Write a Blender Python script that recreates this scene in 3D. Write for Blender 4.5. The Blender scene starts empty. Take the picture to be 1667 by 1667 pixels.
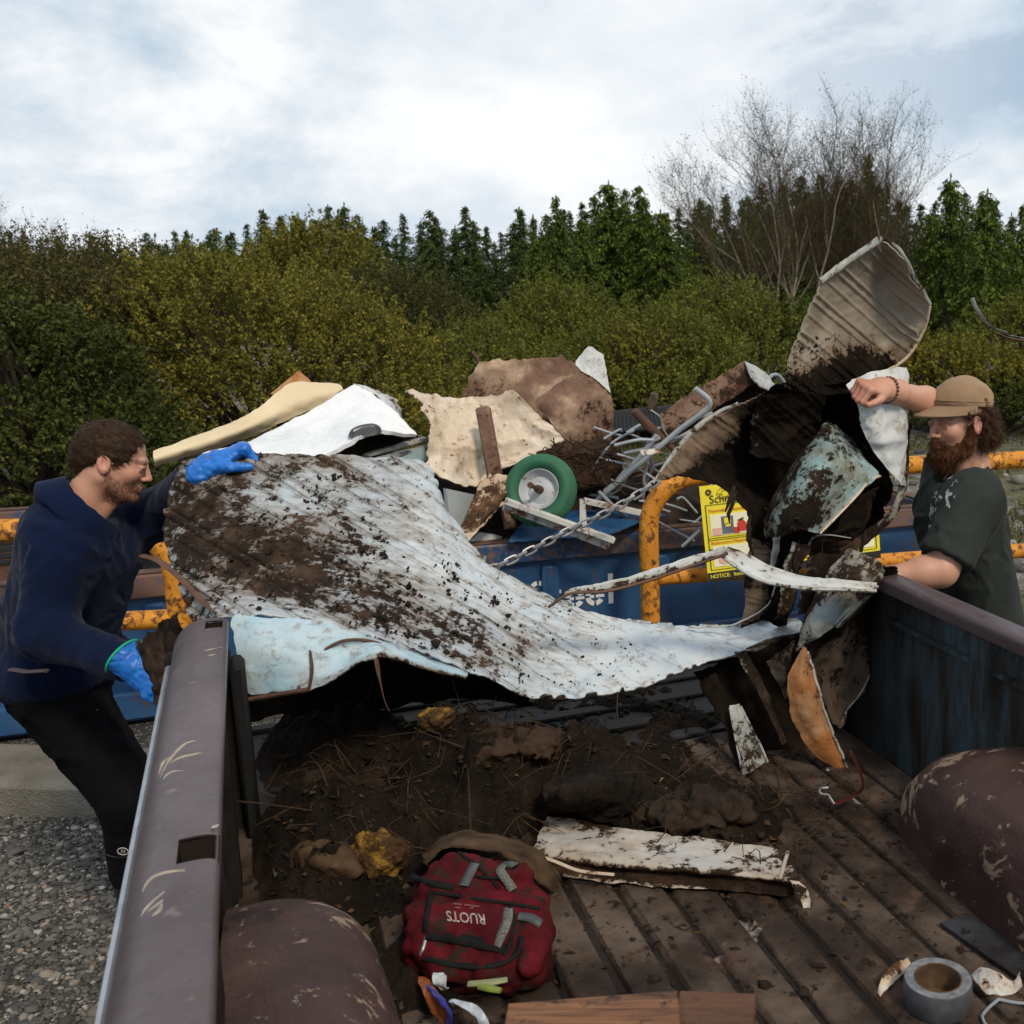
import bpy, math, random
import numpy as np
from mathutils import Vector, Matrix
R = math.radians
rng = np.random.default_rng(7)
random.seed(7)
scene = bpy.context.scene
COL = scene.collection

# ------------------------------------------------------------ camera, sky, sun
F_PX, IMG, PITCH, CAMZ = 1750.0, 1667.0, R(11.4), 2.0
X0 = 1240.0                            # optical axis: the photograph is cropped off-centre
cam_d = bpy.data.cameras.new('camera')
cam = bpy.data.objects.new('camera', cam_d); COL.objects.link(cam)
cam.location = (0, 0, CAMZ); cam.rotation_euler = (R(90) - PITCH, 0, 0)
cam_d.sensor_width = 36; cam_d.sensor_height = 36; cam_d.sensor_fit = 'HORIZONTAL'
cam_d.lens = 36 * F_PX / IMG
cam_d.shift_x = (IMG / 2 - X0) / IMG
cam_d.clip_start = 0.05; cam_d.clip_end = 3000
cam_d.dof.use_dof = True; cam_d.dof.focus_distance = 2.9; cam_d.dof.aperture_fstop = 10
scene.camera = cam
scene.view_settings.view_transform = 'Standard'
scene.view_settings.look = 'None'
scene.view_settings.exposure = 0.0
scene.view_settings.gamma = 1.0
scene.cycles.use_denoising = True
scene.cycles.max_bounces = 6
scene.cycles.transparent_max_bounces = 8
SUN_EL, SUN_AZ = R(46), R(146)         # azimuth clockwise from +Y (north): behind the camera, to the right
sd = bpy.data.lights.new('sun', 'SUN'); sun = bpy.data.objects.new('sun', sd); COL.objects.link(sun)
sd.energy = 2.5; sd.angle = R(10); sd.color = (1.0, 0.87, 0.70)
sdir = Vector((math.sin(SUN_AZ) * math.cos(SUN_EL), math.cos(SUN_AZ) * math.cos(SUN_EL), math.sin(SUN_EL)))
sun.rotation_euler = sdir.to_track_quat('Z', 'Y').to_euler()
sun.location = (6, -8, 12)


class NT:
    """small wrapper for building node trees"""
    def __init__(s, tree): s.t = tree; s.n = tree.nodes; s.l = tree.links
    def node(s, kind, **kw):
        n = s.n.new(kind)
        for k, v in kw.items(): setattr(n, k, v)
        return n
    def put(s, sock, v):
        if v is None: return
        if isinstance(v, bpy.types.NodeSocket): s.l.new(v, sock)
        elif isinstance(v, (tuple, list)) and len(v) == 3 and sock.type == 'RGBA': sock.default_value = (*v, 1)
        else: sock.default_value = v
    def coord(s, which='Object'):
        return s.node('ShaderNodeTexCoord').outputs[which]
    def mapping(s, v, scale=(1, 1, 1), rot=(0, 0, 0), loc=(0, 0, 0)):
        n = s.node('ShaderNodeMapping'); s.put(n.inputs[0], v)
        n.inputs['Scale'].default_value = scale; n.inputs['Rotation'].default_value = rot; n.inputs['Location'].default_value = loc
        return n.outputs[0]
    def noise(s, v, scale=5, detail=4, rough=.55, dist=0, lac=2.0):
        n = s.node('ShaderNodeTexNoise'); s.put(n.inputs['Vector'], v)
        n.inputs['Scale'].default_value = scale; n.inputs['Detail'].default_value = detail
        n.inputs['Roughness'].default_value = rough; n.inputs['Distortion'].default_value = dist
        n.inputs['Lacunarity'].default_value = lac
        return n.outputs[0]
    def voronoi(s, v, scale=10, feature='F1', out='Distance', rnd=1.0):
        n = s.node('ShaderNodeTexVoronoi', feature=feature); s.put(n.inputs['Vector'], v)
        n.inputs['Scale'].default_value = scale
        n.inputs['Randomness'].default_value = rnd
        return n.outputs[out]
    def ramp(s, fac, stops, interp='LINEAR'):
        n = s.node('ShaderNodeValToRGB'); s.put(n.inputs[0], fac); cr = n.color_ramp; cr.interpolation = interp
        while len(cr.elements) < len(stops): cr.elements.new(.5)
        for e, (p, c) in zip(cr.elements, stops):
            e.position = p; e.color = (c, c, c, 1) if not isinstance(c, (tuple, list)) else (*c, 1)
        return n.outputs[0]
    def mix(s, fac, a, b, mode='MIX'):
        n = s.node('ShaderNodeMix', data_type='RGBA', blend_type=mode, clamp_factor=True)
        s.put(n.inputs[0], fac); s.put(n.inputs[6], a); s.put(n.inputs[7], b)
        return n.outputs[2]
    def math(s, op, a, b=None, c=None, clamp=False):
        n = s.node('ShaderNodeMath', operation=op, use_clamp=clamp)
        s.put(n.inputs[0], a); s.put(n.inputs[1], b)
        if c is not None: s.put(n.inputs[2], c)
        return n.outputs[0]
    def step(s, v, lo, hi):
        n = s.node('ShaderNodeMapRange', interpolation_type='SMOOTHSTEP')
        s.put(n.inputs[0], v); s.put(n.inputs[1], lo); s.put(n.inputs[2], hi)
        return n.outputs[0]
    def attr(s, name, out='Fac'):
        n = s.node('ShaderNodeAttribute', attribute_name=name); return n.outputs[out]
    def bump(s, h, strength=.5, dist=.01, normal=None):
        n = s.node('ShaderNodeBump'); s.put(n.inputs['Height'], h)
        n.inputs['Strength'].default_value = strength; n.inputs['Distance'].default_value = dist
        s.put(n.inputs['Normal'], normal); return n.outputs[0]
    def sep(s, v):
        n = s.node('ShaderNodeSeparateXYZ'); s.put(n.inputs[0], v); return n.outputs
    def island(s):
        return s.node('ShaderNodeNewGeometry').outputs['Random Per Island']
    def objrand(s):
        return s.node('ShaderNodeObjectInfo').outputs['Random']


def material(name, fn, **kw):
    m = bpy.data.materials.new(name); m.use_nodes = True
    t = NT(m.node_tree); t.n.clear()
    out = t.node('ShaderNodeOutputMaterial'); b = t.node('ShaderNodeBsdfPrincipled')
    t.l.new(b.outputs[0], out.inputs[0])
    r = fn(t)
    d = {'Base Color': None, 'Roughness': .6, 'Normal': None, 'Metallic': None}
    if isinstance(r, dict): d.update(r)
    d.update(kw)
    for k, v in d.items(): t.put(b.inputs[k], v)
    return m


def plain(name, c, rough=.6, var=.25, scale=8, bump=.15, metallic=0, coord='Object', **kw):
    """single-colour material with natural mottling and fine relief"""
    def fn(t):
        v = t.coord(coord); n = t.noise(v, scale, 5, .6)
        lo = tuple(x * (1 - var) for x in c); hi = tuple(min(1, x * (1 + var)) for x in c)
        col = t.ramp(n, [(.3, lo), (.7, hi)])
        return {'Base Color': col, 'Roughness': rough, 'Metallic': float(metallic), 'Specular IOR Level': .12 if rough > .55 else .4, 'Normal': t.bump(t.noise(v, scale * 8, 4), bump, .004), **kw}
    return material(name, fn)


# world: physical sky behind broken overcast
w = bpy.data.worlds.new('World'); scene.world = w; w.use_nodes = True
t = NT(w.node_tree); t.n.clear()
wo = t.node('ShaderNodeOutputWorld'); bg = t.node('ShaderNodeBackground'); t.l.new(bg.outputs[0], wo.inputs[0])
sky = t.node('ShaderNodeTexSky', sky_type='NISHITA', sun_disc=False)
sky.sun_elevation = SUN_EL; sky.sun_rotation = SUN_AZ
d = t.coord('Generated'); x, y, z = t.sep(d)
zz = t.math('ADD', t.math('MAXIMUM', z, 0.0), .22)
comb = t.node('ShaderNodeCombineXYZ'); t.put(comb.inputs[0], t.math('DIVIDE', x, zz)); t.put(comb.inputs[1], t.math('DIVIDE', y, zz)); t.put(comb.inputs[2], t.math('MULTIPLY', z, 2.0))
big = t.noise(t.mapping(d, (1, 1, 2.1), loc=(2.7, 4.4, .35)), 2.1, 6, .55, .3)
fine = t.noise(t.mapping(d, (1, 1, 1.7), loc=(0.4, 6.2, .3)), 7.0, 8, .62, .25)
dens = t.math('ADD', t.math('MULTIPLY', big, .72), t.math('MULTIPLY', fine, .28))
shade = t.ramp(dens, [(.40, (4.0, 5.4, 7.0)), (.46, (5.1, 6.4, 7.7)), (.515, (7.2, 8.0, 8.7)), (.57, (9.7, 9.9, 10.1))])
dt = t.node('ShaderNodeVectorMath', operation='DOT_PRODUCT'); t.put(dt.inputs[0], d)
dt.inputs[1].default_value = Vector((-.08, .96, .235)).normalized()
lobe = t.step(dt.outputs['Value'], .93, 1.0)
shade = t.mix(t.math('MULTIPLY', lobe, .6), shade, (10.2, 10.3, 10.4))
cover = t.step(dens, .32, .46)
c = t.mix(t.math('MAXIMUM', cover, .75), sky.outputs[0], shade)
t.put(bg.inputs[0], c); bg.inputs[1].default_value = .1

# ------------------------------------------------------------ geometry helpers
_cp, _sp = math.cos(PITCH), math.sin(PITCH)
def P(px, py, Y):
    """world point seen at that place of the photograph, Y metres in front of the camera"""
    dx, dy = (px - X0) / F_PX, (IMG / 2 - py) / F_PX
    d = np.array((dx, _cp + dy * _sp, -_sp + dy * _cp)); t = Y / d[1]
    return np.array((0, 0, CAMZ)) + d * t
def PZ(px, py, z):
    dx, dy = (px - X0) / F_PX, (IMG / 2 - py) / F_PX
    d = np.array((dx, _cp + dy * _sp, -_sp + dy * _cp)); t = (z - CAMZ) / d[2]
    return np.array((0, 0, CAMZ)) + d * t

def _h(ix, iy, iz, seed):
    n = (ix.astype(np.int64) * 374761393 + iy.astype(np.int64) * 668265263 + iz.astype(np.int64) * 2147483647 + seed * 974711) & 0xffffffff
    n = ((n ^ (n >> 13)) * 1274126177) & 0xffffffff
    n = (n ^ (n >> 16)) & 0xffffff
    return n / float(0xffffff) * 2 - 1
def vnoise(p, seed=0):
    p = np.asarray(p, float); i = np.floor(p); f = p - i; f = f * f * f * (f * (f * 6 - 15) + 10); i = i.astype(np.int64)
    x, y, z = i[..., 0], i[..., 1], i[..., 2]; u, v, w_ = f[..., 0], f[..., 1], f[..., 2]
    r = 0
    for a in (0, 1):
        for b in (0, 1):
            for c in (0, 1):
                r = r + _h(x + a, y + b, z + c, seed) * (u if a else 1 - u) * (v if b else 1 - v) * (w_ if c else 1 - w_)
    return r
def fbm(p, octv=4, seed=0, gain=.5):
    p = np.asarray(p, float); r = 0; a = 1.0
    for o in range(octv):
        r = r + a * vnoise(p * 2 ** o + 17.3 * o, seed + o); a *= gain
    return r

def mesh_obj(name, V, Fc, mat=None, parent=None, smooth=True, uv=None, attrs=None, sharp=None):
    me = bpy.data.meshes.new(name)
    V = np.asarray(V, np.float32).reshape(-1, 3)
    if isinstance(Fc, np.ndarray):
        k = Fc.shape[1]; nf = len(Fc)
        me.vertices.add(len(V)); me.vertices.foreach_set('co', V.ravel())
        me.loops.add(nf * k); me.loops.foreach_set('vertex_index', Fc.astype(np.int32).ravel())
        me.polygons.add(nf); me.polygons.foreach_set('loop_start', np.arange(0, nf * k, k, dtype=np.int32))
        try: me.polygons.foreach_set('loop_total', np.full(nf, k, np.int32))
        except Exception: pass
        me.update(calc_edges=True)
    else:
        me.from_pydata([tuple(v) for v in V.tolist()], [], [tuple(int(i) for i in f) for f in Fc]); me.update()
    me.validate(clean_customdata=False)
    if uv is not None:
        l = me.uv_layers.new(name='UVMap'); vi = np.empty(len(me.loops), np.int32); me.loops.foreach_get('vertex_index', vi)
        l.data.foreach_set('uv', np.asarray(uv, np.float32)[vi].ravel())
    if attrs:
        for k, a in attrs.items():
            a = np.asarray(a, np.float32)
            if a.ndim == 1:
                at = me.attributes.new(k, 'FLOAT', 'POINT'); at.data.foreach_set('value', a)
            else:
                at = me.attributes.new(k, 'FLOAT_COLOR', 'POINT'); a = np.concatenate([a, np.ones((len(a), 1), np.float32)], 1); at.data.foreach_set('color', a.ravel())
    if smooth:
        me.polygons.foreach_set('use_smooth', np.ones(len(me.polygons), bool))
        if sharp is not None: me.set_sharp_from_angle(angle=R(sharp))
    if mat:
        for mm in (mat if isinstance(mat, (list, tuple)) else [mat]): me.materials.append(mm)
    o = bpy.data.objects.new(name, me); COL.objects.link(o)
    if parent is not None:
        o.parent = parent
        o.matrix_parent_inverse = Matrix.Translation(parent_loc(parent)).inverted()
    return o
def parent_loc(o):
    return Vector(o.location) if o.type == 'EMPTY' else Vector((0, 0, 0))

def thing(name, label, cat, loc=(0, 0, 0), group=None):
    o = bpy.data.objects.new(name, None); COL.objects.link(o); o.location = tuple(float(v) for v in loc); o.empty_display_size = .1
    return tag(o, label, cat, group)
def tag(o, label, cat, group=None):
    o['label'] = label; o['category'] = cat
    if group: o['group'] = group
    return o
def struct(o, kind='structure', label=None, cat=None):
    o['kind'] = kind
    if label: o['label'] = label
    if cat: o['category'] = cat
    return o

class MB:
    """collects shapes; build() links them as one mesh object"""
    def __init__(s): s.V = []; s.F = []; s.n = 0; s.A = []
    def add(s, V, Fc, a=0.0):
        V = np.asarray(V, float).reshape(-1, 3)
        for f in Fc: s.F.append(tuple(int(i) + s.n for i in f))
        s.V.append(V); s.n += len(V); s.A.append(np.full(len(V), a)); return s
    def tube(s, path, r, seg=8, caps=True, flat=1.0, up=(0, 0, 1), a=0.0):
        p = np.asarray(path, float); n = len(p); r = np.atleast_1d(np.asarray(r, float)); r = np.interp(np.linspace(0, 1, n), np.linspace(0, 1, len(r)), r) if len(r) > 1 else np.full(n, r[0])
        tg = np.gradient(p, axis=0); tg /= np.linalg.norm(tg, axis=1, keepdims=True) + 1e-9
        u = np.asarray(up, float)
        if abs(tg[0] @ u) > .95: u = np.array((1., 0, 0)) if abs(tg[0][0]) < .9 else np.array((0, 1., 0))
        V = []; an = np.linspace(0, 2 * np.pi, seg, endpoint=False)
        for i in range(n):
            sd_ = np.cross(tg[i], u); sd_ /= np.linalg.norm(sd_) + 1e-9; u = np.cross(sd_, tg[i])
            V.append(p[i] + r[i] * (np.cos(an)[:, None] * sd_ + flat * np.sin(an)[:, None] * u))
        Fc = [(i * seg + j, i * seg + (j + 1) % seg, (i + 1) * seg + (j + 1) % seg, (i + 1) * seg + j) for i in range(n - 1) for j in range(seg)]
        if caps: Fc += [tuple(range(seg))[::-1], tuple((n - 1) * seg + j for j in range(seg))]
        return s.add(np.concatenate(V), Fc, a)
    def box(s, c, size, ax=None, bev=0.0, a=0.0):
        """bevelled box: centre, full sizes, optional 3 axis vectors"""
        A = np.eye(3) if ax is None else np.asarray(ax, float); h = np.asarray(size, float) / 2; b = min(bev, h.min() * .9)
        if b <= 0:
            V = [(x, y, z) for x in (-1, 1) for y in (-1, 1) for z in (-1, 1)]; V = np.array(V) * h
            Fc = [(0, 1, 3, 2), (4, 6, 7, 5), (0, 4, 5, 1), (2, 3, 7, 6), (0, 2, 6, 4), (1, 5, 7, 3)]
            return s.add(np.asarray(c) + V @ A, Fc, a)
        V = []; idx = {}
        for sx in (-1, 1):
            for sy in (-1, 1):
                for sz in (-1, 1):
                    for k in range(3):
                        q = np.array((sx, sy, sz)) * h; q -= np.array((sx, sy, sz)) * b * (np.arange(3) != k)
                        idx[(sx, sy, sz, k)] = len(V); V.append(q)
        Fc = []
        for k in range(3):
            i, j = [(1, 2), (2, 0), (0, 1)][k]
            for sg in (-1, 1):
                f = []
                for (p_, q_) in ((-1, -1), (1, -1), (1, 1), (-1, 1)):
                    s3 = [0, 0, 0]; s3[k] = sg; s3[i] = p_; s3[j] = q_; f.append(idx[(*s3, k)])
                Fc.append(tuple(f) if sg > 0 else tuple(f[::-1]))
        for k in range(3):
            i, j = (k + 1) % 3, (k + 2) % 3
            for p_ in (-1, 1):
                for q_ in (-1, 1):
                    a0 = [0, 0, 0]; a0[i] = p_; a0[j] = q_; a0[k] = -1; a1 = list(a0); a1[k] = 1
                    f = (idx[(*a0, i)], idx[(*a1, i)], idx[(*a1, j)], idx[(*a0, j)])
                    Fc.append(f if p_ * q_ < 0 else f[::-1])
        for sx in (-1, 1):
            for sy in (-1, 1):
                for sz in (-1, 1):
                    f = tuple(idx[(sx, sy, sz, k)] for k in range(3)); Fc.append(f if sx * sy * sz > 0 else f[::-1])
        return s.add(np.asarray(c) + np.array(V) @ A, Fc, a)
    def beam(s, p0, p1, w_, h_, up=(0, 0, 1), bev=.003, a=0.0):
        p0, p1 = np.asarray(p0, float), np.asarray(p1, float); d_ = p1 - p0; L = np.linalg.norm(d_); d_ /= L
        u = np.asarray(up, float)
        if abs(d_ @ u) > .97: u = np.array((0, 1., 0))
        sd_ = np.cross(u, d_); sd_ /= np.linalg.norm(sd_); u = np.cross(d_, sd_)
        return s.box((p0 + p1) / 2, (L, w_, h_), (d_, sd_, u), bev, a)
    def poly(s, pts, thick, normal=None, a=0.0):
        """flat polygon with thickness"""
        p = np.asarray(pts, float); n = len(p)
        if normal is None:
            normal = np.zeros(3)
            for i in range(n): normal += np.cross(p[i] - p[0], p[(i + 1) % n] - p[0])
        nn = np.asarray(normal, float) / np.linalg.norm(normal)
        V = np.concatenate([p + nn * thick / 2, p - nn * thick / 2])
        Fc = [tuple(range(n)), tuple(range(2 * n - 1, n - 1, -1))] + [(i + n, (i + 1) % n + n, (i + 1) % n, i) for i in range(n)]
        return s.add(V, Fc, a)
    def lathe(s, prof, centre, axis=(0, 0, 1), seg=32, a=0.0):
        ax = np.asarray(axis, float); ax /= np.linalg.norm(ax); u = np.cross(ax, (0, 1., 0)) if abs(ax[1]) < .9 else np.cross(ax, (1., 0, 0)); u /= np.linalg.norm(u); v = np.cross(ax, u)
        an = np.linspace(0, 2 * np.pi, seg, endpoint=False); V = []
        for (r, h_) in prof: V.append(np.asarray(centre) + h_ * ax + r * (np.cos(an)[:, None] * u + np.sin(an)[:, None] * v))
        n = len(prof)
        Fc = [(i * seg + j, i * seg + (j + 1) % seg, (i + 1) * seg + (j + 1) % seg, (i + 1) * seg + j) for i in range(n - 1) for j in range(seg)]
        return s.add(np.concatenate(V), Fc, a)
    def build(s, name, mat, parent=None, smooth=True, sharp=40):
        return mesh_obj(name, np.concatenate(s.V), s.F, mat, parent, smooth, attrs={'sel': np.concatenate(s.A), 'mud': np.full(s.n, .44)}, sharp=sharp)

def cr(ctrl, n):
    """Catmull-Rom through rows of ctrl (k, ...) sampled at n points"""
    c = np.asarray(ctrl, float); k = len(c)
    if k == 1: return np.repeat(c, n, 0)
    if k == 2:
        tt = np.linspace(0, 1, n).reshape((-1,) + (1,) * (c.ndim - 1)); return c[0] * (1 - tt) + c[1] * tt
    c = np.concatenate([[2 * c[0] - c[1]], c, [2 * c[-1] - c[-2]]])
    tt = np.linspace(0, k - 1, n); i = np.minimum(tt.astype(int), k - 2); f = (tt - i).reshape((-1,) + (1,) * (c.ndim - 1))
    p0, p1, p2, p3 = c[i], c[i + 1], c[i + 2], c[i + 3]
    return .5 * (2 * p1 + (p2 - p0) * f + (2 * p0 - 5 * p1 + 4 * p2 - p3) * f ** 2 + (3 * p1 - p0 - 3 * p2 + p3) * f ** 3)

def path(pts, n=24): return cr(np.array([P(*q) for q in pts]), n)

def grid_normals(G):
    du = np.gradient(G, axis=0); dv = np.gradient(G, axis=1); n = np.cross(du, dv)
    return n / (np.linalg.norm(n, axis=2, keepdims=True) + 1e-12)

def sheet(name, ctrl, mat, parent=None, nu=60, nv=60, thick=.003, crumple=.006, cfreq=7, ragged=.0, disp=None, seed=1, mud=None, world=False, keep=None, fine=.0012):
    """bent sheet metal / cloth: control grid of (px, py, Y[, mud]) -> dense two-sided sheet of real thickness"""
    C = np.array([[q if world else (*P(q[0], q[1], q[2]), *q[3:4]) for q in row] for row in ctrl], float)
    m = C[..., 3] if C.shape[2] > 3 else np.full(C.shape[:2], .3 if mud is None else mud)
    G = np.concatenate([C[..., :3], m[..., None]], 2)
    G = cr(G, nu); G = np.swapaxes(cr(np.swapaxes(G, 0, 1), nv), 0, 1)
    m = np.clip(G[..., 3], 0, 1); G = G[..., :3].copy()
    if ragged:
        e = ragged * fbm(G * 22, 4, seed + 5)
        cu = G.mean(0, keepdims=True); cv = G.mean(1, keepdims=True)
        wu = np.zeros((nu, nv)); wu[0] = wu[-1] = 1; wu[1] = wu[-2] = .5
        wv = np.zeros((nu, nv)); wv[:, 0] = wv[:, -1] = 1; wv[:, 1] = wv[:, -2] = .5
        G += (cu - G) / (np.linalg.norm(cu - G, axis=2, keepdims=True) + 1e-6) * (e * wu)[..., None]
        G += (cv - G) / (np.linalg.norm(cv - G, axis=2, keepdims=True) + 1e-6) * (e * wv)[..., None]
    N = grid_normals(G)
    dd = crumple * (1 - 2 * np.abs(fbm(G * cfreq, 3, seed))) * .6 + crumple * .5 * fbm(G * cfreq * .6, 2, seed + 9) + fine * fbm(G * 45, 3, seed + 3)
    rib = np.zeros(G.shape[:2])
    if disp is not None: rib = disp(G); dd = dd + rib; rib = rib / (abs(rib).max() + 1e-9)
    G = G + N * dd[..., None]; N = grid_normals(G)
    su = np.concatenate([[0], np.cumsum(np.linalg.norm(np.diff(G, axis=0), axis=2).mean(1))]); sv = np.concatenate([[0], np.cumsum(np.linalg.norm(np.diff(G, axis=1), axis=2).mean(0))])
    UV = np.stack(np.meshgrid(su, sv, indexing='ij'), 2).reshape(-1, 2)
    n = nu * nv; idx = np.arange(n).reshape(nu, nv)
    q = np.stack([idx[:-1, :-1], idx[1:, :-1], idx[1:, 1:], idx[:-1, 1:]], -1)
    if keep is not None: ok = keep(*np.meshgrid((np.arange(nu - 1) + .5) / (nu - 1), (np.arange(nv - 1) + .5) / (nv - 1), indexing='ij'), G[:-1, :-1])
    else: ok = np.ones(q.shape[:2], bool)
    q = q[ok]
    sg = 1.0 if (N * (np.array((0, 0, CAMZ)) - G)).sum() > 0 else -1.0         # 'side' 0 faces the photographer
    V = np.concatenate([(G + N * sg * thick / 2).reshape(-1, 3), (G - N * sg * thick / 2).reshape(-1, 3)])
    Fs = [q, q[:, ::-1] + n]
    okp = np.zeros((nu + 1, nv + 1), bool); okp[1:-1, 1:-1] = ok
    i, j = np.where(okp[1:-1, 1:-1] & ~okp[1:-1, :-2]); Fs.append(np.stack([idx[i, j], idx[i, j] + n, idx[i + 1, j] + n, idx[i + 1, j]], 1)[:, ::-1])
    i, j = np.where(okp[1:-1, 1:-1] & ~okp[1:-1, 2:]); Fs.append(np.stack([idx[i, j + 1], idx[i, j + 1] + n, idx[i + 1, j + 1] + n, idx[i + 1, j + 1]], 1))
    i, j = np.where(okp[1:-1, 1:-1] & ~okp[:-2, 1:-1]); Fs.append(np.stack([idx[i, j], idx[i, j] + n, idx[i, j + 1] + n, idx[i, j + 1]], 1))
    i, j = np.where(okp[1:-1, 1:-1] & ~okp[2:, 1:-1]); Fs.append(np.stack([idx[i + 1, j], idx[i + 1, j] + n, idx[i + 1, j + 1] + n, idx[i + 1, j + 1]], 1)[:, ::-1])
    mm = m.reshape(-1)
    side = np.concatenate([np.zeros(n), np.ones(n)])
    Fs = np.concatenate(Fs); Fs = Fs if sg > 0 else Fs[:, ::-1]
    o = mesh_obj(name, V, np.ascontiguousarray(Fs), mat, parent, True, np.concatenate([UV, UV]), {'mud': np.concatenate([mm, mm]), 'side': side, 'rib': np.tile(rib.reshape(-1), 2)}, sharp=50)
    return o, G, N

# ------------------------------------------------------------ signed-distance modelling
class SDF:
    def __init__(s, lo, hi, h):
        s.lo = np.asarray(lo, float); s.h = h; s.n = np.ceil((np.asarray(hi, float) - s.lo) / h).astype(int) + 1
        s.F = np.full(s.n, .05, np.float32)
    def blk(s, lo, hi):
        a = np.maximum(np.floor((np.asarray(lo) - s.lo) / s.h).astype(int), 0); b = np.minimum(np.ceil((np.asarray(hi) - s.lo) / s.h).astype(int) + 1, s.n)
        if (b <= a).any(): return None, None
        sl = tuple(slice(int(x), int(y)) for x, y in zip(a, b))
        g = [s.lo[i] + s.h * np.arange(a[i], b[i]) for i in range(3)]
        return sl, np.stack(np.meshgrid(*g, indexing='ij'), -1)
    def comb(s, sl, d, k, op):
        f = s.F[sl]
        if op == 'u':
            h = np.clip(.5 + .5 * (f - d) / k, 0, 1); s.F[sl] = f * (1 - h) + d * h - k * h * (1 - h)
        elif op == 'i':
            h = np.clip(.5 - .5 * (f - d) / k, 0, 1); s.F[sl] = f * (1 - h) + d * h + k * h * (1 - h)
        else:
            d = -d; h = np.clip(.5 - .5 * (f - d) / k, 0, 1); s.F[sl] = f * (1 - h) + d * h + k * h * (1 - h)
        return s
    def cap(s, a, b, ra, rb=None, k=.02, op='u', sq=None):
        a, b = np.asarray(a, float), np.asarray(b, float); rb = ra if rb is None else rb; m = max(ra, rb) + k + 4 * s.h
        sl, g = s.blk(np.minimum(a, b) - m, np.maximum(a, b) + m)
        if sl is None: return s
        ba = b - a; L2 = ba @ ba + 1e-12; pa = g - a; t_ = np.clip((pa @ ba) / L2, 0, 1)
        q = pa - t_[..., None] * ba
        if sq is not None:          # squash: (unit direction, factor) makes the section oval
            ax, fac = np.asarray(sq[0], float), sq[1]; ax = ax / np.linalg.norm(ax); c_ = q @ ax; q = q + ax * (c_ * (1 / fac - 1))[..., None]
        d = np.sqrt((q ** 2).sum(-1)) - (ra + (rb - ra) * t_)
        return s.comb(sl, d.astype(np.float32), k, op)
    def ell(s, c, r, rot=None, k=.02, op='u'):
        c, r = np.asarray(c, float), np.asarray(r, float); m = r.max() + k + 4 * s.h
        sl, g = s.blk(c - m, c + m)
        if sl is None: return s
        q = g - c
        if rot is not None: q = q @ np.asarray(rot, float).T      # rows of rot: local axes
        k0 = np.sqrt(((q / r) ** 2).sum(-1)); k1 = np.sqrt(((q / r ** 2) ** 2).sum(-1)) + 1e-9
        d = k0 * (k0 - 1) / k1
        d = np.where(k0 < .2, -r.min() * (1 - k0), d)
        return s.comb(sl, d.astype(np.float32), k, op)
    def half(s, pt, n, k=.01, op='s'):
        """op 's': cut away the side the normal points to"""
        n = np.asarray(n, float); n = n / np.linalg.norm(n); sl, g = s.blk(s.lo, s.lo + s.h * s.n)
        return s.comb(sl, (-((g - np.asarray(pt)) @ n)).astype(np.float32), k, 's' if op == 's' else op)
    def disp(s, fn):
        band = np.abs(s.F) < .03; ix = np.argwhere(band); s.F[band] += fn(s.lo + ix * s.h).astype(np.float32); return s
    def mesh(s):
        F = s.F; ins = F < 0; nx, ny, nz = F.shape
        cnt = np.zeros((nx - 1, ny - 1, nz - 1), np.int8)
        for a in (0, 1):
            for b in (0, 1):
                for c in (0, 1): cnt += ins[a:nx - 1 + a, b:ny - 1 + b, c:nz - 1 + c]
        act = np.argwhere((cnt > 0) & (cnt < 8))
        ids = np.full(cnt.shape, -1, np.int32); ids[tuple(act.T)] = np.arange(len(act))
        sm = np.zeros((len(act), 3)); ct = np.zeros(len(act))
        cor = np.array([(a, b, c) for a in (0, 1) for b in (0, 1) for c in (0, 1)])
        val = {tuple(c): F[tuple((act + c).T)] for c in cor}
        for c in cor:
            for ax in range(3):
                if c[ax] == 0:
                    c2 = c.copy(); c2[ax] = 1; f0, f1 = val[tuple(c)], val[tuple(c2)]; x = (f0 < 0) != (f1 < 0)
                    tt = np.where(x, f0 / np.where(f0 == f1, 1, f0 - f1), 0); p = np.tile(c.astype(float), (len(act), 1)); p[:, ax] = tt
                    sm[x] += p[x]; ct[x] += 1
        V = s.lo + s.h * (act + sm / np.maximum(ct, 1)[:, None])
        Q = []
        for ax in range(3):
            i1, i2 = (ax + 1) % 3, (ax + 2) % 3
            sl0 = [slice(None)] * 3; sl1 = [slice(None)] * 3; sl0[ax] = slice(0, -1); sl1[ax] = slice(1, None)
            A, B = ins[tuple(sl0)], ins[tuple(sl1)]; e = np.argwhere(A != B)
            e = e[(e[:, i1] > 0) & (e[:, i2] > 0) & (e[:, i1] < F.shape[i1] - 1) & (e[:, i2] < F.shape[i2] - 1)]
            fl = A[tuple(e.T)]
            def cid(o1, o2):
                q = e.copy(); q[:, i1] -= o1; q[:, i2] -= o2; return ids[tuple(q.T)]
            q = np.stack([cid(1, 1), cid(0, 1), cid(0, 0), cid(1, 0)], 1); q[~fl] = q[~fl][:, ::-1]; Q.append(q)
        return V, np.concatenate(Q)
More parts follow.
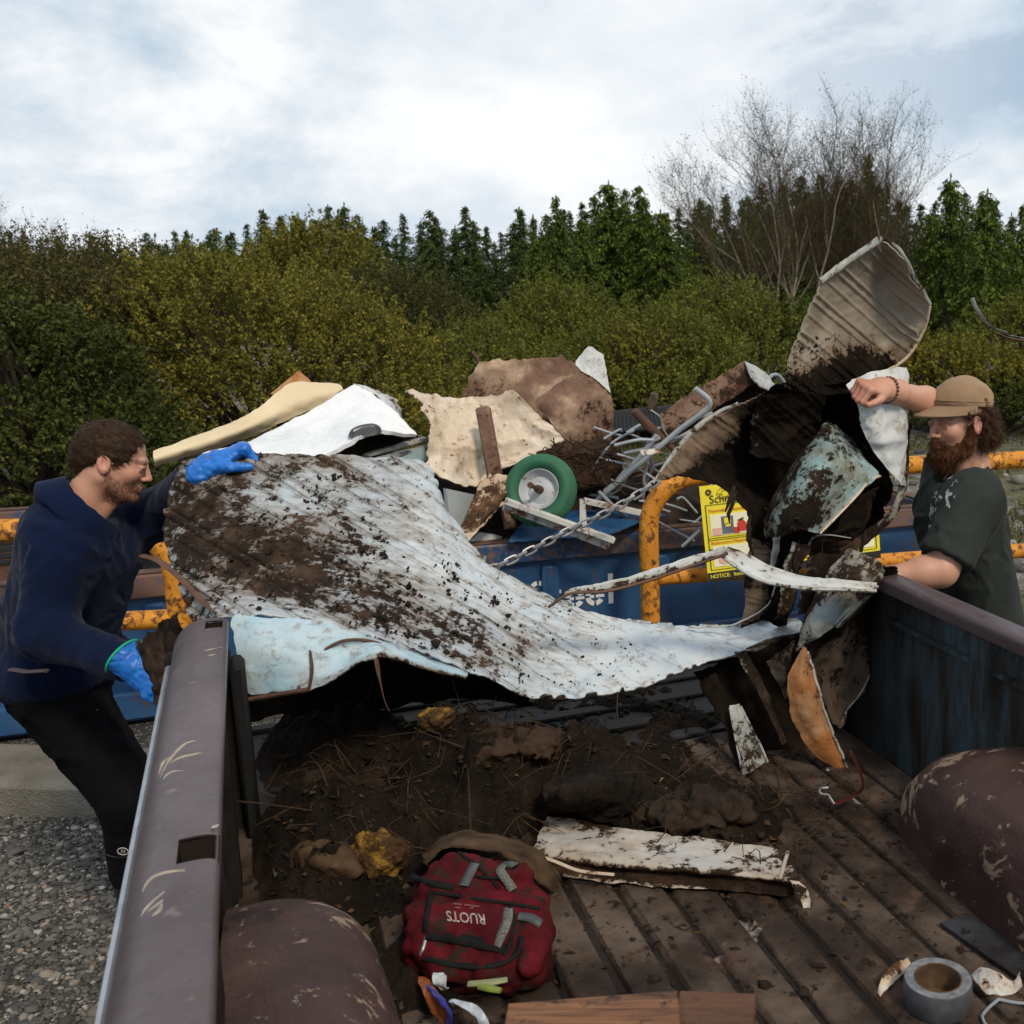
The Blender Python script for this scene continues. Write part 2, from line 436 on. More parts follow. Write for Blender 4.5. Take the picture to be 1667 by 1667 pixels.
# ------------------------------------------------------------ ground
def f_gravel(t):
    v = t.coord('Object')
    a = t.voronoi(v, 70, out='Color'); g = t.voronoi(v, 70); n = t.noise(v, .8, 4); n2 = t.noise(v, 9, 5)
    s = t.node('ShaderNodeSeparateColor'); t.put(s.inputs[0], a)
    col = t.ramp(s.outputs[0], [(0, (.03, .028, .026)), (.45, (.085, .08, .072)), (.8, (.16, .15, .135)), (1, (.3, .28, .25))])
    col = t.mix(t.step(g, .25, .62), col, (.022, .019, .016))
    col = t.mix(t.math('MULTIPLY', t.step(n2, .48, .66), .5), col, (.03, .024, .018))
    h = t.math('SUBTRACT', 1.0, g)
    return {'Base Color': col, 'Roughness': .85, 'Normal': t.bump(h, .8, .012)}
M_gravel = material('gravel', f_gravel)
def disc_ground(name, mat, z, lo, hi, n=2):
    xs = np.linspace(lo[0], hi[0], n); ys = np.linspace(lo[1], hi[1], n)
    V = [(x, y, z) for x in xs for y in ys]; Fc = [(i * n + j, (i + 1) * n + j, (i + 1) * n + j + 1, i * n + j + 1) for i in range(n - 1) for j in range(n - 1)]
    return mesh_obj(name, V, Fc, mat, smooth=False)
struct(disc_ground('ground', M_gravel, 0, (-600, -600), (600, 900)))

def f_moss(t):
    v = t.coord('Object'); n = t.noise(v, .55, 6, .6); n2 = t.noise(v, 4.5, 6, .65); n3 = t.noise(v, 40, 4)
    col = t.ramp(n2, [(.3, (.05, .045, .02)), (.5, (.085, .08, .025)), (.7, (.13, .12, .045))])
    st = t.voronoi(v, 26, out='Color'); s = t.node('ShaderNodeSeparateColor'); t.put(s.inputs[0], st)
    peb = t.ramp(s.outputs[0], [(0, (.10, .09, .075)), (.6, (.17, .155, .13)), (1, (.34, .31, .27))])
    col = t.mix(t.step(t.math('ADD', n, t.math('MULTIPLY', n2, .35)), .6, .74), col, peb)
    col = t.mix(t.math('MULTIPLY', n3, .35), col, (.03, .026, .014))
    return {'Base Color': col, 'Roughness': .95, 'Normal': t.bump(n3, .8, .03)}
M_moss = material('mossy_turf', f_moss)
struct(disc_ground('mossy_ground', M_moss, .006, (-160, 9.0), (160, 400)))
struct(disc_ground('path', M_moss, .004, (1.0, 3.2), (16, 9.0)))

# loose stones that can be seen beside the truck
ICO_V = []; ph = (1 + 5 ** .5) / 2
for a in (-1, 1):
    for b in (-ph, ph): ICO_V += [(0, a, b), (a, b, 0), (b, 0, a)]
ICO_V = np.array(ICO_V, float) / np.hypot(1, ph)
ICO_F = np.array([(i, j, k) for i in range(12) for j in range(i + 1, 12) for k in range(j + 1, 12)
                  if all(np.linalg.norm(ICO_V[a] - ICO_V[b]) < 1.1 for a, b in ((i, j), (j, k), (i, k)))])
for q, (i, j, k) in enumerate(ICO_F):
    if np.dot(np.cross(ICO_V[j] - ICO_V[i], ICO_V[k] - ICO_V[i]), ICO_V[i]) < 0: ICO_F[q] = (i, k, j)
def stones(name, mat, C, size):
    n = len(C); S = rng.uniform(.55, 1.25, (n, 1, 3)) * size.reshape(-1, 1, 1); S[..., 2] *= .62
    a = rng.uniform(0, 6.28, n); V = ICO_V[None] * (1 + rng.uniform(-.22, .22, (n, 12, 1))) * S
    x = V[..., 0] * np.cos(a)[:, None] - V[..., 1] * np.sin(a)[:, None]; y = V[..., 0] * np.sin(a)[:, None] + V[..., 1] * np.cos(a)[:, None]
    V = np.stack([x, y, V[..., 2]], -1) + C[:, None]
    Fc = (ICO_F[None] + 12 * np.arange(n)[:, None, None]).reshape(-1, 3)
    return mesh_obj(name, V.reshape(-1, 3), Fc, mat, smooth=True, sharp=60)
def f_stone(t):
    r = t.island(); v = t.coord('Object')
    c = t.ramp(r, [(0, (.032, .030, .027)), (.35, (.070, .066, .058)), (.6, (.115, .107, .092)), (.85, (.17, .15, .12)), (.95, (.40, .37, .32)), (1, (.24, .15, .10))])
    c = t.mix(t.math('MULTIPLY', t.noise(v, 150, 3), .5), c, (.03, .028, .025))
    return {'Base Color': c, 'Roughness': .75, 'Normal': t.bump(t.noise(v, 220, 3), .4, .003)}
M_stone = material('stones', f_stone)
n = 34000; y = rng.uniform(2.0, 4.15, n); x = rng.uniform(-3.5, -1.05, n)
sz = rng.gamma(2.6, .0020, n) + .0032
struct(stones('gravel', M_stone, np.stack([x, y, sz * .25], 1), sz), 'stuff', 'grey loose gravel stones beside the truck', 'gravel')
n = 1500; y = rng.uniform(5, 17, n); x = rng.uniform(.9, 4.6, n); sz = rng.gamma(2.0, .013, n) + .006
struct(stones('pebbles', M_stone, np.stack([x, y, sz * .3], 1), sz), 'stuff', 'scattered pale pebbles in the mossy turf behind the bearded man', 'pebbles')

# ------------------------------------------------------------ foliage
def quads(C, D, N, L, W):
    D = D / (np.linalg.norm(D, axis=1, keepdims=True) + 1e-9); S = np.cross(D, N); S /= np.linalg.norm(S, axis=1, keepdims=True) + 1e-9
    L = np.broadcast_to(L, len(C))[:, None]; W = np.broadcast_to(W, len(C))[:, None]; bend = np.cross(S, D) * L * .12
    V = np.stack([C - D * L / 2, C + S * W / 2 + bend, C + D * L / 2, C - S * W / 2 + bend], 1).reshape(-1, 3)
    return V, np.arange(len(V)).reshape(-1, 4)
def unit(n): a = rng.normal(size=(n, 3)); return a / np.linalg.norm(a, axis=1, keepdims=True)
def leaf_material(name, stops, trans=.3, rough=.55):
    m = bpy.data.materials.new(name); m.use_nodes = True; t = NT(m.node_tree); t.n.clear()
    out = t.node('ShaderNodeOutputMaterial'); v = t.coord('Object')
    k = t.math('ADD', t.math('MULTIPLY', t.island(), .62), t.math('MULTIPLY', t.noise(v, .9, 3), .5))
    c = t.ramp(t.math('SUBTRACT', k, .06), stops)
    b = t.node('ShaderNodeBsdfPrincipled'); t.put(b.inputs['Base Color'], c); b.inputs['Roughness'].default_value = rough
    b.inputs['Specular IOR Level'].default_value = .08
    tr = t.node('ShaderNodeBsdfTranslucent'); t.put(tr.inputs[0], c); mx = t.node('ShaderNodeMixShader'); mx.inputs[0].default_value = trans
    t.l.new(b.outputs[0], mx.inputs[1]); t.l.new(tr.outputs[0], mx.inputs[2]); t.l.new(mx.outputs[0], out.inputs[0]); return m
M_olive = leaf_material('willow_leaf', [(0, (0.042, 0.048, 0.011)), (.35, (0.117, 0.118, 0.023)), (.62, (0.202, 0.185, 0.034)), (.86, (0.312, 0.248, 0.040)), (1, (0.598, 0.375, 0.029))])
M_dusk = leaf_material('dull_willow_leaf', [(0, (0.022, 0.028, 0.012)), (.45, (0.062, 0.067, 0.022)), (.8, (0.115, 0.108, 0.033)), (1, (0.216, 0.167, 0.045))])
M_dark = leaf_material('bramble_leaf', [(0, (0.019, 0.028, 0.009)), (.5, (0.057, 0.075, 0.018)), (.8, (0.108, 0.118, 0.027)), (1, (0.203, 0.181, 0.037))])
M_russet = leaf_material('russet_leaf', [(0, (0.031, 0.027, 0.013)), (.45, (0.075, 0.070, 0.024)), (.8, (0.130, 0.114, 0.034)), (1, (0.234, 0.134, 0.043))])
M_green = leaf_material('sallow_leaf', [(0, (0.035, 0.047, 0.010)), (.4, (0.101, 0.118, 0.021)), (.7, (0.176, 0.181, 0.033)), (.93, (0.270, 0.236, 0.042)), (1, (0.648, 0.389, 0.030))])
M_yel = leaf_material('autumn_leaf', [(0, (0.047, 0.051, 0.011)), (.4, (0.130, 0.127, 0.021)), (.75, (0.247, 0.208, 0.031)), (1, (0.585, 0.362, 0.029))])
M_fir = leaf_material('fir_needles', [(0, (0.017, 0.030, 0.012)), (.5, (0.050, 0.077, 0.021)), (.8, (0.090, 0.117, 0.029)), (1, (0.156, 0.173, 0.040))], .15)
M_cedar = leaf_material('cedar_sprays', [(0, (0.018, 0.033, 0.009)), (.45, (0.067, 0.101, 0.018)), (.75, (0.138, 0.178, 0.028)), (1, (0.230, 0.261, 0.044))], .2)
M_bark = plain('grey_bark', (.10, .085, .065), .9, .4, 9, .6)
M_alder = plain('pale_bark', (.24, .205, .15), .85, .35, 7, .4)
M_stem = plain('brown_stem', (.045, .034, .022), .9, .4, 9, .5)

def bush(name, label, lobes, nleaf, leaf, mat, group=None, sprig=.38, up=.45, cat='bush', per=38, wide=.42, zs=.88):
    """shrub: leaves on short shoots all over a set of overlapping lobes (centre, radii), stems inside"""
    L = np.array(lobes, float); L[:, 2] *= zs; L[:, 5] *= zs; base = L[:, :3].mean(0); base = np.array((base[0], base[1], 0.0))
    root = thing(name, label, cat, base, group)
    area = (L[:, 3] * L[:, 5] + L[:, 3] * L[:, 4] + L[:, 4] * L[:, 5]); m = int(nleaf / per * 1.6)
    k = rng.choice(len(L), m, p=area / area.sum()); d = unit(m); d[:, 2] = np.where(d[:, 2] < -.3, -d[:, 2], d[:, 2])
    c = L[k, :3] + d * L[k, 3:6] * (1 + .10 * fbm(d * 2.3 + k[:, None] * 3.1, 3, 4))[:, None] * rng.uniform(.80, 1.03, m)[:, None]
    ok = (c[:, 2] > .03)
    for j in range(len(L)):
        q = ((c - L[j, :3]) / L[j, 3:6]); ok &= ((q ** 2).sum(1) > .50) | (k == j)
    c = c[ok]; d = d[ok]; m = len(c)
    ax = d + np.array((0, 0, up)) + .45 * unit(m); ax /= np.linalg.norm(ax, axis=1, keepdims=True)
    ln = sprig * rng.uniform(.5, 1.25, m)
    i = rng.integers(0, m, nleaf); tt = rng.uniform(0, 1, nleaf) ** .8
    C = c[i] + ax[i] * (tt * ln[i])[:, None] + unit(nleaf) * (ln[i] * (wide * .62 - .18 * tt))[:, None] * rng.uniform(.15, 1, nleaf)[:, None]
    D = ax[i] * .6 + unit(nleaf); Nn = unit(nleaf) + np.array((0, 0, .6)) + .5 * d[i]
    sz = leaf * rng.uniform(.55, 1.3, nleaf)
    V, Fc = quads(C, D, Nn, sz, sz * .55); mesh_obj('foliage', V, Fc, mat, root, smooth=False)
    b = MB(); ns = min(60, m)
    for q in rng.choice(m, ns, replace=False):
        p0 = base + np.array((rng.uniform(-.25, .25) * L[0, 3], rng.uniform(-.2, .2) * L[0, 4], 0)); p1 = c[q] + ax[q] * ln[q]; mid = (p0 + p1) / 2 + np.array((0, 0, .15 * np.linalg.norm(p1 - p0)))
        b.tube(cr([p0, mid, p1], 7), np.linspace(.03, .006, 7), 5, False)
    b.build('stem', M_stem, root); return root

def lob(px, py, Y, rx, ry=None, rz=None):
    p = P(px, py, Y); return (*p, rx, ry or rx, rz or rx)
bush('willow_bush', 'large rounded olive and yellow willow bush above the fleeced man', [lob(400, 560, 12.2, 1.55, 1.4, 1.15), lob(290, 600, 11.9, 1.2, 1.2, 1.15), lob(545, 630, 11.9, 1.25, 1.2, 1.0), lob(430, 720, 11.3, 1.7, 1.1, .95), lob(640, 730, 11.7, .75, .9, .8), lob(215, 720, 11.2, .85, .9, .9), lob(330, 470, 12.4, .8, .9, .62), lob(470, 490, 12.5, .8, .9, .55)], 115000, .042, M_olive, zs=.83, per=60)
bush('bramble_thicket', 'dark green ivy covered bramble thicket at the left edge', [lob(40, 660, 9.6, 1.0, .9, 1.15), lob(150, 780, 9.3, .8, .8, .85), lob(-120, 640, 9.8, 1.1, 1.0, 1.3), lob(20, 790, 9.2, 1.0, .8, .8), lob(230, 810, 9.3, .6, .6, .55)], 62000, .05, M_dark, sprig=.26, zs=.86)
bush('bramble_thicket', 'reddish brown thicket standing above the ivy at the left edge', [lob(70, 520, 11.5, 1.1, 1.0, .8), lob(160, 570, 11.3, .8, .8, .7), lob(-90, 500, 11.8, 1.2, 1, 1.0)], 40000, .045, M_russet, sprig=.34, zs=.84)
bush('shrub', 'tall brownish olive shrub with bare shoots rising behind the russet thicket', [lob(60, 450, 19, 1.6, 1.4, .95), lob(190, 445, 19.5, 1.5, 1.3, .75), lob(-80, 440, 19.5, 1.5, 1.3, .9), lob(120, 520, 18, 2.0, 1.4, 1.0)], 34000, .06, M_russet, sprig=.6, up=.9, zs=.80)
bush('shrub', 'mid green shrub between the russet thicket and the fir row', [lob(270, 440, 22, 1.5, 1.4, .65), lob(360, 430, 23, 1.3, 1.2, .6)], 16000, .065, M_dark, sprig=.5, zs=.78)
bush('broadleaf_tree', 'open yellow green tree between the willow bush and the firs', [lob(510, 425, 24, 1.0, 1, .75), lob(560, 450, 24, .9, .9, .7), lob(470, 460, 23.8, .8, .8, .6), lob(530, 385, 24.2, .55, .6, .35)], 15000, .085, M_olive, sprig=.6, up=.9, cat='tree', zs=.88)
bush('willow_bush', 'round dull green willow bush right of the large olive one', [lob(640, 500, 17.5, .95, 1.0, .68), lob(690, 560, 17.2, .9, 1.0, .75), lob(600, 545, 17.6, .9, .9, .7), lob(720, 640, 16.6, .8, .9, .8), lob(640, 640, 16.8, 1.1, 1, .9)], 42000, .05, M_dusk)
bush('shrub', 'low fresh green shrub behind the rusty sheet on the heap', [lob(790, 590, 15.5, .75, .8, .55), lob(720, 640, 15, .7, .8, .5), lob(850, 640, 14.6, .9, .8, .65), lob(760, 690, 14.2, 1.0, .8, .55)], 32000, .045, M_green, up=1.0)
bush('shrub', 'orange tipped sallow shrub below the cedar group', [lob(905, 530, 17.5, .75, .8, .75), lob(855, 560, 17.2, .7, .8, .55), lob(960, 570, 17, .7, .8, .6), lob(900, 640, 16.5, 1.2, 1, .8)], 36000, .05, M_green)
bush('shrub', 'yellow speckled sallow shrub above the tangle of grey pipes', [lob(1060, 580, 15.6, .9, .9, .72), lob(1010, 620, 15.2, .8, .8, .6), lob(1130, 620, 15.2, .8, .8, .65), lob(1070, 670, 14.6, 1.3, .9, .6)], 40000, .047, M_green)
bush('autumn_shrub', 'small bright yellow shrub in front of the speckled sallow', [lob(1040, 590, 14.6, .38, .4, .42), lob(1000, 640, 14.4, .4, .4, .35)], 7000, .05, M_yel)
bush('shrub', 'pale leafed shrub at the foot of the bare alders', [lob(1180, 520, 19, .9, .9, .75), lob(1130, 570, 18.5, .8, .9, .6), lob(1240, 570, 18, .9, .9, .8), lob(1200, 640, 17, 1.3, 1, .8)], 34000, .055, M_green, up=.8)
bush('shrub', 'dark green shrub hidden behind the raised metal panel', [lob(1340, 590, 18, 1.2, 1, 1.0), lob(1420, 620, 17.5, 1.0, 1, .9)], 16000, .06, M_dark)
bush('autumn_shrub', 'wide yellow green bramble bank behind the tan cap', [lob(1520, 610, 16.6, .75, .8, .6), lob(1590, 620, 16.4, .8, .8, .55), lob(1660, 640, 16.2, .9, .8, .5), lob(1480, 640, 16.4, .6, .7, .55), lob(1760, 630, 16.4, 1.0, .8, .6)], 46000, .05, M_yel, sprig=.3)
bush('bramble_thicket', 'dark bramble clump on the turf at the right edge', [lob(1620, 665, 15.6, .8, .7, .35), lob(1520, 670, 15.6, .7, .6, .33), lob(1700, 660, 15.6, .8, .7, .4)], 26000, .045, M_dark, sprig=.22)
bush('shrub', 'leafy shrub under the tall trunks at the right edge', [lob(1640, 560, 21, .9, .9, .7), lob(1720, 540, 21, 1.1, 1, .9)], 15000, .06, M_green)

# conifers: whorls of drooping branches carrying flat sprays
def conifer_mesh(seed, H=10.0, rad=2.1, droop=.35, spray=.34, wide=.10, whorl=.30, nb=7, bare=.08, power=.8, dens=1.25):
    r = np.random.default_rng(seed); C = []; D = []; N = []; S = []
    z = H * bare
    while z < H * .992:
        f = z / H; Lb = rad * (1 - f) ** power + .05
        for b in range(nb if f < .85 else 5):
            a = r.uniform(0, 6.283); l = Lb * r.uniform(.5, 1.15) * (1 + .55 * float(vnoise(np.array([[math.cos(a) * 1.3 + seed, math.sin(a) * 1.3, z * .75]]), seed)[0])); k = max(3, int(l / .16 * dens)); s = np.linspace(.12, 1, k)
            dirv = np.array((math.cos(a), math.sin(a), 0)); pts = dirv * (s * l)[:, None]; pts[:, 2] = z + r.uniform(-.1, .1) + l * (.12 * s - droop * s ** 2)
            for sg in (-1, 0, 1):
                sd_ = np.array((-dirv[1], dirv[0], 0)) * sg
                c = pts + (dirv * .4 + sd_) * (spray * .33) * (1.1 - .6 * s)[:, None] + r.normal(size=pts.shape) * .07
                C.append(c); D.append(np.tile(dirv * .7 + sd_ * .9 + np.array((0, 0, -.35 - droop * .8)), (k, 1)) + r.normal(size=(k, 3)) * .40)
                N.append(np.tile((0, 0, 1.0), (k, 1)) + r.normal(size=(k, 3)) * .4); S.append(spray * (1.15 - .45 * s) * r.uniform(.7, 1.25, k))
        z += whorl * (1.1 - .6 * f) * r.uniform(.8, 1.2)
    C = np.concatenate(C); D = np.concatenate(D); N = np.concatenate(N); S = np.concatenate(S)
    C = np.concatenate([C, np.array([[0, 0, H - .12], [0, 0, H + .05]])]); D = np.concatenate([D, [[0, 0, 1], [.1, 0, 1]]]); N = np.concatenate([N, [[1, 0, 0], [0, 1, 0]]]); S = np.concatenate([S, [.4, .35]])
    return quads(C, D, N, S, S * (wide / .34 * 1.35) + .02)
fir_meshes = [conifer_mesh(11, 10, 3.0, .30, .32, .065, .38, 6), conifer_mesh(12, 10, 2.3, .22, .32, .065, .44, 6), conifer_mesh(13, 10, 3.7, .34, .34, .065, .40, 6, .04, .7), conifer_mesh(14, 10, 2.7, .12, .32, .065, .52, 6, .05, 1.0), conifer_mesh(15, 10, 3.3, .42, .34, .065, .42, 6, .05, .6)]
ced_meshes = [conifer_mesh(21, 10, 3.7, .50, .32, .07, .34, 7, .04, .55), conifer_mesh(22, 10, 3.0, .62, .32, .07, .36, 7, .04, .62), conifer_mesh(23, 10, 3.4, .40, .32, .07, .38, 7, .04, .8)]
tall_meshes = [conifer_mesh(31, 10, 2.3, .6, .32, .07, .38, 6, .30, .5), conifer_mesh(32, 10, 2.7, .55, .32, .07, .38, 6, .24, .55), conifer_mesh(33, 10, 2.0, .7, .32, .07, .40, 6, .34, .6)]
PROTO = {}
def conifer(kind, i, px, top, Y, label, group):
    name, meshes, mat = {'fir': ('fir_tree', fir_meshes, M_fir), 'cedar': ('cedar_tree', ced_meshes, M_cedar), 'tall': ('cedar_tree', tall_meshes, M_cedar)}[kind]
    tp = P(px, top, Y); H = tp[2] + .3; s = H / 10.0; i %= len(meshes)
    root = thing(name, label, 'tree', (tp[0], Y, -.3), group); root.rotation_euler.z = rng.uniform(0, 6.28); root.scale = (s * rng.uniform(.8, 1.25), s * rng.uniform(.8, 1.25), s)
    if (kind, i) not in PROTO:
        b = MB(); b.tube([(0, 0, 0), (.02, .01, 4), (0, .02, 9.7)], [.17, .11, .02], 8)
        o1 = mesh_obj('crown', *meshes[i], mat, smooth=False); o2 = b.build('trunk', M_bark); PROTO[(kind, i)] = (o1.data, o2.data)
    else:
        o1 = bpy.data.objects.new('crown', PROTO[(kind, i)][0]); o2 = bpy.data.objects.new('trunk', PROTO[(kind, i)][1]); COL.objects.link(o1); COL.objects.link(o2)
    o1.parent = root; o2.parent = root
    return root
TOPS = np.array([(-200, 395), (0, 392), (200, 385), (330, 378), (420, 348), (560, 338), (640, 356), (700, 352), (760, 345), (800, 372), (850, 345), (900, 335), (1000, 312), (1060, 318), (1090, 345), (1150, 325), (1250, 300), (1400, 275), (1480, 330), (1550, 305), (1620, 325), (1667, 345), (1900, 340)])
q = 0
for row, (Y, st) in enumerate(((62, 27), (52, 31), (44, 38))):
    px = -180 + row * 13
    while px < 1860:
        top = np.interp(px, TOPS[:, 0], TOPS[:, 1]) + rng.uniform(-8, 22) + (0, 16, 44)[row]
        if not (row == 2 and 1480 < px): conifer('fir', q, px, top, Y + rng.uniform(-2, 2), 'dark fir standing in the dense row on the skyline', 'firs in the skyline row')
        px += st * rng.uniform(.75, 1.25); q += 1
for px, top, Y, lb in ((560, 333, 50, 'pointed dark fir rising above the row beyond the yellow green tree'), (700, 345, 50, 'slim fir tip standing above the row over the quilted panel'), (757, 340, 49, 'pointed fir just left of the dip in the skyline'), (845, 340, 46, 'blue green fir right of the dip in the skyline')):
    conifer('fir', q, px, top, Y, lb, None); q += 1
for px, top, Y, lb in ((905, 322, 38, 'cedar with drooping fronds at the left of the cedar group'), (990, 298, 37, 'tallest bushy cedar in the middle of the group'), (1040, 306, 36, 'cedar with a ragged top right of the tallest one'), (945, 360, 34, 'shorter bright green cedar before the tallest one'), (1075, 345, 35, 'cedar at the right end of the group beside the alders'), (870, 380, 36, 'low dark cedar behind the orange tipped shrub')):
    conifer('cedar', q, px, top, Y, lb, 'cedars left of the bare alders'); q += 1
for px, top, Y, lb in ((1415, 255, 40, 'dark cedar poking up through the alder crown'), (1330, 320, 41, 'cedar half hidden behind the alder stems'), (1220, 330, 42, 'cedar behind the left alder stems'), (1140, 325, 42, 'narrow cedar between the cedar group and the alders')):
    conifer('cedar', q, px, top, Y, lb, 'cedars behind the bare alders'); q += 1
for px, top, Y, lb in ((1548, 288, 30, 'tall dark cedar with bare lower trunk right of the alders'), (1608, 312, 29, 'bright green cedar with hanging fronds over the tan cap'), (1665, 335, 29, 'cedar with a bare trunk cut by the right edge'), (1515, 345, 31, 'slim cedar next to the alder crown'), (1580, 380, 32, 'short dark cedar between the two tall ones'), (1720, 320, 30, 'cedar standing just past the right edge'), (1640, 400, 32, 'low shaded cedar behind the bright green one')):
    conifer('tall', q, px, top, Y, lb, 'cedars at the right with bare trunks'); q += 1

# bare alders
def bare_tree(label, px, py_base, top, Y, spread, seed, nst, mat_leaf, nleaf, group):
    r = np.random.default_rng(seed); b0 = P(px, py_base, Y); b0[2] = 0; H = P(px, top, Y)[2]
    root = thing('alder_tree', label, 'tree', b0, group); tr, tw = MB(), MB(); tips = []
    def grow(p, d, L, rad, depth):
        n = 5; pts = [p]; dd = d.copy()
        for i in range(n):
            dd = dd + r.normal(size=3) * (.10 if depth < 2 else .2) + np.array((0, 0, .10)); dd /= np.linalg.norm(dd); pts.append(pts[-1] + dd * L / n)
        rr = np.linspace(rad, rad * .55, n + 1)
        (tr if depth < 2 else tw).tube(pts, rr, 6 if depth < 2 else 3, False)
        if depth >= 4: tips.extend(pts[1:]); return
        k = (7, 6, 6, 5)[depth]
        for j in range(k):
            f = r.uniform(.35, 1.0) if depth else r.uniform(.3, 1.0); q = pts[min(n, int(f * n))]; a = r.uniform(0, 6.28)
            side = np.array((math.cos(a), math.sin(a), .1)); nd = dd * (.85 if depth else 1.0) + side * r.uniform(.45, .95) * (spread if depth == 0 else 1); nd /= np.linalg.norm(nd)
            grow(q, nd, L * r.uniform(.42, .62), rad * .45 * (1.15 - .3 * f), depth + 1)
        grow(pts[-1], dd, L * .5, rad * .5, depth + 1)
    for k in range(nst):
        a = 6.28 * k / nst + r.uniform(0, 1); d = np.array((math.cos(a) * spread * .33, math.sin(a) * spread * .25, 1.0)); d /= np.linalg.norm(d)
        grow(b0 + np.array((math.cos(a), math.sin(a), 0)) * .15, d, H * r.uniform(.52, .64), .055 * H / 9, 0)
    tr.build('trunk', M_alder, root); tw.build('crown', M_twig, root, smooth=False)
    tips = np.array(tips); i = r.integers(0, len(tips), nleaf); C = tips[i] + r.normal(size=(nleaf, 3)) * .12
    V, Fc = quads(C, unit(nleaf), unit(nleaf), rng.uniform(.03, .065, nleaf), rng.uniform(.022, .04, nleaf)); mesh_obj('foliage', V, Fc, mat_leaf, root, smooth=False)
M_twig = plain('twigs', (.060, .046, .029), .9, .3, 3, .2)
M_alleaf = leaf_material('alder_leaf', [(0, (.03, .026, .012)), (.5, (.07, .058, .02)), (1, (.12, .10, .03))])
bare_tree('pale stemmed leafless alder fanning out left of the raised panel', 1250, 640, 245, 31, 1.05, 3, 5, M_alleaf, 5000, 'bare alders')
bare_tree('tallest half bare alder with a hazy crown above the raised panel', 1315, 640, 172, 33, 1.05, 5, 5, M_alleaf, 9000, 'bare alders')
bare_tree('brown twigged alder on the right side of the hazy crown', 1385, 640, 186, 34, 1.1, 8, 5, M_alleaf, 9000, 'bare alders')
bare_tree('small twiggy alder low beside the cedars at the right', 1450, 640, 300, 32, .9, 9, 3, M_alleaf, 4000, 'bare alders')
bare_tree('thin sapling showing bare twigs on the skyline at the far left', 20, 640, 338, 26, .7, 14, 3, M_alleaf, 900, 'bare alders')
bare_tree('thin leafless sapling left of the willow bush on the skyline', 130, 640, 345, 27, .7, 17, 3, M_alleaf, 900, 'bare alders')

# low grass in front of the bushes
n = 60000; y = rng.uniform(7.2, 19, n); x = rng.uniform(-.72, .28, n) * y + rng.uniform(-1, 1, n)
cl = fbm(np.stack([x * .9, y * .9, 0 * x], 1), 3, 77); ok = (cl > .02) & ~((y < 9.5) & (x < 1.6)); x, y = x[ok], y[ok]; n = len(x)
h = rng.uniform(.03, .11, n); C = np.stack([x, y, h / 2], 1); D = unit(n) * .55 + np.array((0, 0, 1.0))
V, Fc = quads(C, D, unit(n), h, h * .22)
M_grass = leaf_material('grass_blades', [(0, (.04, .045, .012)), (.5, (.09, .09, .025)), (1, (.18, .15, .05))])
struct(mesh_obj('grass', V, Fc, M_grass, smooth=False), 'stuff', 'thin mossy grass on the open ground behind the bins', 'grass')

# ------------------------------------------------------------ concrete kerb, scrap container, guard rails
def f_conc(t):
    v = t.coord('Object'); n = t.noise(v, 3, 6, .65); f = t.noise(v, 55, 4); vo = t.voronoi(v, 120)
    c = t.ramp(n, [(.3, (.085, .075, .058)), (.55, (.16, .145, .115)), (.75, (.23, .21, .17))]); c = t.mix(t.math('MULTIPLY', t.step(vo, .35, .1), .5), c, (.07, .06, .05))
    return {'Base Color': c, 'Roughness': .9, 'Normal': t.bump(t.math('ADD', f, t.math('MULTIPLY', vo, .6)), .7, .008)}
M_conc = material('weathered_concrete', f_conc)
def f_blue(t):
    v = t.coord('Object'); n = t.noise(v, 2.4, 6, .65); n2 = t.noise(t.mapping(v, (9, 9, 1.3)), 2.2, 6, .7); n3 = t.noise(v, 38, 4); x, y, z = t.sep(v)
    c = t.ramp(n, [(.3, (.010, .042, .11)), (.6, (.018, .078, .19)), (.8, (.04, .13, .25))])
    c = t.mix(t.math('MULTIPLY', t.step(n2, .54, .66), .7), c, (.045, .048, .05))
    rust = t.step(t.math('ADD', n2, t.math('MULTIPLY', n3, .25)), .70, .80)
    c = t.mix(rust, c, t.ramp(n3, [(.3, (.05, .018, .008)), (.7, (.16, .06, .022))]))
    c = t.mix(t.math('MULTIPLY', t.step(t.attr('sel'), .5, 1.0), t.step(t.math('ADD', n3, n), .82, 1.05)), c, (.15, .085, .06))
    return {'Base Color': c, 'Roughness': t.ramp(n, [(.3, .38), (.7, .62)]), 'Normal': t.bump(n3, .25, .004)}
M_blue = material('blue_container_paint', f_blue)
def f_rust(t):
    v = t.coord('Object'); n = t.noise(v, 4, 7, .65); f = t.noise(v, 60, 4)
    return {'Base Color': t.ramp(n, [(.28, (.035, .017, .011)), (.5, (.085, .040, .024)), (.68, (.16, .08, .045)), (.8, (.22, .15, .11))]), 'Roughness': .85, 'Normal': t.bump(f, .6, .004)}
M_rust = material('brown_rust', f_rust)
def f_yellow(t):
    v = t.coord('Object'); n = t.noise(v, 5, 7, .68); n2 = t.noise(t.mapping(v, (3, 3, 3)), 9, 6, .7, .4); f = t.noise(v, 90, 3)
    c = t.ramp(n, [(.3, (.46, .165, .015)), (.55, (.62, .25, .022)), (.75, (.68, .34, .07))])
    c = t.mix(t.step(t.math('ADD', t.math('MULTIPLY', n2, .8), t.math('MULTIPLY', n, .4)), .58, .70), c, t.ramp(n2, [(.4, (.20, .065, .015)), (.7, (.06, .025, .012))]))
    c = t.mix(t.step(n2, .36, .30), c, (.62, .42, .28))
    return {'Base Color': c, 'Roughness': .6, 'Specular IOR Level': .3, 'Normal': t.bump(t.math('ADD', n2, f), .5, .004)}
M_yellow = material('worn_yellow_paint', f_yellow)

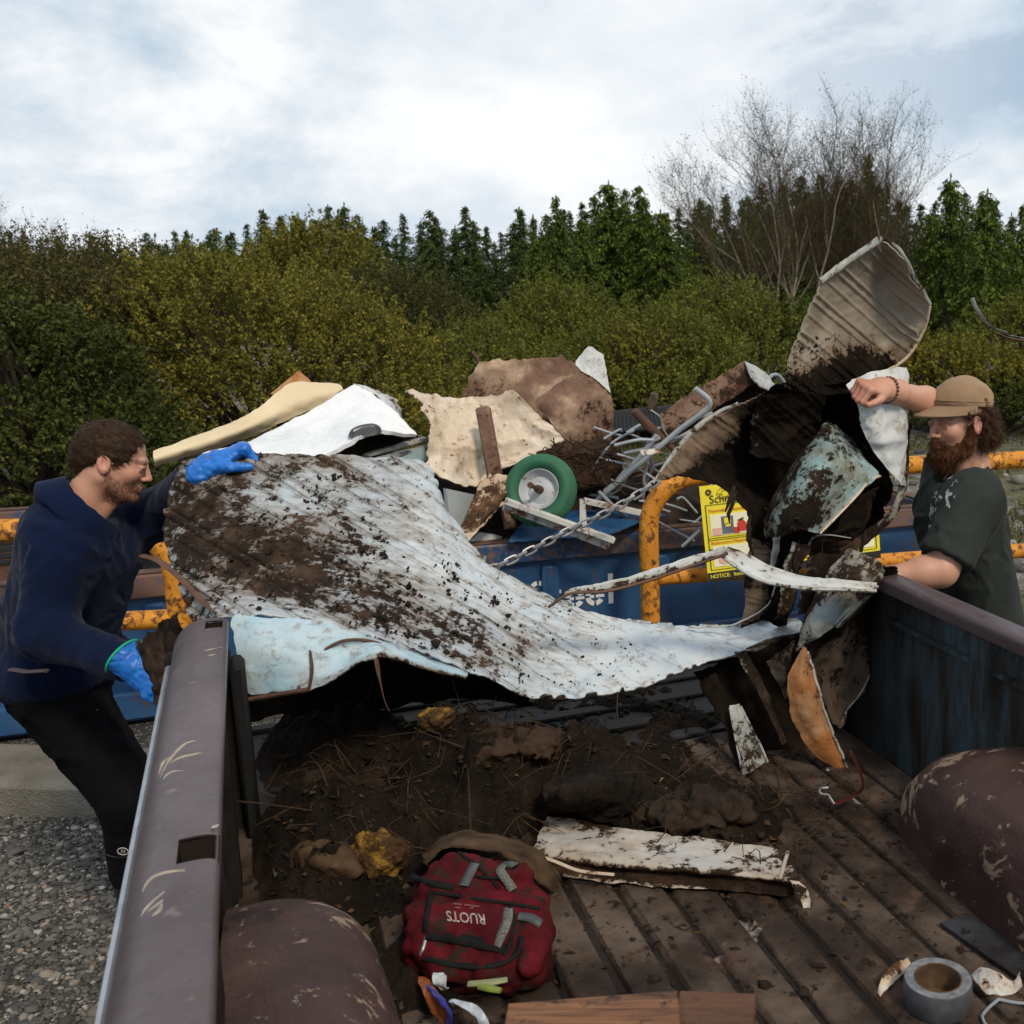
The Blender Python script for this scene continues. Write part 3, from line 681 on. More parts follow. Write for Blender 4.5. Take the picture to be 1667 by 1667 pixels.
kb = MB(); k0, k1 = PZ(-420, 1315, 0.0), PZ(150, 1335, 0.0)
e = (k1 - k0) / np.linalg.norm(k1 - k0); nrm = np.array((-e[1], e[0], 0))
kb.box(k0 + e * 2.2 + nrm * .19 + np.array((0, 0, .06)), (4.4 + 3.2, .38, .16), (e, nrm, (0, 0, 1)), .02)
tag(kb.build('concrete_kerb', M_conc), 'rough concrete kerb block behind the boots of the fleeced man', 'kerb')

ZR = .73
ra, rb = PZ(0, 955, ZR), PZ(1499, 825, ZR); ce = (rb - ra) / np.linalg.norm(rb - ra); cn = np.array((-ce[1], ce[0], 0)); UP = np.array((0, 0, 1.0))
c0 = ra - ce * 1.0; c1 = PZ(1540, 822, ZR); CL = np.linalg.norm(c1 - c0); CW = 2.1
cont = thing('scrap_container', 'blue open top scrap container lettered Steel behind the guard rails', 'container', (c0 + c1) / 2 * (1, 1, 0))
def at(u, d, z): return c0 * (1, 1, 0) + ce * u + cn * d + UP * z
b = MB()
ax = (ce, cn, UP)
b.box(at(CL / 2, .05, ZR / 2 - .05), (CL - .1, .03, ZR - .12), ax)
b.box(at(CL / 2, CW - .05, ZR / 2 - .05), (CL - .1, .03, ZR - .12), ax)
for u in (.05, CL - .05): b.box(at(u, CW / 2, ZR / 2 - .05), (.03, CW - .1, ZR - .12), ax)
b.build('wall', M_blue, cont)
b = MB(); b.box(at(CL / 2, CW / 2, .1), (CL - .12, CW - .12, .03), ax); b.build('floor_plate', M_rust, cont)
b = MB()
for dd in (.035, CW - .035): b.box(at(CL / 2, dd, ZR - .06), (CL, .085, .12), ax, .012, 1.0)
for u in (.04, CL - .04): b.box(at(u, CW / 2, ZR - .062), (.08, CW - .16, .115), ax, .012, 1.0)
b.build('top_rail', M_blue, cont)
b = MB(); b.box(at(CL / 2, .035, ZR + .003), (CL - .02, .075, .008), ax, .003); b.box(at(CL / 2, CW - .035, ZR + .003), (CL - .02, .075, .008), ax, .003); b.box(at(CL - .04, CW / 2, ZR + .004), (.07, CW - .2, .008), ax, .003)
b.build('rusty_edge', M_rust, cont)
u = .35; 
while u < CL - .2:
    b = MB(); b.box(at(u, .02, (ZR - .13) / 2 + .02), (.09, .05, ZR - .20), ax, .012); b.build('rib', M_blue, cont); u += .62
b = MB(); b.box(at(CL / 2, .01, .10), (CL, .06, .14), ax, .012); b.build('base_rail', M_blue, cont)
b = MB(); b.box(at(CL / 2, .068, ZR / 2 - .05), (CL - .2, .006, ZR - .16), ax); b.box(at(CL / 2, CW - .068, ZR / 2 - .05), (CL - .2, .006, ZR - .16), ax); b.build('lining', M_rust, cont)

# stencilled word on the side
M_sten = plain('stencil_white', (.62, .64, .64), .6, .15, 30)
def arcpts(cx, cy, r0, r1, a0, a1, n=14):
    a = np.radians(np.linspace(a0, a1, n)); o = [(cx + r1 * math.cos(x), cy + r1 * math.sin(x)) for x in a]; i = [(cx + r0 * math.cos(x), cy + r0 * math.sin(x)) for x in a[::-1]]
    return o, i
lt = MB()
def strip(o, i, u0, z0, s):
    n = len(o); pts = [at(u0 + s * x, .0295, z0 + s * y) for x, y in o + i[::-1]]
    V = np.array(pts); lt.add(V, [(k, k + 1, n + k + 1, n + k) for k in range(n - 1)])
def rect(x0, y0, x1, y1, u0, z0, s): lt.add([at(u0 + s * x, .0295, z0 + s * y) for x, y in ((x0, y0), (x1, y0), (x1, y1), (x0, y1))], [(0, 1, 2, 3)])
def e_let(u0, z0, s):
    for a0, a1 in ((20, 80), (100, 172), (188, 262), (278, 330)): strip(*arcpts(.30, .30, .15, .31, a0, a1), u0, z0, s)
    rect(.13, .25, .27, .35, u0, z0, s); rect(.33, .25, .61, .35, u0, z0, s)
ul = float(np.dot(PZ(850, 940, .45)[:2] - c0[:2], ce[:2]))
def u_at(px, py, z):
    dx, dy = (px - X0) / F_PX, (IMG / 2 - py) / F_PX
    d = np.array((dx, _cp + dy * _sp, -_sp + dy * _cp)); o = np.array((0, 0, CAMZ)); t_ = ((at(0, .03, 0) - o) @ cn) / (d @ cn); p = o + d * t_
    return float((p - at(0, 0, 0)) @ ce), float(p[2])
uS, zS = u_at(862, 992, 0); ut, zt = u_at(893, 990, 0); ue, _ = u_at(921, 988, 0); ue2, _ = u_at(954, 986, 0); uL, zL = u_at(989, 983, 0); _, zT = u_at(989, 934, 0)
s_ = (zT - zL)
z0 = zL
for a0, a1, cy in ((10, 80, .72), (100, 265, .72), (-80, 80, .26), (190, 260, .26)): strip(*arcpts(.30, cy, .14, .28, a0, a1), uS, z0, s_)
rect(.06, 0, .22, .62, ut, z0, s_); rect(.06, .70, .22, .86, ut, z0, s_); rect(.28, .52, .42, .64, ut, z0, s_)
e_let(ue, z0, s_); e_let(ue2, z0, s_); rect(.04, 0, .20, 1.0, uL, z0, s_)
lt.build('lettering', M_sten, cont, smooth=False)

def rail_frame(name, label, pts_top, ground_posts, low):
    r = thing(name, label, 'guard rail', (*pts_top[0][:2], 0), 'yellow guard rails along the bins')
    b = MB(); b.tube(pts_top, .050, 16); b.build('top_rail', M_yellow, r)
    for g in ground_posts:
        b = MB(); b.tube([(g[0], g[1], 0), (g[0], g[1], g[2])], .050, 16); b.lathe([(.001, .0), (.10, .0), (.10, .012), (.001, .012)], (g[0], g[1], .001), seg=20); b.build('post', M_yellow, r)
    b = MB(); b.tube(low, .042, 14); b.build('mid_rail', M_yellow, r)
    return r
def loop(pA, pB, zt, rad, n=10):
    """post at pA rising and bending over towards pB"""
    d = (pB - pA) / np.linalg.norm(pB - pA); pts = [pA + UP * zz for zz in np.linspace(zt - .5, zt - rad, 4)]
    for a in np.linspace(0, math.pi / 2, n)[1:]: pts.append(pA + UP * (zt - rad + rad * math.sin(a)) + d * rad * (1 - math.cos(a)))
    return pts + [pB + UP * zt]
g0 = P(1058, 950, 5.4) * (1, 1, 0); g1 = P(1640, 760, 5.98) * (1, 1, 0); g2 = g0 + (g1 - g0) * 1.9
rail_frame('guard_rail', 'bent yellow guard rail with a post and yellow notice behind the raised panel', loop(g0, g2, 1.09, .26), [(*g0[:2], .62), (*g2[:2], 1.06)], [g0 + UP * .56, g2 + UP * .56])
h0 = P(288, 950, 4.5) * (1, 1, 0); h2 = P(-500, 850, 4.25) * (1, 1, 0)
rail_frame('guard_rail', 'yellow guard rail bending down behind the fleeced man', loop(h0, h2, 1.03, .22), [(*h0[:2], .56), (*h2[:2], 1.0)], [h0 + UP * .62, h2 + UP * .60])

# chain across the gap
def f_zinc(t):
    v = t.coord('Object'); n = t.noise(v, 12, 5); return {'Base Color': t.ramp(n, [(.3, (.20, .20, .20)), (.7, (.42, .42, .42))]), 'Metallic': .75, 'Roughness': .45}
M_zinc = material('galvanised_steel', f_zinc)
cp = cr([P(1072, 783, 5.34), P(1000, 828, 5.26), P(930, 862, 5.18), P(870, 893, 5.1), P(800, 926, 5.0), P(640, 985, 4.85), P(470, 1000, 4.68), P(300, 965, 4.46)], 400)
sl = np.concatenate([[0], np.cumsum(np.linalg.norm(np.diff(cp, axis=0), axis=1))]); step = .050; b = MB()
for k in range(int(sl[-1] / step)):
    c_ = np.array([np.interp((k + .5) * step, sl, cp[:, i]) for i in range(3)]); c2 = np.array([np.interp((k + .7) * step, sl, cp[:, i]) for i in range(3)]); d_ = (c2 - c_) / np.linalg.norm(c2 - c_)
    s1 = np.cross(d_, UP); s1 /= np.linalg.norm(s1); s2 = np.cross(d_, s1); sd_ = (s1 + s2 * .8 if k % 2 else s2 - s1 * .8); sd_ /= np.linalg.norm(sd_)
    a = np.linspace(0, 2 * np.pi, 15); q_ = [c_ + d_ * (np.clip(math.cos(x) * 1.6, -1, 1) * .030) + sd_ * math.sin(x) * .0165 for x in a]
    b.tube(q_, .0062, 6, False)
tag(b.build('chain', M_zinc), 'grey steel chain sagging from the bent yellow post across the gap', 'chain')

# notice board on the rails
M_syel = plain('notice_yellow', (.80, .66, .04), .4, .06, 4, .02); M_spale = plain('notice_pale', (.80, .77, .55), .4, .05, 4, .02); M_sblk = plain('notice_black', (.02, .02, .018), .5, .1, 20, .02)
M_sred = plain('notice_red', (.55, .05, .03), .5, .1, 20, .02); M_sor = plain('notice_orange', (.70, .20, .04), .5, .1, 20, .02); M_sgrn = plain('notice_green', (.03, .22, .12), .5, .1, 20, .02); M_sgry = plain('notice_grey', (.12, .14, .16), .5, .2, 20, .02); M_spink = plain('notice_pink', (.70, .38, .30), .5, .1, 20, .02)
sTL, sBL, sTR = P(1138, 792, 5.28), P(1153, 946, 5.28), P(1424, 762, 5.62)
SW = np.linalg.norm(sTR - sTL); sx = (sTR - sTL) / SW; SH = np.linalg.norm(sBL - sTL); sy = (sTL - sBL) / SH; sn = np.cross(sx, sy); sn /= np.linalg.norm(sn)
if sn[1] > 0: sn = -sn
def sp(u, v, lift=.003): return sTL + sx * (u * SW) - sy * ((1 - v) * SH) + sn * lift      # u right, v up, both 0..1
sign = thing('notice_board', 'yellow notice of forbidden materials hanging on the bent yellow rail', 'sign', sp(.5, 0))
b = MB(); b.poly([sp(0, 0, 0), sp(1, 0, 0), sp(1, 1, 0), sp(0, 1, 0)], .003); b.build('board', M_syel, sign, smooth=False)
def flat(name, rects, mat, lift=.004):
    b = MB()
    for r_ in rects:
        pts = [sp(*q, lift) for q in (r_ if len(r_) != 4 or not np.isscalar(r_[0]) else [(r_[0], r_[1]), (r_[2], r_[1]), (r_[2], r_[3]), (r_[0], r_[3])])]; b.poly(pts, .0012)
    return b.build(name, mat, sign, smooth=False)
flat('picture_panel', [(.04, .47, .255, .69), (.29, .47, .50, .69), (.53, .47, .74, .69), (.77, .47, .965, .69), (.04, .14, .255, .36), (.29, .14, .50, .36), (.53, .14, .74, .36), (.77, .14, .965, .36)], M_spale)
lines = [(.02, .795, .98, .80), (.02, .445, .98, .449), (.02, .425, .98, .429), (.02, .11, .98, .114)] + [(x, .114, x + .004, .795) for x in (.02, .265, .28, .51, .52, .75, .76, .976)]
flat('ruled_line', lines, M_sblk, .005)
flat('footer', [(0, 0, 1, .085)], M_sblk, .005)
circ = lambda cx, cy, rx, ry, n=18: [(cx + rx * math.cos(6.2832 * k / n), cy + ry * math.sin(6.2832 * k / n)) for k in range(n)]
flat('drum_picture', [(.10, .48, .165, .665)], M_sgry, .006); flat('drum_label', [(.115, .59, .15, .65), (.12, .555, .148, .58)], M_syel, .0075)
flat('extinguisher_picture', [(.185, .49, .235, .585), [(.19, .585), (.23, .585), (.215, .62), (.2, .62)], (.165, .475, .195, .54)], M_sred, .006); flat('extinguisher_hose', [[(.185, .61), (.20, .60), (.225, .625), (.22, .635)]], M_sblk, .0075)
flat('can_picture', [(.048, .475, .095, .55)], M_spink, .006)
flat('diamond_picture', [[(.345, .53), (.395, .585), (.345, .65), (.295, .585)]], M_sor, .006); flat('bars_picture', [(.32, .475, .338, .53), (.348, .475, .366, .53)], M_sred, .0065)
flat('round_picture', [circ(.10, .21, .035, .05), circ(.62, .57, .04, .06)], M_spink, .006)
flat('bottle_picture', [(.82, .48, .845, .58), (.86, .48, .90, .56), [(.82, .58), (.845, .58), (.838, .63), (.826, .63)]], M_sred, .006); flat('green_bottle_picture', [(.91, .48, .95, .60), [(.91, .6), (.95, .6), (.935, .65), (.925, .65)]], M_sgrn, .006)
b = MB(); a = np.linspace(0, 6.2832, 25)
for rx, ry in ((.045, .06), (.02, .035)): b.tube([sp(.135 + rx * math.cos(x), .905 + ry * math.sin(x), .006) for x in a], .0012, 4, False)
b.tube([sp(.09, .905, .006), sp(.115, .905, .006)], .0012, 4); b.tube([sp(.155, .905, .006), sp(.18, .905, .006)], .0012, 4)
b.build('emblem', M_sblk, sign)
b = MB(); b.lathe([(.006, 0), (.016, 0), (.016, .004), (.006, .004)], sp(.045, .93, .002), sn, 16); b.build('grommet', M_rust, sign)
def words(txt, u, v, size, mat, name='lettering', bold=0.0, xs=1.0):
    cu = bpy.data.curves.new(name, 'FONT'); cu.body = txt; cu.size = 1.0; cu.offset = bold; cu.fill_mode = 'FRONT'; cu.resolution_u = 3
    tmp = bpy.data.objects.new('tmp', cu); COL.objects.link(tmp); dg = bpy.context.evaluated_depsgraph_get(); me = bpy.data.meshes.new_from_object(tmp.evaluated_get(dg)); bpy.data.objects.remove(tmp)
    V = np.empty(len(me.vertices) * 3); me.vertices.foreach_get('co', V); V = V.reshape(-1, 3); Fc = [tuple(p.vertices) for p in me.polygons]
    W = sp(u, v, .0065) + V[:, :1] * sx * size * xs + V[:, 1:2] * sy * size
    return mesh_obj(name, W, Fc, mat, sign, smooth=False)
words('Schnitzer', .045, .815, .058, M_sblk); words('NOT ACCEPTED', .31, .85, .075, M_sred, bold=.02); words('Flammable Materials', .035, .72, .024, M_sred); words('Explosives', .33, .72, .03, M_sred)
words('Radioactive Materials', .035, .38, .024, M_sred); words('Compressed', .29, .38, .03, M_sred); words('NOTICE:  Items marked with', .012, .025, .028, M_syel, bold=.012)
# ------------------------------------------------------------ pickup bed
ZRAIL, ZFLOOR = 1.30, .80
T0 = PZ(370, 1005, ZRAIL); T0[2] = 0
VPv = np.array(((390 - X0) / F_PX, _cp + .1997 * _sp, 0)); TL = VPv / np.linalg.norm(VPv); TA = np.array((TL[1], -TL[0], 0))
def T(a, v, z): return T0 + TA * a + TL * v + UP * z
WB, V0, V1 = 1.49, -2.62, 0.0
def f_truck(t):
    v = t.coord('Object'); n = t.noise(v, 3.0, 6, .62); n2 = t.noise(v, 22, 6, .7); f = t.noise(v, 160, 3)
    c = t.ramp(n, [(.3, (.050, .032, .034)), (.55, (.080, .054, .057)), (.75, (.115, .083, .086))])
    c = t.mix(t.step(n2, .60, .72), c, (.17, .13, .115)); c = t.mix(t.math('MULTIPLY', t.step(n2, .42, .33), .6), c, (.03, .022, .02))
    return {'Base Color': c, 'Roughness': t.ramp(n2, [(.3, .29), (.7, .52)]), 'Normal': t.bump(f, .12, .002), 'Specular IOR Level': .5}
M_truck = material('faded_maroon_paint', f_truck)
def f_inner(t):
    v = t.coord('Object'); n = t.noise(t.mapping(v, (1, 1, .22)), 9, 6, .7, .3); n2 = t.noise(v, 2.2, 5, .6); f = t.noise(v, 90, 4)
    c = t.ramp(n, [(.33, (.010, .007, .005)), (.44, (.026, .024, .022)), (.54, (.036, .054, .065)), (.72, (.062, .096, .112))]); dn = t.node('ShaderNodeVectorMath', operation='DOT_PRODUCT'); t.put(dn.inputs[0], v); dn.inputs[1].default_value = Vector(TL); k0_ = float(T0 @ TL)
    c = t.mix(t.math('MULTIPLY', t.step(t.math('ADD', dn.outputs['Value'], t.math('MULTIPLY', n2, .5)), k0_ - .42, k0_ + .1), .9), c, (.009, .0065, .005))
    return {'Base Color': c, 'Roughness': .7, 'Specular IOR Level': .15, 'Normal': t.bump(t.math('ADD', n, f), .3, .004)}
M_inner = material('grimy_blue_side', f_inner)
M_innerdark = plain('near_black_inner', (.016, .012, .009), .75, .5, 8, .4)  # near-black for the left inner side and the stake pockets
def f_arch(t):
    v = t.coord('Object'); n = t.noise(v, 5, 6, .6); n2 = t.noise(v, 9.5, 7, .68, .6); f = t.noise(v, 120, 4)
    c = t.ramp(n, [(.3, (.030, .014, .011)), (.55, (.058, .029, .023)), (.75, (.088, .052, .042))])
    c = t.mix(t.step(n2, .58, .61), c, (.26, .18, .125)); c = t.mix(t.step(t.noise(v, 34, 5, .7), .63, .70), c, (.2, .16, .13)); c = t.mix(t.step(t.noise(v, 9, 5), .62, .72), c, (.02, .012, .01))
    return {'Base Color': c, 'Roughness': .62, 'Specular IOR Level': .3, 'Normal': t.bump(t.math('ADD', n2, f), .4, .005)}
M_arch = material('rusty_wheel_arch', f_arch)
def f_bed(t):
    v = t.coord('Object'); n = t.noise(v, 4, 6, .65); n2 = t.noise(v, 26, 6, .7); f = t.noise(v, 110, 4); n4 = t.noise(v, 7, 5, .6, .5)
    c = t.ramp(n, [(.3, (.012, .007, .005)), (.45, (.034, .022, .015)), (.6, (.070, .046, .032)), (.8, (.12, .085, .06))])
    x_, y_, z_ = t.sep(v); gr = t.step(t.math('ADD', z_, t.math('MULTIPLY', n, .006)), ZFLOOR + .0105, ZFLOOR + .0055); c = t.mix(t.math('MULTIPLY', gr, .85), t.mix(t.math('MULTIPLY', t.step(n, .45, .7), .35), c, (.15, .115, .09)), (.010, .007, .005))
    c = t.mix(t.step(n2, .44, .36), c, (.014, .009, .007)); c = t.mix(t.step(n4, .68, .71), c, (.20, .165, .14)); c = t.mix(t.math('MULTIPLY', t.step(t.noise(v, 11, 4), .60, .70), .5), c, (.10, .05, .028))
    return {'Base Color': c, 'Roughness': .75, 'Specular IOR Level': .18, 'Normal': t.bump(t.math('ADD', n2, f), .45, .005)}
M_bed = material('muddy_bed_floor', f_bed)
def f_tail(t):
    v = t.coord('Object'); n = t.noise(v, 4, 6, .65); n2 = t.noise(v, 30, 6, .72)
    c = t.ramp(n, [(.35, (.006, .0045, .0035)), (.52, (.015, .012, .011)), (.7, (.040, .043, .050))]); c = t.mix(t.step(n2, .46, .38), c, (.012, .008, .006))
    return {'Base Color': c, 'Roughness': .65, 'Specular IOR Level': .2, 'Normal': t.bump(n2, .4, .004)}
M_tail = material('muddy_tailgate_paint', f_tail)
M_chrome = plain('dull_chrome', (.42, .43, .45), .32, .2, 20, .05, .9)
M_scuff = plain('pale_scuff', (.30, .25, .20), .7, .3, 40, .2)
truck = thing('pickup_truck', 'maroon pickup bed with faded rails, muddy floor and lowered tailgate', 'truck', T(WB / 2, -1.2, 0))

def profile_strip(name, prof, v0, v1, mat, nv=120, keep=None, thick=.0025, mirror=False, parent=None):
    pr = np.array(prof); pr = cr(pr, 40)
    if mirror: pr[:, 0] = WB - pr[:, 0]
    vs = np.linspace(v0, v1, nv)
    ctrl = [[T(a, v, z) for v in vs] for a, z in pr]; G = np.array(ctrl)
    N = grid_normals(G); n = G.shape[0] * G.shape[1]; idx = np.arange(n).reshape(G.shape[:2]); q = np.stack([idx[:-1, :-1], idx[1:, :-1], idx[1:, 1:], idx[:-1, 1:]], -1)
    if keep is not None:
        A = (pr[:-1, 0] + pr[1:, 0])[:, None] / 2; Vv = (vs[:-1] + vs[1:])[None] / 2; q = q[keep(A + 0 * Vv, Vv + 0 * A)]
    q = q.reshape(-1, 4)
    return mesh_obj(name, np.concatenate([G.reshape(-1, 3), (G - N * thick).reshape(-1, 3)]), np.concatenate([q, q[:, ::-1] + n]), mat, parent or truck, True, sharp=45)
top_prof = [(-.004, 1.262), (-.002, 1.275), (-.001, 1.290), (-.006, 1.297), (-.018, 1.30), (-.040, 1.300), (-.058, 1.298), (-.076, 1.291), (-.092, 1.276), (-.104, 1.256), (-.110, 1.236)]
def v_at(px, py): p = PZ(px, py, ZRAIL); return float((p - T0) @ TL), float((p - T0) @ TA)
h1, h1a = v_at(321, 1383); h2v, h2a = v_at(348, 1018)
hk = lambda A, V: ~(((abs(V - h1) < .034) & (abs(A - h1a) < .021)) | ((abs(V - h2v) < .03) & (abs(A - h2a) < .017)))
profile_strip('bed_rail', top_prof, V0, V1, M_truck, 420, hk)
profile_strip('bed_rail', top_prof, V0, V1 + .02, M_truck, 60, None, mirror=True)
for mir in (False, True):
    f = (lambda a: WB - a) if mir else (lambda a: a)
    b = MB()
    for prof in ([(-.108, 1.232), (-.150, 1.10), (-.155, .62), (-.13, .48)],):
        pts = cr(np.array(prof), 14)
        for (a0, z0), (a1, z1) in zip(pts[:-1], pts[1:]): b.add([T(f(a0), V0, z0), T(f(a0), V1 - .005, z0), T(f(a1), V1 - .005, z1), T(f(a1), V0, z1)], [(0, 1, 2, 3)] if not mir else [(0, 3, 2, 1)])
    b.build('outer_side', M_truck, truck)
    b = MB()                                            # inner wall with pressed ribs, closing pillar at the tail
    vs = np.linspace(V0, V1 - .01, 150); off = .030 - .018 * (np.abs(((vs - V0) % .42) - .21) < .045)
    zs = [1.264, 1.24, .84, .80]; oo = [-.03, 0, 0, .02]
    V = [T(f(-.0 - (o if k else o + .0) - (0 if k in (0, 3) else 0) + oo[k] * .0 - (0 if k else 0) + (-.0)), v, zs[k]) for v, o in zip(vs, off) for k in range(4)]
    b.add(V, [(i * 4 + k, i * 4 + k + 1, (i + 1) * 4 + k + 1, (i + 1) * 4 + k) for i in range(149) for k in range(3)])
    b.build('inner_side', M_inner if mir else M_innerdark, truck)
    b = MB(); 
    ax = (TA, TL, UP)
    b.box(T(f(-.065), V1 - .02, .99), (.13, .035, .50), ax, .01); b.box(T(f(.012), V1 - .05, 1.0), (.03, .10, .43), ax, .008)
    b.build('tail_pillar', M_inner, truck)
    b = MB(); b.tube([T(f(-.114), v, 1.233) for v in np.linspace(V0, V1 - .12, 20)], .0085, 8, flat=1.3); b.build('chrome_strip', M_chrome, truck)
for mir in (False, True):
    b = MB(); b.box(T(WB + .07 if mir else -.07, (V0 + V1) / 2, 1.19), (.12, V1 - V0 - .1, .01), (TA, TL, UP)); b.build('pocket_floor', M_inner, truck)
for hv_, ha_, hl_, hw_ in ((h1, h1a, .038, .024), (h2v, h2a, .034, .020)):
    b = MB(); ax = (TA, TL, UP)
    for s_ in (-1, 1): b.box(T(ha_ + s_ * hw_, hv_, 1.262), (.003, hl_ * 2, .068), ax); b.box(T(ha_, hv_ + s_ * hl_, 1.262), (hw_ * 2, .003, .068), ax)
    b.box(T(ha_, hv_, 1.226), (hw_ * 2, hl_ * 2, .003), ax); b.build('stake_pocket', M_innerdark, truck)
# screw holes and pale scuffs on the near rail
def on_rail(px, py):
    q = PZ(px, py, ZRAIL); a = float((q - T0) @ TA); v = float((q - T0) @ TL)
    for _ in range(8):
        z = np.interp(-a, [0, .040, .058, .076, .092, .104, .11], [1.30, 1.30, 1.298, 1.291, 1.276, 1.256, 1.236]); q = PZ(px, py, z); a = float((q - T0) @ TA); v = float((q - T0) @ TL)
    return q
b = MB()
for px, py, r_ in ((312, 1422, .0036), (316, 1604, .0036), (305, 1657, .0042), (350, 1033, .003)):
    b.lathe([(.0005, 0), (r_, 0), (r_, .0006), (.0005, .0006)], on_rail(px, py) + UP * .0004, UP, 12)
b.build('screw_hole', plain('screw_dark', (.01, .008, .008), .9), truck)
b = MB()
def scuff(pts, w0, w1):
    p = cr(np.array([on_rail(*q) + UP * .0030 for q in pts]), 14); wd = np.interp(np.linspace(0, 1, 14), [0, .4, 1], [w0 * .2, w1, w0 * .5]); b.tube(p, wd, 6, flat=.15)
for q in ([(255, 1285), (275, 1245), (300, 1215), (320, 1208)], [(260, 1272), (285, 1242), (312, 1232), (328, 1228)], [(262, 1280), (278, 1262), (300, 1258)], [(256, 1275), (272, 1240), (300, 1238)], [(230, 1465), (245, 1437), (275, 1424), (302, 1421)], [(225, 1508), (245, 1478), (268, 1455)], [(228, 1505), (250, 1483), (266, 1468)], [(245, 1500), (258, 1488), (264, 1474)], [(332, 1062), (345, 1059), (362, 1056)], [(338, 1070), (352, 1067)], [(345, 1352), (356, 1345)]):
    scuff(q, .002, .0048)
b.build('scuff_mark', M_scuff, truck)
# front panel of the bed, just under the photographer
b = MB(); b.box(T(WB / 2, V0 + .02, 1.02), (WB + .26, .04, .52), (TA, TL, UP), .01); b.build('front_panel', M_truck, truck)
# floor with lengthwise pressed ridges
na, nv = 260, 120
As = np.linspace(-.02, WB + .02, na); Vs = np.linspace(V0, V1, nv); ph = ((As - .03) / .093) % 1
hz = .013 * np.clip(np.minimum((ph - .08) / .07, (.92 - ph) / .07) + .3, 0, 1)
G = np.array([[T(a, v, ZFLOOR + z) for v in Vs] for a, z in zip(As, hz)]); G[..., 2] += .004 * fbm(G * 3.0, 3, 61) + .0012 * fbm(G * 40, 3, 62)
idx = np.arange(na * nv).reshape(na, nv); q = np.stack([idx[:-1, :-1], idx[1:, :-1], idx[1:, 1:], idx[:-1, 1:]], -1).reshape(-1, 4)
mesh_obj('bed_floor', G.reshape(-1, 3), q, M_bed, truck, True, sharp=40)
b = MB(); b.box(T(WB / 2, V1 - .01, .73), (WB + .2, .05, .13), (TA, TL, UP), .012); b.build('rear_sill', M_tail, truck)
# tailgate folded down
b = MB(); b.box(T(WB / 2, V1 + .31, .785), (WB - .01, .57, .045), (TA, TL, UP), .012)
for dv in (.16, .31, .46): b.box(T(WB / 2, V1 + dv, .8115), (WB - .1, .05, .012), (TA, TL, UP), .005)
b.box(T(WB / 2, V1 + .035, .812), (WB - .02, .05, .012), (TA, TL, UP), .004); b.box(T(WB / 2, V1 + .57, .812), (WB - .02, .04, .014), (TA, TL, UP), .005)
b.build('tailgate', M_tail, truck)
# wheel arches
def arch(mir):
    f = (lambda a: WB - a) if mir else (lambda a: a)
    nu_, nw = 70, 40; vc, hl, W_, H_ = -1.14, .53, .235, .285; pts = []
    for i in range(nu_):
        s = np.linspace(-1, 1, nu_)[i]; e_ = (1 - abs(s) ** 2.6) ** (1 / 2.0)
        for j in range(nw):
            an = np.linspace(0, math.pi / 2, nw)[j]; ww = W_ * (.35 + .65 * e_ ** .8) if abs(s) < 1 else W_ * .35; hh = H_ * e_
            a_ = ww * math.sin(an) ** .62; z_ = hh * max(math.cos(an), 0) ** .55
            pts.append(T(f(-.02 + a_), vc + hl * s, ZFLOOR - .005 + z_))
    Gv = np.array(pts).reshape(nu_, nw, 3); Gv += grid_normals(Gv) * (.006 * fbm(Gv * 7, 3, 71) + .0015 * fbm(Gv * 30, 3, 72))[..., None]
    ix = np.arange(nu_ * nw).reshape(nu_, nw); q = np.stack([ix[:-1, :-1], ix[1:, :-1], ix[1:, 1:], ix[:-1, 1:]], -1).reshape(-1, 4)
    return mesh_obj('wheel_arch', Gv.reshape(-1, 3), q if mir else q[:, ::-1], M_arch, truck)
arch(False); arch(True)
# wheels and underbody (outside the picture, but there when you step aside)
M_tyre = plain('black_rubber', (.018, .018, .018), .85, .2, 20, .4); M_rim = plain('steel_rim', (.3, .3, .3), .45, .2, 10, .1, .6)
for a_ in (-.02, WB + .02):
    b = MB(); b.lathe([(.20, -.09), (.30, -.11), (.345, -.085), (.355, -.03), (.355, .03), (.345, .085), (.30, .11), (.20, .09), (.20, -.09)], T(a_, -1.14, .355), TA, 40); wh = b.build('wheel', M_tyre, truck)
    b = MB(); b.lathe([(.001, -.05), (.06, -.06), (.08, -.03), (.17, -.04), (.205, -.085), (.205, .085), (.17, .04), (.001, .04)], T(a_, -1.14, .355), TA, 32); b.build('rim', M_rim, wh)
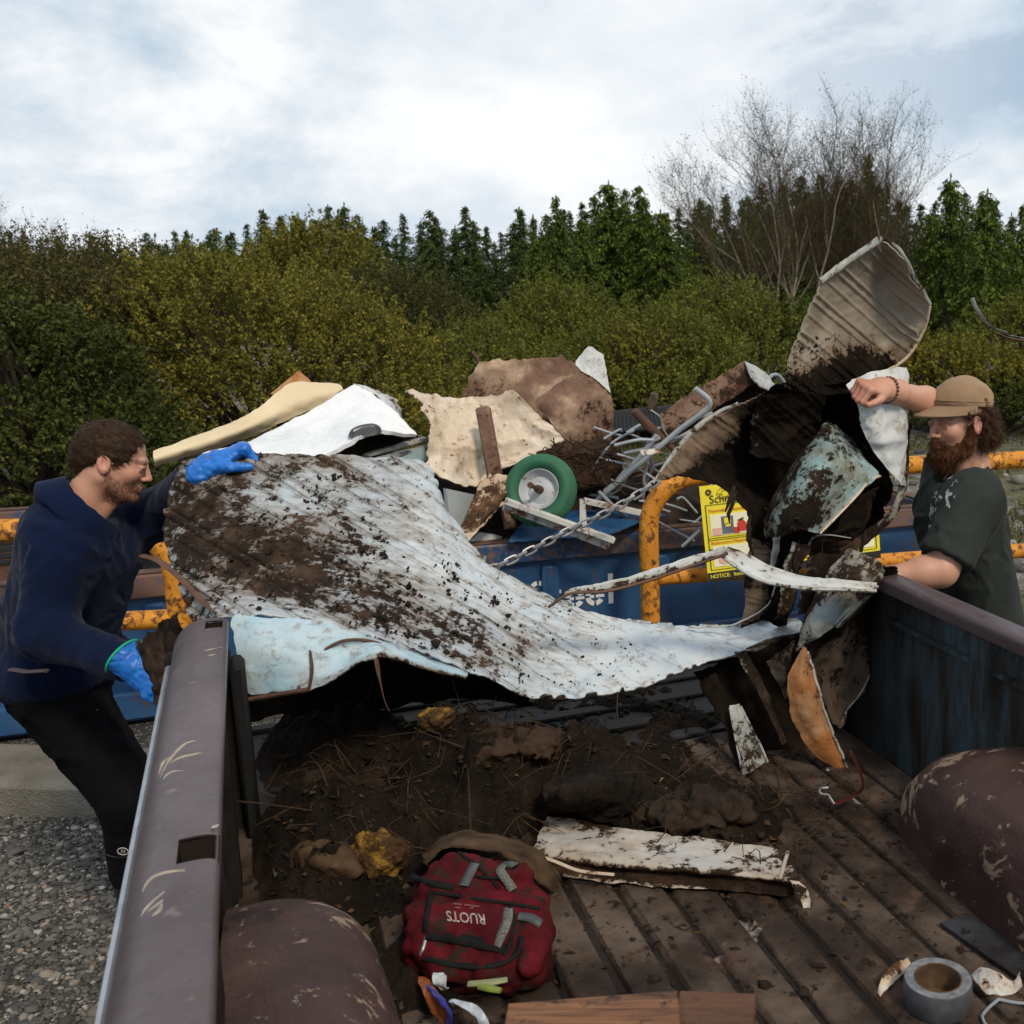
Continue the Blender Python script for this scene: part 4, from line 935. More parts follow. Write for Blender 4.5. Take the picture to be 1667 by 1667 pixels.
# ------------------------------------------------------------ sheet-metal materials
def sheet_mat(name, paint, film, mudc, speck=1.0, streak=(1, 9), rough=.42, stain=(.20, .12, .06), under=None, warm=.5):
    """weathered painted sheet: brown film, streaks along the ribs, stuck mud where the 'mud' attribute is high"""
    def fn(t):
        v = t.coord('Object'); uv = t.coord('UV'); mud = t.attr('mud')
        big = t.noise(v, 5.5, 6, .62, .3); med = t.noise(v, 19, 7, .68, .2); fin = t.noise(v, 70, 6, .7); st = t.noise(t.mapping(uv, (streak[0] * 6, streak[1] * 6, 1)), 1.0, 5, .65)
        c = t.ramp(big, [(.3, paint[0]), (.5, paint[1]), (.7, paint[2])])
        k = t.math('ADD', t.math('ADD', t.math('MULTIPLY', big, .45), t.math('MULTIPLY', st, .35)), t.math('MULTIPLY', med, .3))       # ~.55
        k = t.math('ADD', k, t.math('MULTIPLY', t.math('SUBTRACT', mud, .5), .75))
        c = t.mix(t.math('MULTIPLY', t.step(k, .34, .66), .9), c, film)
        c = t.mix(t.math('MULTIPLY', t.step(t.math('ADD', t.math('MULTIPLY', med, .6), t.math('MULTIPLY', fin, .4)), .52, .60), warm), c, stain)
        d = t.math('ADD', t.math('ADD', t.math('MULTIPLY', med, .5), t.math('MULTIPLY', fin, .34)), t.math('MULTIPLY', st, .16))
        d = t.math('ADD', d, t.math('MULTIPLY', t.math('SUBTRACT', mud, .38), .40 * speck))
        gr = t.math('MULTIPLY', t.step(t.attr('rib'), .08, .30), t.step(t.attr('rib'), .62, .36)); c = t.mix(t.math('MULTIPLY', gr, t.math('MULTIPLY', t.step(t.math('ADD', med, mud), .55, 1.1), .75)), c, tuple(x * .45 for x in film))
        mk = t.step(d, .555, .60)
        mcol = t.ramp(fin, [(.3, tuple(x * .55 for x in mudc)), (.7, tuple(x * 1.5 for x in mudc))]); mcol = t.mix(t.math('MULTIPLY', t.step(t.noise(v, 13, 6, .66), .46, .66), .75 if mudc[0] > .015 else .35), mcol, tuple(x * f_ for x, f_ in zip(mudc, (3.6, 3.3, 2.9)))); c = t.mix(mk, c, mcol)
        if under is not None:
            u = t.ramp(med, [(.3, tuple(x * .6 for x in under)), (.7, tuple(x * 1.25 for x in under))]); u = t.mix(t.step(t.math('ADD', d, .06), .55, .62), u, mudc)
            c = t.mix(t.attr('side'), c, u)
        r = t.math('ADD', t.math('MULTIPLY', mk, .42), rough)
        h = t.math('ADD', t.math('MULTIPLY', mk, 1.0), t.math('MULTIPLY', fin, .5))
        return {'Base Color': c, 'Roughness': r, 'Specular IOR Level': t.math('SUBTRACT', .38, t.math('MULTIPLY', mk, .30)), 'Normal': t.bump(h, .5, .004)}
    return material(name, fn)
MUD = (.020, .013, .009)
M_sheetA = sheet_mat('muddy_white_sheet', ((.33, .40, .46), (.47, .52, .55), (.56, .585, .585)), (.105, .068, .038), MUD, 1.15, under=(.06, .045, .03))
M_sheetB = sheet_mat('pale_blue_sheet', ((.24, .40, .49), (.38, .50, .56), (.50, .55, .55)), (.17, .13, .08), MUD, 1.0, under=(.05, .038, .026))
M_beige = sheet_mat('tan_sheet_back', ((.19, .155, .11), (.26, .22, .165), (.33, .29, .225)), (.14, .085, .045), (.010, .007, .005), 1.0, streak=(3, 3), rough=.6, stain=(.16, .10, .06), warm=.25)
M_darkp = sheet_mat('mud_and_shade_black', ((.17, .11, .07), (.20, .135, .085), (.24, .17, .11)), (.050, .030, .019), (.0085, .006, .0042), 1.25, rough=.75, stain=(.07, .04, .022), warm=.4)
M_leafg = sheet_mat('grey_torn_sheet', ((.27, .33, .35), (.38, .40, .38), (.46, .47, .43)), (.13, .098, .06), MUD, 1.2, stain=(.12, .075, .04), warm=.8, under=(.04, .03, .02))
M_tongue = sheet_mat('orange_rust_sheet', ((.26, .085, .018), (.40, .16, .045), (.50, .34, .20)), (.20, .075, .022), (.06, .022, .010), .9, rough=.75, stain=(.20, .075, .025))
M_brownl = sheet_mat('brown_torn_sheet', ((.07, .048, .033), (.09, .065, .045), (.13, .095, .07)), (.04, .026, .017), (.010, .007, .005), 1.0, rough=.8, stain=(.14, .06, .025))
M_verdi = sheet_mat('mottled_blue_sheet', ((.17, .30, .33), (.25, .37, .38), (.34, .41, .37)), (.10, .078, .036), (.014, .010, .007), 1.25, streak=(2, 5), stain=(.10, .085, .04), warm=.8)
M_cream = sheet_mat('cream_sheet', ((.50, .40, .29), (.58, .49, .37), (.60, .57, .53)), (.42, .29, .18), (.05, .028, .016), .75, stain=(.26, .14, .07), under=(.3, .24, .17))
M_rustsh = sheet_mat('rust_brown_sheet', ((.075, .036, .022), (.17, .095, .060), (.50, .37, .25)), (.11, .058, .036), (.025, .014, .010), .9, rough=.8, stain=(.24, .15, .10))
M_white = sheet_mat('white_trim', ((.44, .47, .47), (.54, .56, .55), (.62, .63, .61)), (.20, .155, .10), MUD, 1.0, stain=(.20, .12, .06), under=(.1, .07, .045))

def ribs(dirv, pitch, amp, w=.012, gate=None, phase=0.0):
    """rolled ribs running across dirv (world unit vector), pairs like rolled siding"""
    dirv = np.asarray(dirv, float) / np.linalg.norm(dirv)
    def f(G):
        c = (G @ dirv + phase) / pitch; q = (c - np.floor(c)) * pitch; d = 0
        for p0, a in ((.25, 1.0), (.45, .85), (.80, .6)): d = d + a * np.exp(-((q - p0 * pitch) / w) ** 2)
        d = amp * d
        return d * gate(G) if gate else d
    return f

# ------------------------------------------------------------ the long corrugated sheet carried by both men
big = thing('metal_sheet', 'long muddy white corrugated metal sheet carried between the two men', 'metal sheet', P(700, 950, 2.6))
rd = P(900, 1080, 2.5) - P(420, 800, 2.7); rd /= np.linalg.norm(rd)
vn = np.array((0.25, -.9, .36)); rp = np.cross(rd, vn); rp /= np.linalg.norm(rp)
right_gate = lambda G: np.clip(((P(1010, 1060, 2.75) - G) @ TA) / .35, 0.30, 1)
main = [  # stations left to right, each from the top edge to the front crease
    [(296, 748, 2.86, .55), (268, 830, 2.78, .62), (272, 900, 2.66, .62), (296, 965, 2.52, .5), (318, 1030, 2.42, .6)],
    [(400, 740, 2.88, .55), (350, 815, 2.76, .62), (335, 890, 2.62, .72), (345, 955, 2.50, .5), (374, 1000, 2.36, .35)],
    [(505, 742, 2.92, .50), (470, 818, 2.77, .36), (450, 890, 2.61, .72), (465, 960, 2.48, .66), (498, 1009, 2.36, .28)],
    [(605, 745, 2.97, .42), (585, 830, 2.79, .45), (570, 905, 2.62, .50), (590, 980, 2.48, .62), (622, 1040, 2.38, .36)],
    [(696, 757, 3.01, .36), (690, 850, 2.82, .33), (690, 930, 2.65, .36), (710, 1012, 2.50, .58), (738, 1080, 2.40, .5)],
    [(734, 838, 2.96, .36), (755, 905, 2.82, .25), (775, 970, 2.68, .30), (800, 1045, 2.52, .58), (825, 1118, 2.44, .38)],
    [(800, 918, 2.88, .36), (825, 965, 2.78, .28), (845, 1015, 2.68, .36), (870, 1080, 2.56, .42), (893, 1137, 2.48, .3)],
    [(880, 962, 2.84, .42), (905, 1000, 2.76, .32), (928, 1040, 2.68, .36), (950, 1088, 2.60, .22), (975, 1130, 2.53, .2)],
    [(960, 994, 2.84, .30), (985, 1018, 2.78, .2), (1010, 1046, 2.72, .16), (1035, 1078, 2.66, .14), (1058, 1112, 2.60, .16)],
    [(1060, 1014, 2.88, .2), (1080, 1024, 2.85, .14), (1100, 1042, 2.80, .12), (1118, 1062, 2.74, .14), (1135, 1084, 2.68, .2)],
    [(1180, 1018, 2.92, .2), (1190, 1024, 2.90, .16), (1198, 1032, 2.86, .16), (1205, 1044, 2.80, .2), (1212, 1058, 2.75, .3)],
    [(1302, 1008, 2.96, .25), (1304, 1011, 2.95, .25), (1306, 1014, 2.92, .25), (1308, 1019, 2.89, .28), (1310, 1024, 2.86, .35)],
]
main = [[(a_, b_, c_, .28 + (m_ - .28) * .74 + (.07 if a_ < 650 else .02)) for a_, b_, c_, m_ in row] for row in main]
_, Gm, Nm = sheet('corrugated_panel', main, M_sheetA, big, 360, 260, .004, .0085, 4.5, .007, ribs(rp, .112, .0085, .0046, right_gate), seed=3, fine=.0011)
flap = [
    [(374, 1000, 2.355, 0.35), (385, 1050, 2.30, 0.32), (392, 1095, 2.27, 0.35), (402, 1136, 2.25, 0.50)],
    [(440, 1004, 2.355, 0.26), (443, 1048, 2.29, 0.15), (447, 1088, 2.26, 0.15), (452, 1128, 2.24, 0.35)],
    [(500, 1010, 2.355, 0.26), (502, 1050, 2.29, 0.22), (504, 1088, 2.26, 0.25), (506, 1120, 2.24, 0.45)],
    [(560, 1023, 2.37, 0.30), (558, 1050, 2.31, 0.32), (556, 1078, 2.28, 0.28), (553, 1098, 2.25, 0.50)],
    [(622, 1040, 2.385, 0.50), (618, 1050, 2.34, 0.30), (615, 1062, 2.30, 0.30), (611, 1072, 2.28, 0.60)],
    [(690, 1066, 2.40, 0.50), (690, 1072, 2.37, 0.35), (690, 1078, 2.35, 0.30), (690, 1086, 2.33, 0.60)],
    [(760, 1092, 2.42, 0.50), (760, 1096, 2.40, 0.45), (760, 1100, 2.39, 0.40), (760, 1106, 2.375, 0.60)],
]
sheet('folded_flap', flap, M_sheetB, big, 110, 60, .004, .007, 6, .006, seed=8)
# rusty hem under the flap, bent ties, dark panel added for the shade beneath
b = MB(); b.tube(path([(404, 1139, 2.247), (450, 1131, 2.237), (504, 1122, 2.237)], 14), .0055, 6); b.build('rusted_hem', M_rust, big)
b = MB(); b.tube(path([(505, 1060, 2.275), (508, 1090, 2.245), (503, 1124, 2.232)], 8), [.007, .010, .008], 6, flat=.3, up=(1, 0, 0)); b.build('loose_strap', M_rust, big)
b = MB(); b.tube(path([(612, 1072, 2.28), (618, 1105, 2.27), (626, 1140, 2.26), (634, 1158, 2.25)], 9), [.012, .012, .010, .005, .003, .002, .002, .002, .002], 6, flat=.3); b.build('loose_strap', M_rust, big); b = MB(); b.tube(path([(1006, 1125, 2.56), (1004, 1155, 2.56), (1008, 1180, 2.56)], 6), [.007, .006, .006, .005, .004, .003], 6, flat=.3); b.build('loose_strap', M_rust, big)
b = MB(); b.tube(path([(500, 1105, 2.3), (515, 1072, 2.29), (550, 1046, 2.30), (590, 1042, 2.33), (625, 1052, 2.35), (640, 1076, 2.37)], 20), .006, 6, flat=.6)
b.build('loose_strap', M_rust, big)
sheet('under_shade_panel', [[(395, 1040, 2.50, .9), (392, 1085, 2.52, .95), (396, 1176, 2.56, .95)], [(520, 1040, 2.52, .95), (520, 1085, 2.55, .95), (530, 1160, 2.60, .95)], [(650, 1060, 2.56, .95), (650, 1100, 2.60, .95), (655, 1150, 2.64, .95)], [(760, 1095, 2.60, .95), (765, 1115, 2.64, .95), (770, 1135, 2.68, .95)], [(860, 1125, 2.64, .95), (865, 1135, 2.67, .95), (870, 1150, 2.7, .95)]], M_darkp, big, 60, 30, .004, .012, 6, .01, seed=21)  # dark sheet added to stand for the shade under the carried sheet
sheet('torn_end', [[(292, 1000, 2.56, .7), (262, 1018, 2.60, .8), (224, 1046, 2.66, .5)], [(302, 1040, 2.54, .9), (270, 1058, 2.58, .9), (235, 1085, 2.62, .6)], [(290, 1085, 2.54, .95), (268, 1100, 2.57, .95), (232, 1118, 2.60, .7)], [(282, 1150, 2.55, .95), (262, 1145, 2.57, .95), (240, 1140, 2.6, .8)]], M_sheetA, big, 50, 50, .004, .014, 9, .012, seed=23)
b = MB(); b.tube(path([(232, 905, 2.72), (262, 915, 2.66), (300, 948, 2.52), (335, 985, 2.42), (350, 998, 2.38)], 16), [.010] * 6 + [.008] * 6 + [.005] * 4, 6, flat=.5); b.build('edge_strip', M_rust, big)

# mud clods clinging to the sheet
def clods(name, cand, mat, parent, n, s0, s1, seed):
    r = np.random.default_rng(seed); V = []; Fc = []; k = 0
    p = cand[r.choice(len(cand), n)]
    for q in p:
        s = r.uniform(s0, s1) * (2.0 if r.random() < .06 else 1); m = r.integers(1, 5)
        for _ in range(m):
            c = q + r.normal(size=3) * s * (.9, .5, .9); v = ICO_V * s * r.uniform(.35, .9) * (1 + r.uniform(-.35, .35, (12, 1))) * r.uniform(.6, 1.3, (1, 3)); V.append(v + c); Fc.append(ICO_F + k); k += 12
    return mesh_obj(name, np.concatenate(V), np.concatenate(Fc), mat, parent, True, sharp=70)
M_mud = plain('wet_mud', (.024, .016, .011), .8, .5, 40, .6)
def cand_from(G, N, centres, rad, n, seed, off=.002):
    r = np.random.default_rng(seed); g = G.reshape(-1, 3) - N.reshape(-1, 3) * 0; nn = N.reshape(-1, 3); sgn = np.where((nn @ np.array((0, -1, .3))) > 0, 1, -1)[:, None]; g = g + nn * sgn * off; o = []
    for (px, py, Y), w_ in zip(centres, rad):
        c = P(px, py, Y); d = np.linalg.norm((g - c) * (1, .35, 1), axis=1); ok = np.where(d < w_)[0]
        if len(ok): o.append(g[r.choice(ok, n)])
    return np.concatenate(o)
cc = [(575, 935, 2.6), (645, 985, 2.55), (660, 1030, 2.5), (440, 950, 2.55), (560, 880, 2.65), (430, 850, 2.7), (390, 900, 2.65), (720, 940, 2.65), (700, 1050, 2.48), (620, 960, 2.58), (800, 990, 2.65), (740, 1010, 2.55), (850, 1060, 2.57), (520, 800, 2.8), (600, 900, 2.65), (470, 910, 2.6), (680, 1005, 2.5)]
rr_ = [.05, .05, .07, .08, .05, .06, .06, .04, .06, .08, .05, .06, .06, .05, .04, .06, .07]
clods('mud_clods', cand_from(Gm, Nm, cc, rr_, 60, 5), M_mud, big, 520, .002, .0075, 6)
clods('mud_crumbs', np.concatenate([Gm[5:-90:3, 3:-3:3].reshape(-1, 3) + (0, -.003, .001), Gm[3:200:2, 0] + (0, 0, .002)]), M_mud, big, 650, .0010, .0034, 7)

# ------------------------------------------------------------ crumpled wall panel held up by the bearded man
cr_ = thing('crumpled_panel', 'tall crumpled tan and blue metal panel held upright by the bearded man', 'metal sheet', P(1330, 900, 2.9))
up_ = [
    [(1340, 455, 2.82, .2), (1372, 430, 2.86, .25), (1405, 408, 2.88, .3), (1437, 390, 2.90, .25), (1474, 424, 2.88, .15)],
    [(1318, 500, 2.80, .15), (1358, 480, 2.88, .1), (1402, 462, 2.94, .08), (1448, 450, 2.97, .05), (1496, 468, 2.92, .05)],
    [(1300, 545, 2.78, .2), (1345, 530, 2.88, .2), (1395, 522, 2.96, .22), (1450, 508, 3.0, .1), (1514, 497, 2.93, .1)],
    [(1286, 582, 2.76, .3), (1335, 570, 2.85, .3), (1388, 560, 2.95, .55), (1445, 555, 3.02, .3), (1502, 538, 2.95, .25)],
    [(1279, 610, 2.75, .62), (1325, 605, 2.82, .62), (1378, 598, 2.92, .85), (1432, 592, 2.99, .75), (1486, 572, 2.96, .5)],
    [(1279, 632, 2.76, .85), (1325, 640, 2.83, .95), (1378, 640, 2.93, 1.0), (1425, 618, 2.99, .95), (1470, 592, 2.98, .6)],
]
ud = P(1300, 560, 2.8) - P(1330, 480, 2.83); ud /= np.linalg.norm(ud); ud2 = ud + .25 * (P(1500, 500, 2.95) - P(1300, 545, 2.8))
ud2 = np.array((-.45, -.1, -.9))
_, Gu, Nu = sheet('upper_panel', up_, M_beige, cr_, 200, 160, .004, .007, 5, .004, ribs((-.62, 0, -.78), .098, .006, .0036, phase=.013), seed=31)
b = MB(); e_ = path([(1337, 457, 2.81), (1372, 431, 2.85), (1405, 408, 2.87), (1438, 387, 2.885)], 30); b.tube(e_ + .003 * fbm(e_ * 34, 3, 4)[:, None], .009 + .002 * fbm(e_ * 60, 2, 5), 8, flat=.55, up=(0, 1, 0)); b.build('rolled_hem', M_leafg, cr_)
b = MB(); e_ = path([(1438, 387, 2.885), (1462, 405, 2.87), (1474, 424, 2.87), (1497, 466, 2.91), (1514, 497, 2.92)], 30); b.tube(e_ + .003 * fbm(e_ * 25, 3, 5)[:, None], .0042, 8, flat=.6, up=(0, 1, 0)); b.build('torn_edge', M_leafg, cr_)
b = MB(); e_ = path([(1514, 499, 2.93), (1505, 535, 2.95), (1478, 580, 2.96), (1440, 605, 2.94), (1400, 618, 2.88)], 30); b.tube(e_, .0045, 6); b.build('bottom_edge', M_cream, cr_)
dark = [
    [(1066, 782, 2.70, .3), (1128, 702, 2.78, .15), (1200, 656, 2.84, .2), (1284, 623, 2.78, .95), (1345, 622, 2.86, 1), (1405, 610, 2.94, 1)],
    [(1085, 783, 2.71, .5), (1150, 722, 2.82, .35), (1222, 682, 2.92, .6), (1290, 655, 2.92, 1), (1350, 650, 2.96, 1), (1408, 655, 2.98, 1)],
    [(1110, 778, 2.73, .75), (1170, 748, 2.88, .75), (1240, 722, 3.0, .95), (1300, 705, 3.06, 1), (1360, 700, 3.06, 1), (1425, 715, 3.02, 1)],
    [(1150, 783, 2.78, .9), (1195, 780, 2.90, .95), (1255, 770, 3.04, 1), (1315, 770, 3.12, 1), (1380, 780, 3.12, 1), (1445, 760, 3.03, 1)],
    [(1190, 805, 2.80, .9), (1225, 815, 2.90, .95), (1275, 820, 3.02, 1), (1330, 830, 3.12, 1), (1395, 840, 3.12, 1), (1452, 805, 3.02, 1)],
    [(1216, 838, 2.80, .85), (1245, 855, 2.88, .9), (1290, 865, 2.98, 1), (1340, 880, 3.06, 1), (1395, 878, 3.06, 1), (1440, 842, 3.0, 1)],
    [(1224, 880, 2.80, .6), (1250, 890, 2.86, .8), (1290, 900, 2.94, 1), (1335, 905, 3.0, 1), (1380, 900, 3.0, 1), (1415, 880, 2.97, .9)],
]
_, Gd, Nd = sheet('dark_panel', dark, M_darkp, cr_, 110, 120, .004, .010, 6, .005, ribs((-.75, .1, -.65), .075, .005, .0045), seed=33)
b = MB(); e_ = path([(1064, 785, 2.69), (1094, 742, 2.735), (1128, 702, 2.77), (1165, 674, 2.81), (1202, 655, 2.83)], 40); b.tube(e_ + .003 * fbm(e_ * 28, 3, 6)[:, None], np.interp(np.linspace(0, 1, 40), [0, .3, .6, 1], [.003, .006, .007, .003]), 6, flat=.4, up=(0, 1, 0)); b.build('torn_edge', M_leafg, cr_)
trunk = [
    [(1224, 876, 2.80, .5), (1250, 884, 2.83, .6), (1275, 884, 2.88, .9), (1300, 880, 2.93, 1)],
    [(1218, 905, 2.80, .35), (1248, 912, 2.80, .3), (1272, 920, 2.85, .7), (1296, 930, 2.92, 1)],
    [(1212, 945, 2.81, .6), (1242, 950, 2.81, .5), (1266, 955, 2.85, .8), (1288, 965, 2.92, 1)],
    [(1213, 985, 2.83, .25), (1240, 985, 2.82, .4), (1260, 990, 2.86, .9), (1280, 1000, 2.92, 1)],
    [(1206, 1020, 2.84, .6), (1230, 1012, 2.84, .6), (1250, 1010, 2.88, .9), (1276, 1025, 2.92, 1)],
]
sheet('brown_panel', trunk, M_darkp, cr_, 60, 40, .004, .008, 8, .004, ribs((-.2, 0, -1), .07, .003, .004), seed=35)
b = MB(); e_ = path([(1120, 1021, 2.86), (1180, 1020, 2.84), (1212, 1010, 2.82), (1240, 993, 2.80), (1256, 975, 2.80), (1266, 930, 2.80)], 40); b.tube(e_ + .002 * fbm(e_ * 30, 3, 8)[:, None], .005, 6, flat=.5); b.build('curled_edge', M_white, cr_)
cone = [
    [(1334, 702, 2.86, 0.56), (1345, 690, 2.86, 0.51), (1362, 697, 2.88, 0.56), (1385, 716, 2.93, 0.66)],
    [(1300, 745, 2.80, 0.66), (1325, 735, 2.76, 0.48), (1365, 735, 2.77, 0.46), (1410, 752, 2.86, 0.51)],
    [(1280, 780, 2.78, 0.71), (1310, 772, 2.70, 0.51), (1355, 770, 2.71, 0.51), (1428, 774, 2.82, 0.31)],
    [(1262, 812, 2.77, 0.66), (1290, 808, 2.68, 0.51), (1330, 808, 2.68, 0.56), (1395, 803, 2.76, 0.26)],
    [(1247, 845, 2.77, 0.61), (1270, 848, 2.68, 0.56), (1305, 845, 2.67, 0.81), (1362, 838, 2.72, 0.36)],
    [(1245, 876, 2.78, 0.56), (1268, 872, 2.70, 0.66), (1300, 862, 2.68, 0.66), (1334, 868, 2.70, 0.26)],
]
_, Gc, Nc = sheet('blue_panel', cone, M_verdi, cr_, 90, 80, .004, .007, 8, .005, seed=37)
b = MB(); e_ = path([(1334, 868, 2.69), (1364, 838, 2.715), (1397, 803, 2.755), (1413, 783, 2.79), (1432, 775, 2.82)], 40); b.tube(e_ + .0015 * fbm(e_ * 40, 3, 9)[:, None], .0065, 8, flat=.6); b.build('rolled_edge', M_cream, cr_)
strip_ = [
    [(1376, 628, 2.86, 0.20), (1400, 612, 2.88, 0.25), (1440, 603, 2.92, 0.30), (1477, 597, 2.97, 0.40)],
    [(1396, 660, 2.84, 0.18), (1420, 652, 2.84, 0.15), (1448, 650, 2.90, 0.25), (1474, 648, 2.97, 0.30)],
    [(1405, 700, 2.84, 0.20), (1428, 700, 2.84, 0.18), (1450, 703, 2.89, 0.18), (1471, 705, 2.96, 0.30)],
    [(1428, 742, 2.86, 0.25), (1444, 745, 2.87, 0.20), (1457, 748, 2.90, 0.20), (1470, 752, 2.95, 0.40)],
    [(1460, 786, 2.89, 0.40), (1463, 790, 2.90, 0.30), (1466, 792, 2.91, 0.40), (1470, 793, 2.94, 0.50)],
]
sheet('white_fold', strip_, M_white, cr_, 60, 40, .004, .012, 9, .005, seed=39)
band = [
    [(1474, 690, 2.98, .7), (1480, 690, 3.0, .7)], [(1468, 740, 2.96, .6), (1476, 745, 2.99, .7)], [(1464, 790, 2.94, .4), (1473, 795, 2.96, .6)], [(1448, 830, 2.90, .5), (1458, 836, 2.93, .6)],
    [(1418, 858, 2.86, .6), (1430, 868, 2.88, .6)], [(1388, 880, 2.83, .7), (1398, 893, 2.84, .6)], [(1362, 893, 2.81, .6), (1370, 908, 2.82, .6)],
]
sheet('rim_band', band, M_leafg, cr_, 90, 16, .004, .006, 9, .005, seed=41)
b = MB(); b.tube(path([(1385, 876, 2.82), (1350, 871, 2.80), (1328, 873, 2.79), (1318, 884, 2.79), (1305, 915, 2.79), (1296, 945, 2.80), (1284, 985, 2.82), (1270, 1006, 2.84)], 50), np.interp(np.linspace(0, 1, 50), [0, .3, .6, 1], [.004, .006, .009, .005]), 8, flat=.45); b.build('bent_edge', M_leafg, cr_)
sheet('inner_fold', [[(1325, 880, 2.84, .7), (1385, 880, 2.86, .9)], [(1318, 905, 2.86, .6), (1345, 908, 2.88, 1)], [(1310, 940, 2.88, .5), (1322, 945, 2.9, .9)], [(1298, 990, 2.88, .5), (1306, 985, 2.9, .8)]], M_leafg, cr_, 40, 30, .004, .006, 9, .004, seed=43)
sheet('white_sliver', [[(1256, 868, 2.76, .2), (1272, 872, 2.77, .3)], [(1258, 890, 2.76, .1), (1268, 893, 2.78, .4)], [(1254, 925, 2.77, .25), (1260, 928, 2.79, .5)], [(1254, 950, 2.78, .5), (1256, 952, 2.79, .6)]], M_white, cr_, 30, 12, .004, .003, 9, .003, seed=45)
leaf_ = [
    [(1383, 892, 2.66, 0.52), (1410, 902, 2.64, 0.52), (1446, 921, 2.64, 0.62)],
    [(1356, 925, 2.64, 0.57), (1388, 938, 2.60, 0.57), (1430, 950, 2.62, 0.62)],
    [(1335, 958, 2.64, 0.62), (1365, 968, 2.60, 0.52), (1398, 978, 2.62, 0.57)],
    [(1318, 990, 2.64, 0.62), (1345, 998, 2.60, 0.37), (1368, 1008, 2.62, 0.42)],
    [(1306, 1025, 2.64, 0.57), (1320, 1028, 2.61, 0.32), (1336, 1034, 2.62, 0.42)],
    [(1293, 1062, 2.64, 0.62), (1298, 1060, 2.63, 0.52), (1304, 1056, 2.63, 0.62)],
]
_, Gl, Nl = sheet('grey_leaf', leaf_, M_leafg, cr_, 80, 60, .004, .006, 8, .005, seed=47)
drk = [
    [(1436, 920, 2.64, .95), (1447, 921, 2.63, .9), (1457, 924, 2.65, .9), (1461, 932, 2.72, .8)],
    [(1405, 970, 2.66, .95), (1422, 968, 2.70, .9), (1440, 966, 2.72, .8), (1457, 972, 2.74, .6)],
    [(1370, 1010, 2.66, .8), (1392, 1012, 2.72, .7), (1415, 1018, 2.74, .7), (1440, 1028, 2.74, .5)],
    [(1330, 1038, 2.65, .6), (1362, 1055, 2.72, .5), (1392, 1072, 2.75, .5), (1420, 1088, 2.74, .4)],
    [(1312, 1062, 2.64, .6), (1342, 1100, 2.71, .5), (1370, 1120, 2.74, .5), (1402, 1128, 2.73, .4)],
    [(1335, 1120, 2.65, .6), (1350, 1142, 2.70, .4), (1366, 1158, 2.72, .3), (1382, 1152, 2.71, .3)],
    [(1355, 1180, 2.67, .5), (1360, 1184, 2.68, .3), (1364, 1187, 2.69, .3), (1368, 1185, 2.69, .3)],
]
_, Gk, Nk = sheet('brown_leaf', drk, M_brownl, cr_, 90, 60, .004, .009, 8, .007, seed=49)
ton = [
    [(1306, 1056, 2.60, 0.52), (1310, 1054, 2.60, 0.52), (1314, 1060, 2.60, 0.52)],
    [(1284, 1100, 2.58, 0.42), (1305, 1098, 2.56, 0.47), (1326, 1102, 2.58, 0.52)],
    [(1285, 1145, 2.57, 0.32), (1312, 1143, 2.55, 0.42), (1338, 1145, 2.57, 0.52)],
    [(1299, 1188, 2.57, 0.32), (1326, 1184, 2.55, 0.32), (1352, 1186, 2.57, 0.42)],
    [(1328, 1228, 2.57, 0.32), (1346, 1222, 2.56, 0.32), (1366, 1220, 2.57, 0.42)],
    [(1372, 1258, 2.58, 0.42), (1375, 1257, 2.58, 0.42), (1379, 1254, 2.58, 0.52)],
]
sheet('orange_tongue', ton, M_tongue, cr_, 70, 36, .004, .006, 8, .004, seed=51)
b = MB(); e_ = path([(1315, 1060, 2.597), (1327, 1102, 2.575), (1339, 1145, 2.565), (1353, 1186, 2.565), (1367, 1220, 2.565), (1380, 1256, 2.575), (1370, 1264, 2.575), (1345, 1254, 2.565)], 50); b.tube(e_ + .0015 * fbm(e_ * 40, 3, 10)[:, None], .0035, 6); b.tube(path([(1460, 930, 2.72), (1457, 975, 2.735), (1440, 1030, 2.735), (1420, 1090, 2.735), (1400, 1130, 2.725), (1380, 1155, 2.705), (1367, 1186, 2.685)], 60) + .002 * fbm(np.linspace(0, 40, 60)[:, None] * np.ones(3), 3, 2)[:, None], .0022, 5); b.build('bare_edge', M_white, cr_)
sheet('small_flap', [[(1246, 1076, 2.66, .4), (1268, 1062, 2.65, .6), (1292, 1044, 2.64, .6)], [(1262, 1100, 2.66, .35), (1275, 1092, 2.64, .5), (1290, 1080, 2.63, .7)], [(1280, 1142, 2.64, .5), (1284, 1136, 2.63, .6), (1288, 1125, 2.62, .7)]], M_brownl, cr_, 40, 40, .004, .006, 9, .008, seed=53)
sheet('hanging_strip', [[(1188, 1150, 2.62, .3), (1203, 1148, 2.62, .4)], [(1196, 1190, 2.58, .4), (1220, 1180, 2.58, .4)], [(1204, 1225, 2.55, .5), (1236, 1212, 2.55, .5)], [(1212, 1262, 2.53, .4), (1249, 1240, 2.53, .4)]], M_leafg, cr_, 40, 24, .004, .005, 9, .004, seed=55)
sheet('hanging_strip', [[(1140, 1108, 2.72, .9), (1165, 1095, 2.70, .9)], [(1165, 1150, 2.66, .9), (1185, 1140, 2.66, .9)], [(1185, 1200, 2.60, .8), (1200, 1200, 2.60, .9)], [(1204, 1268, 2.55, .6), (1216, 1275, 2.55, .6)]], M_brownl, cr_, 40, 16, .004, .006, 9, .005, seed=56)
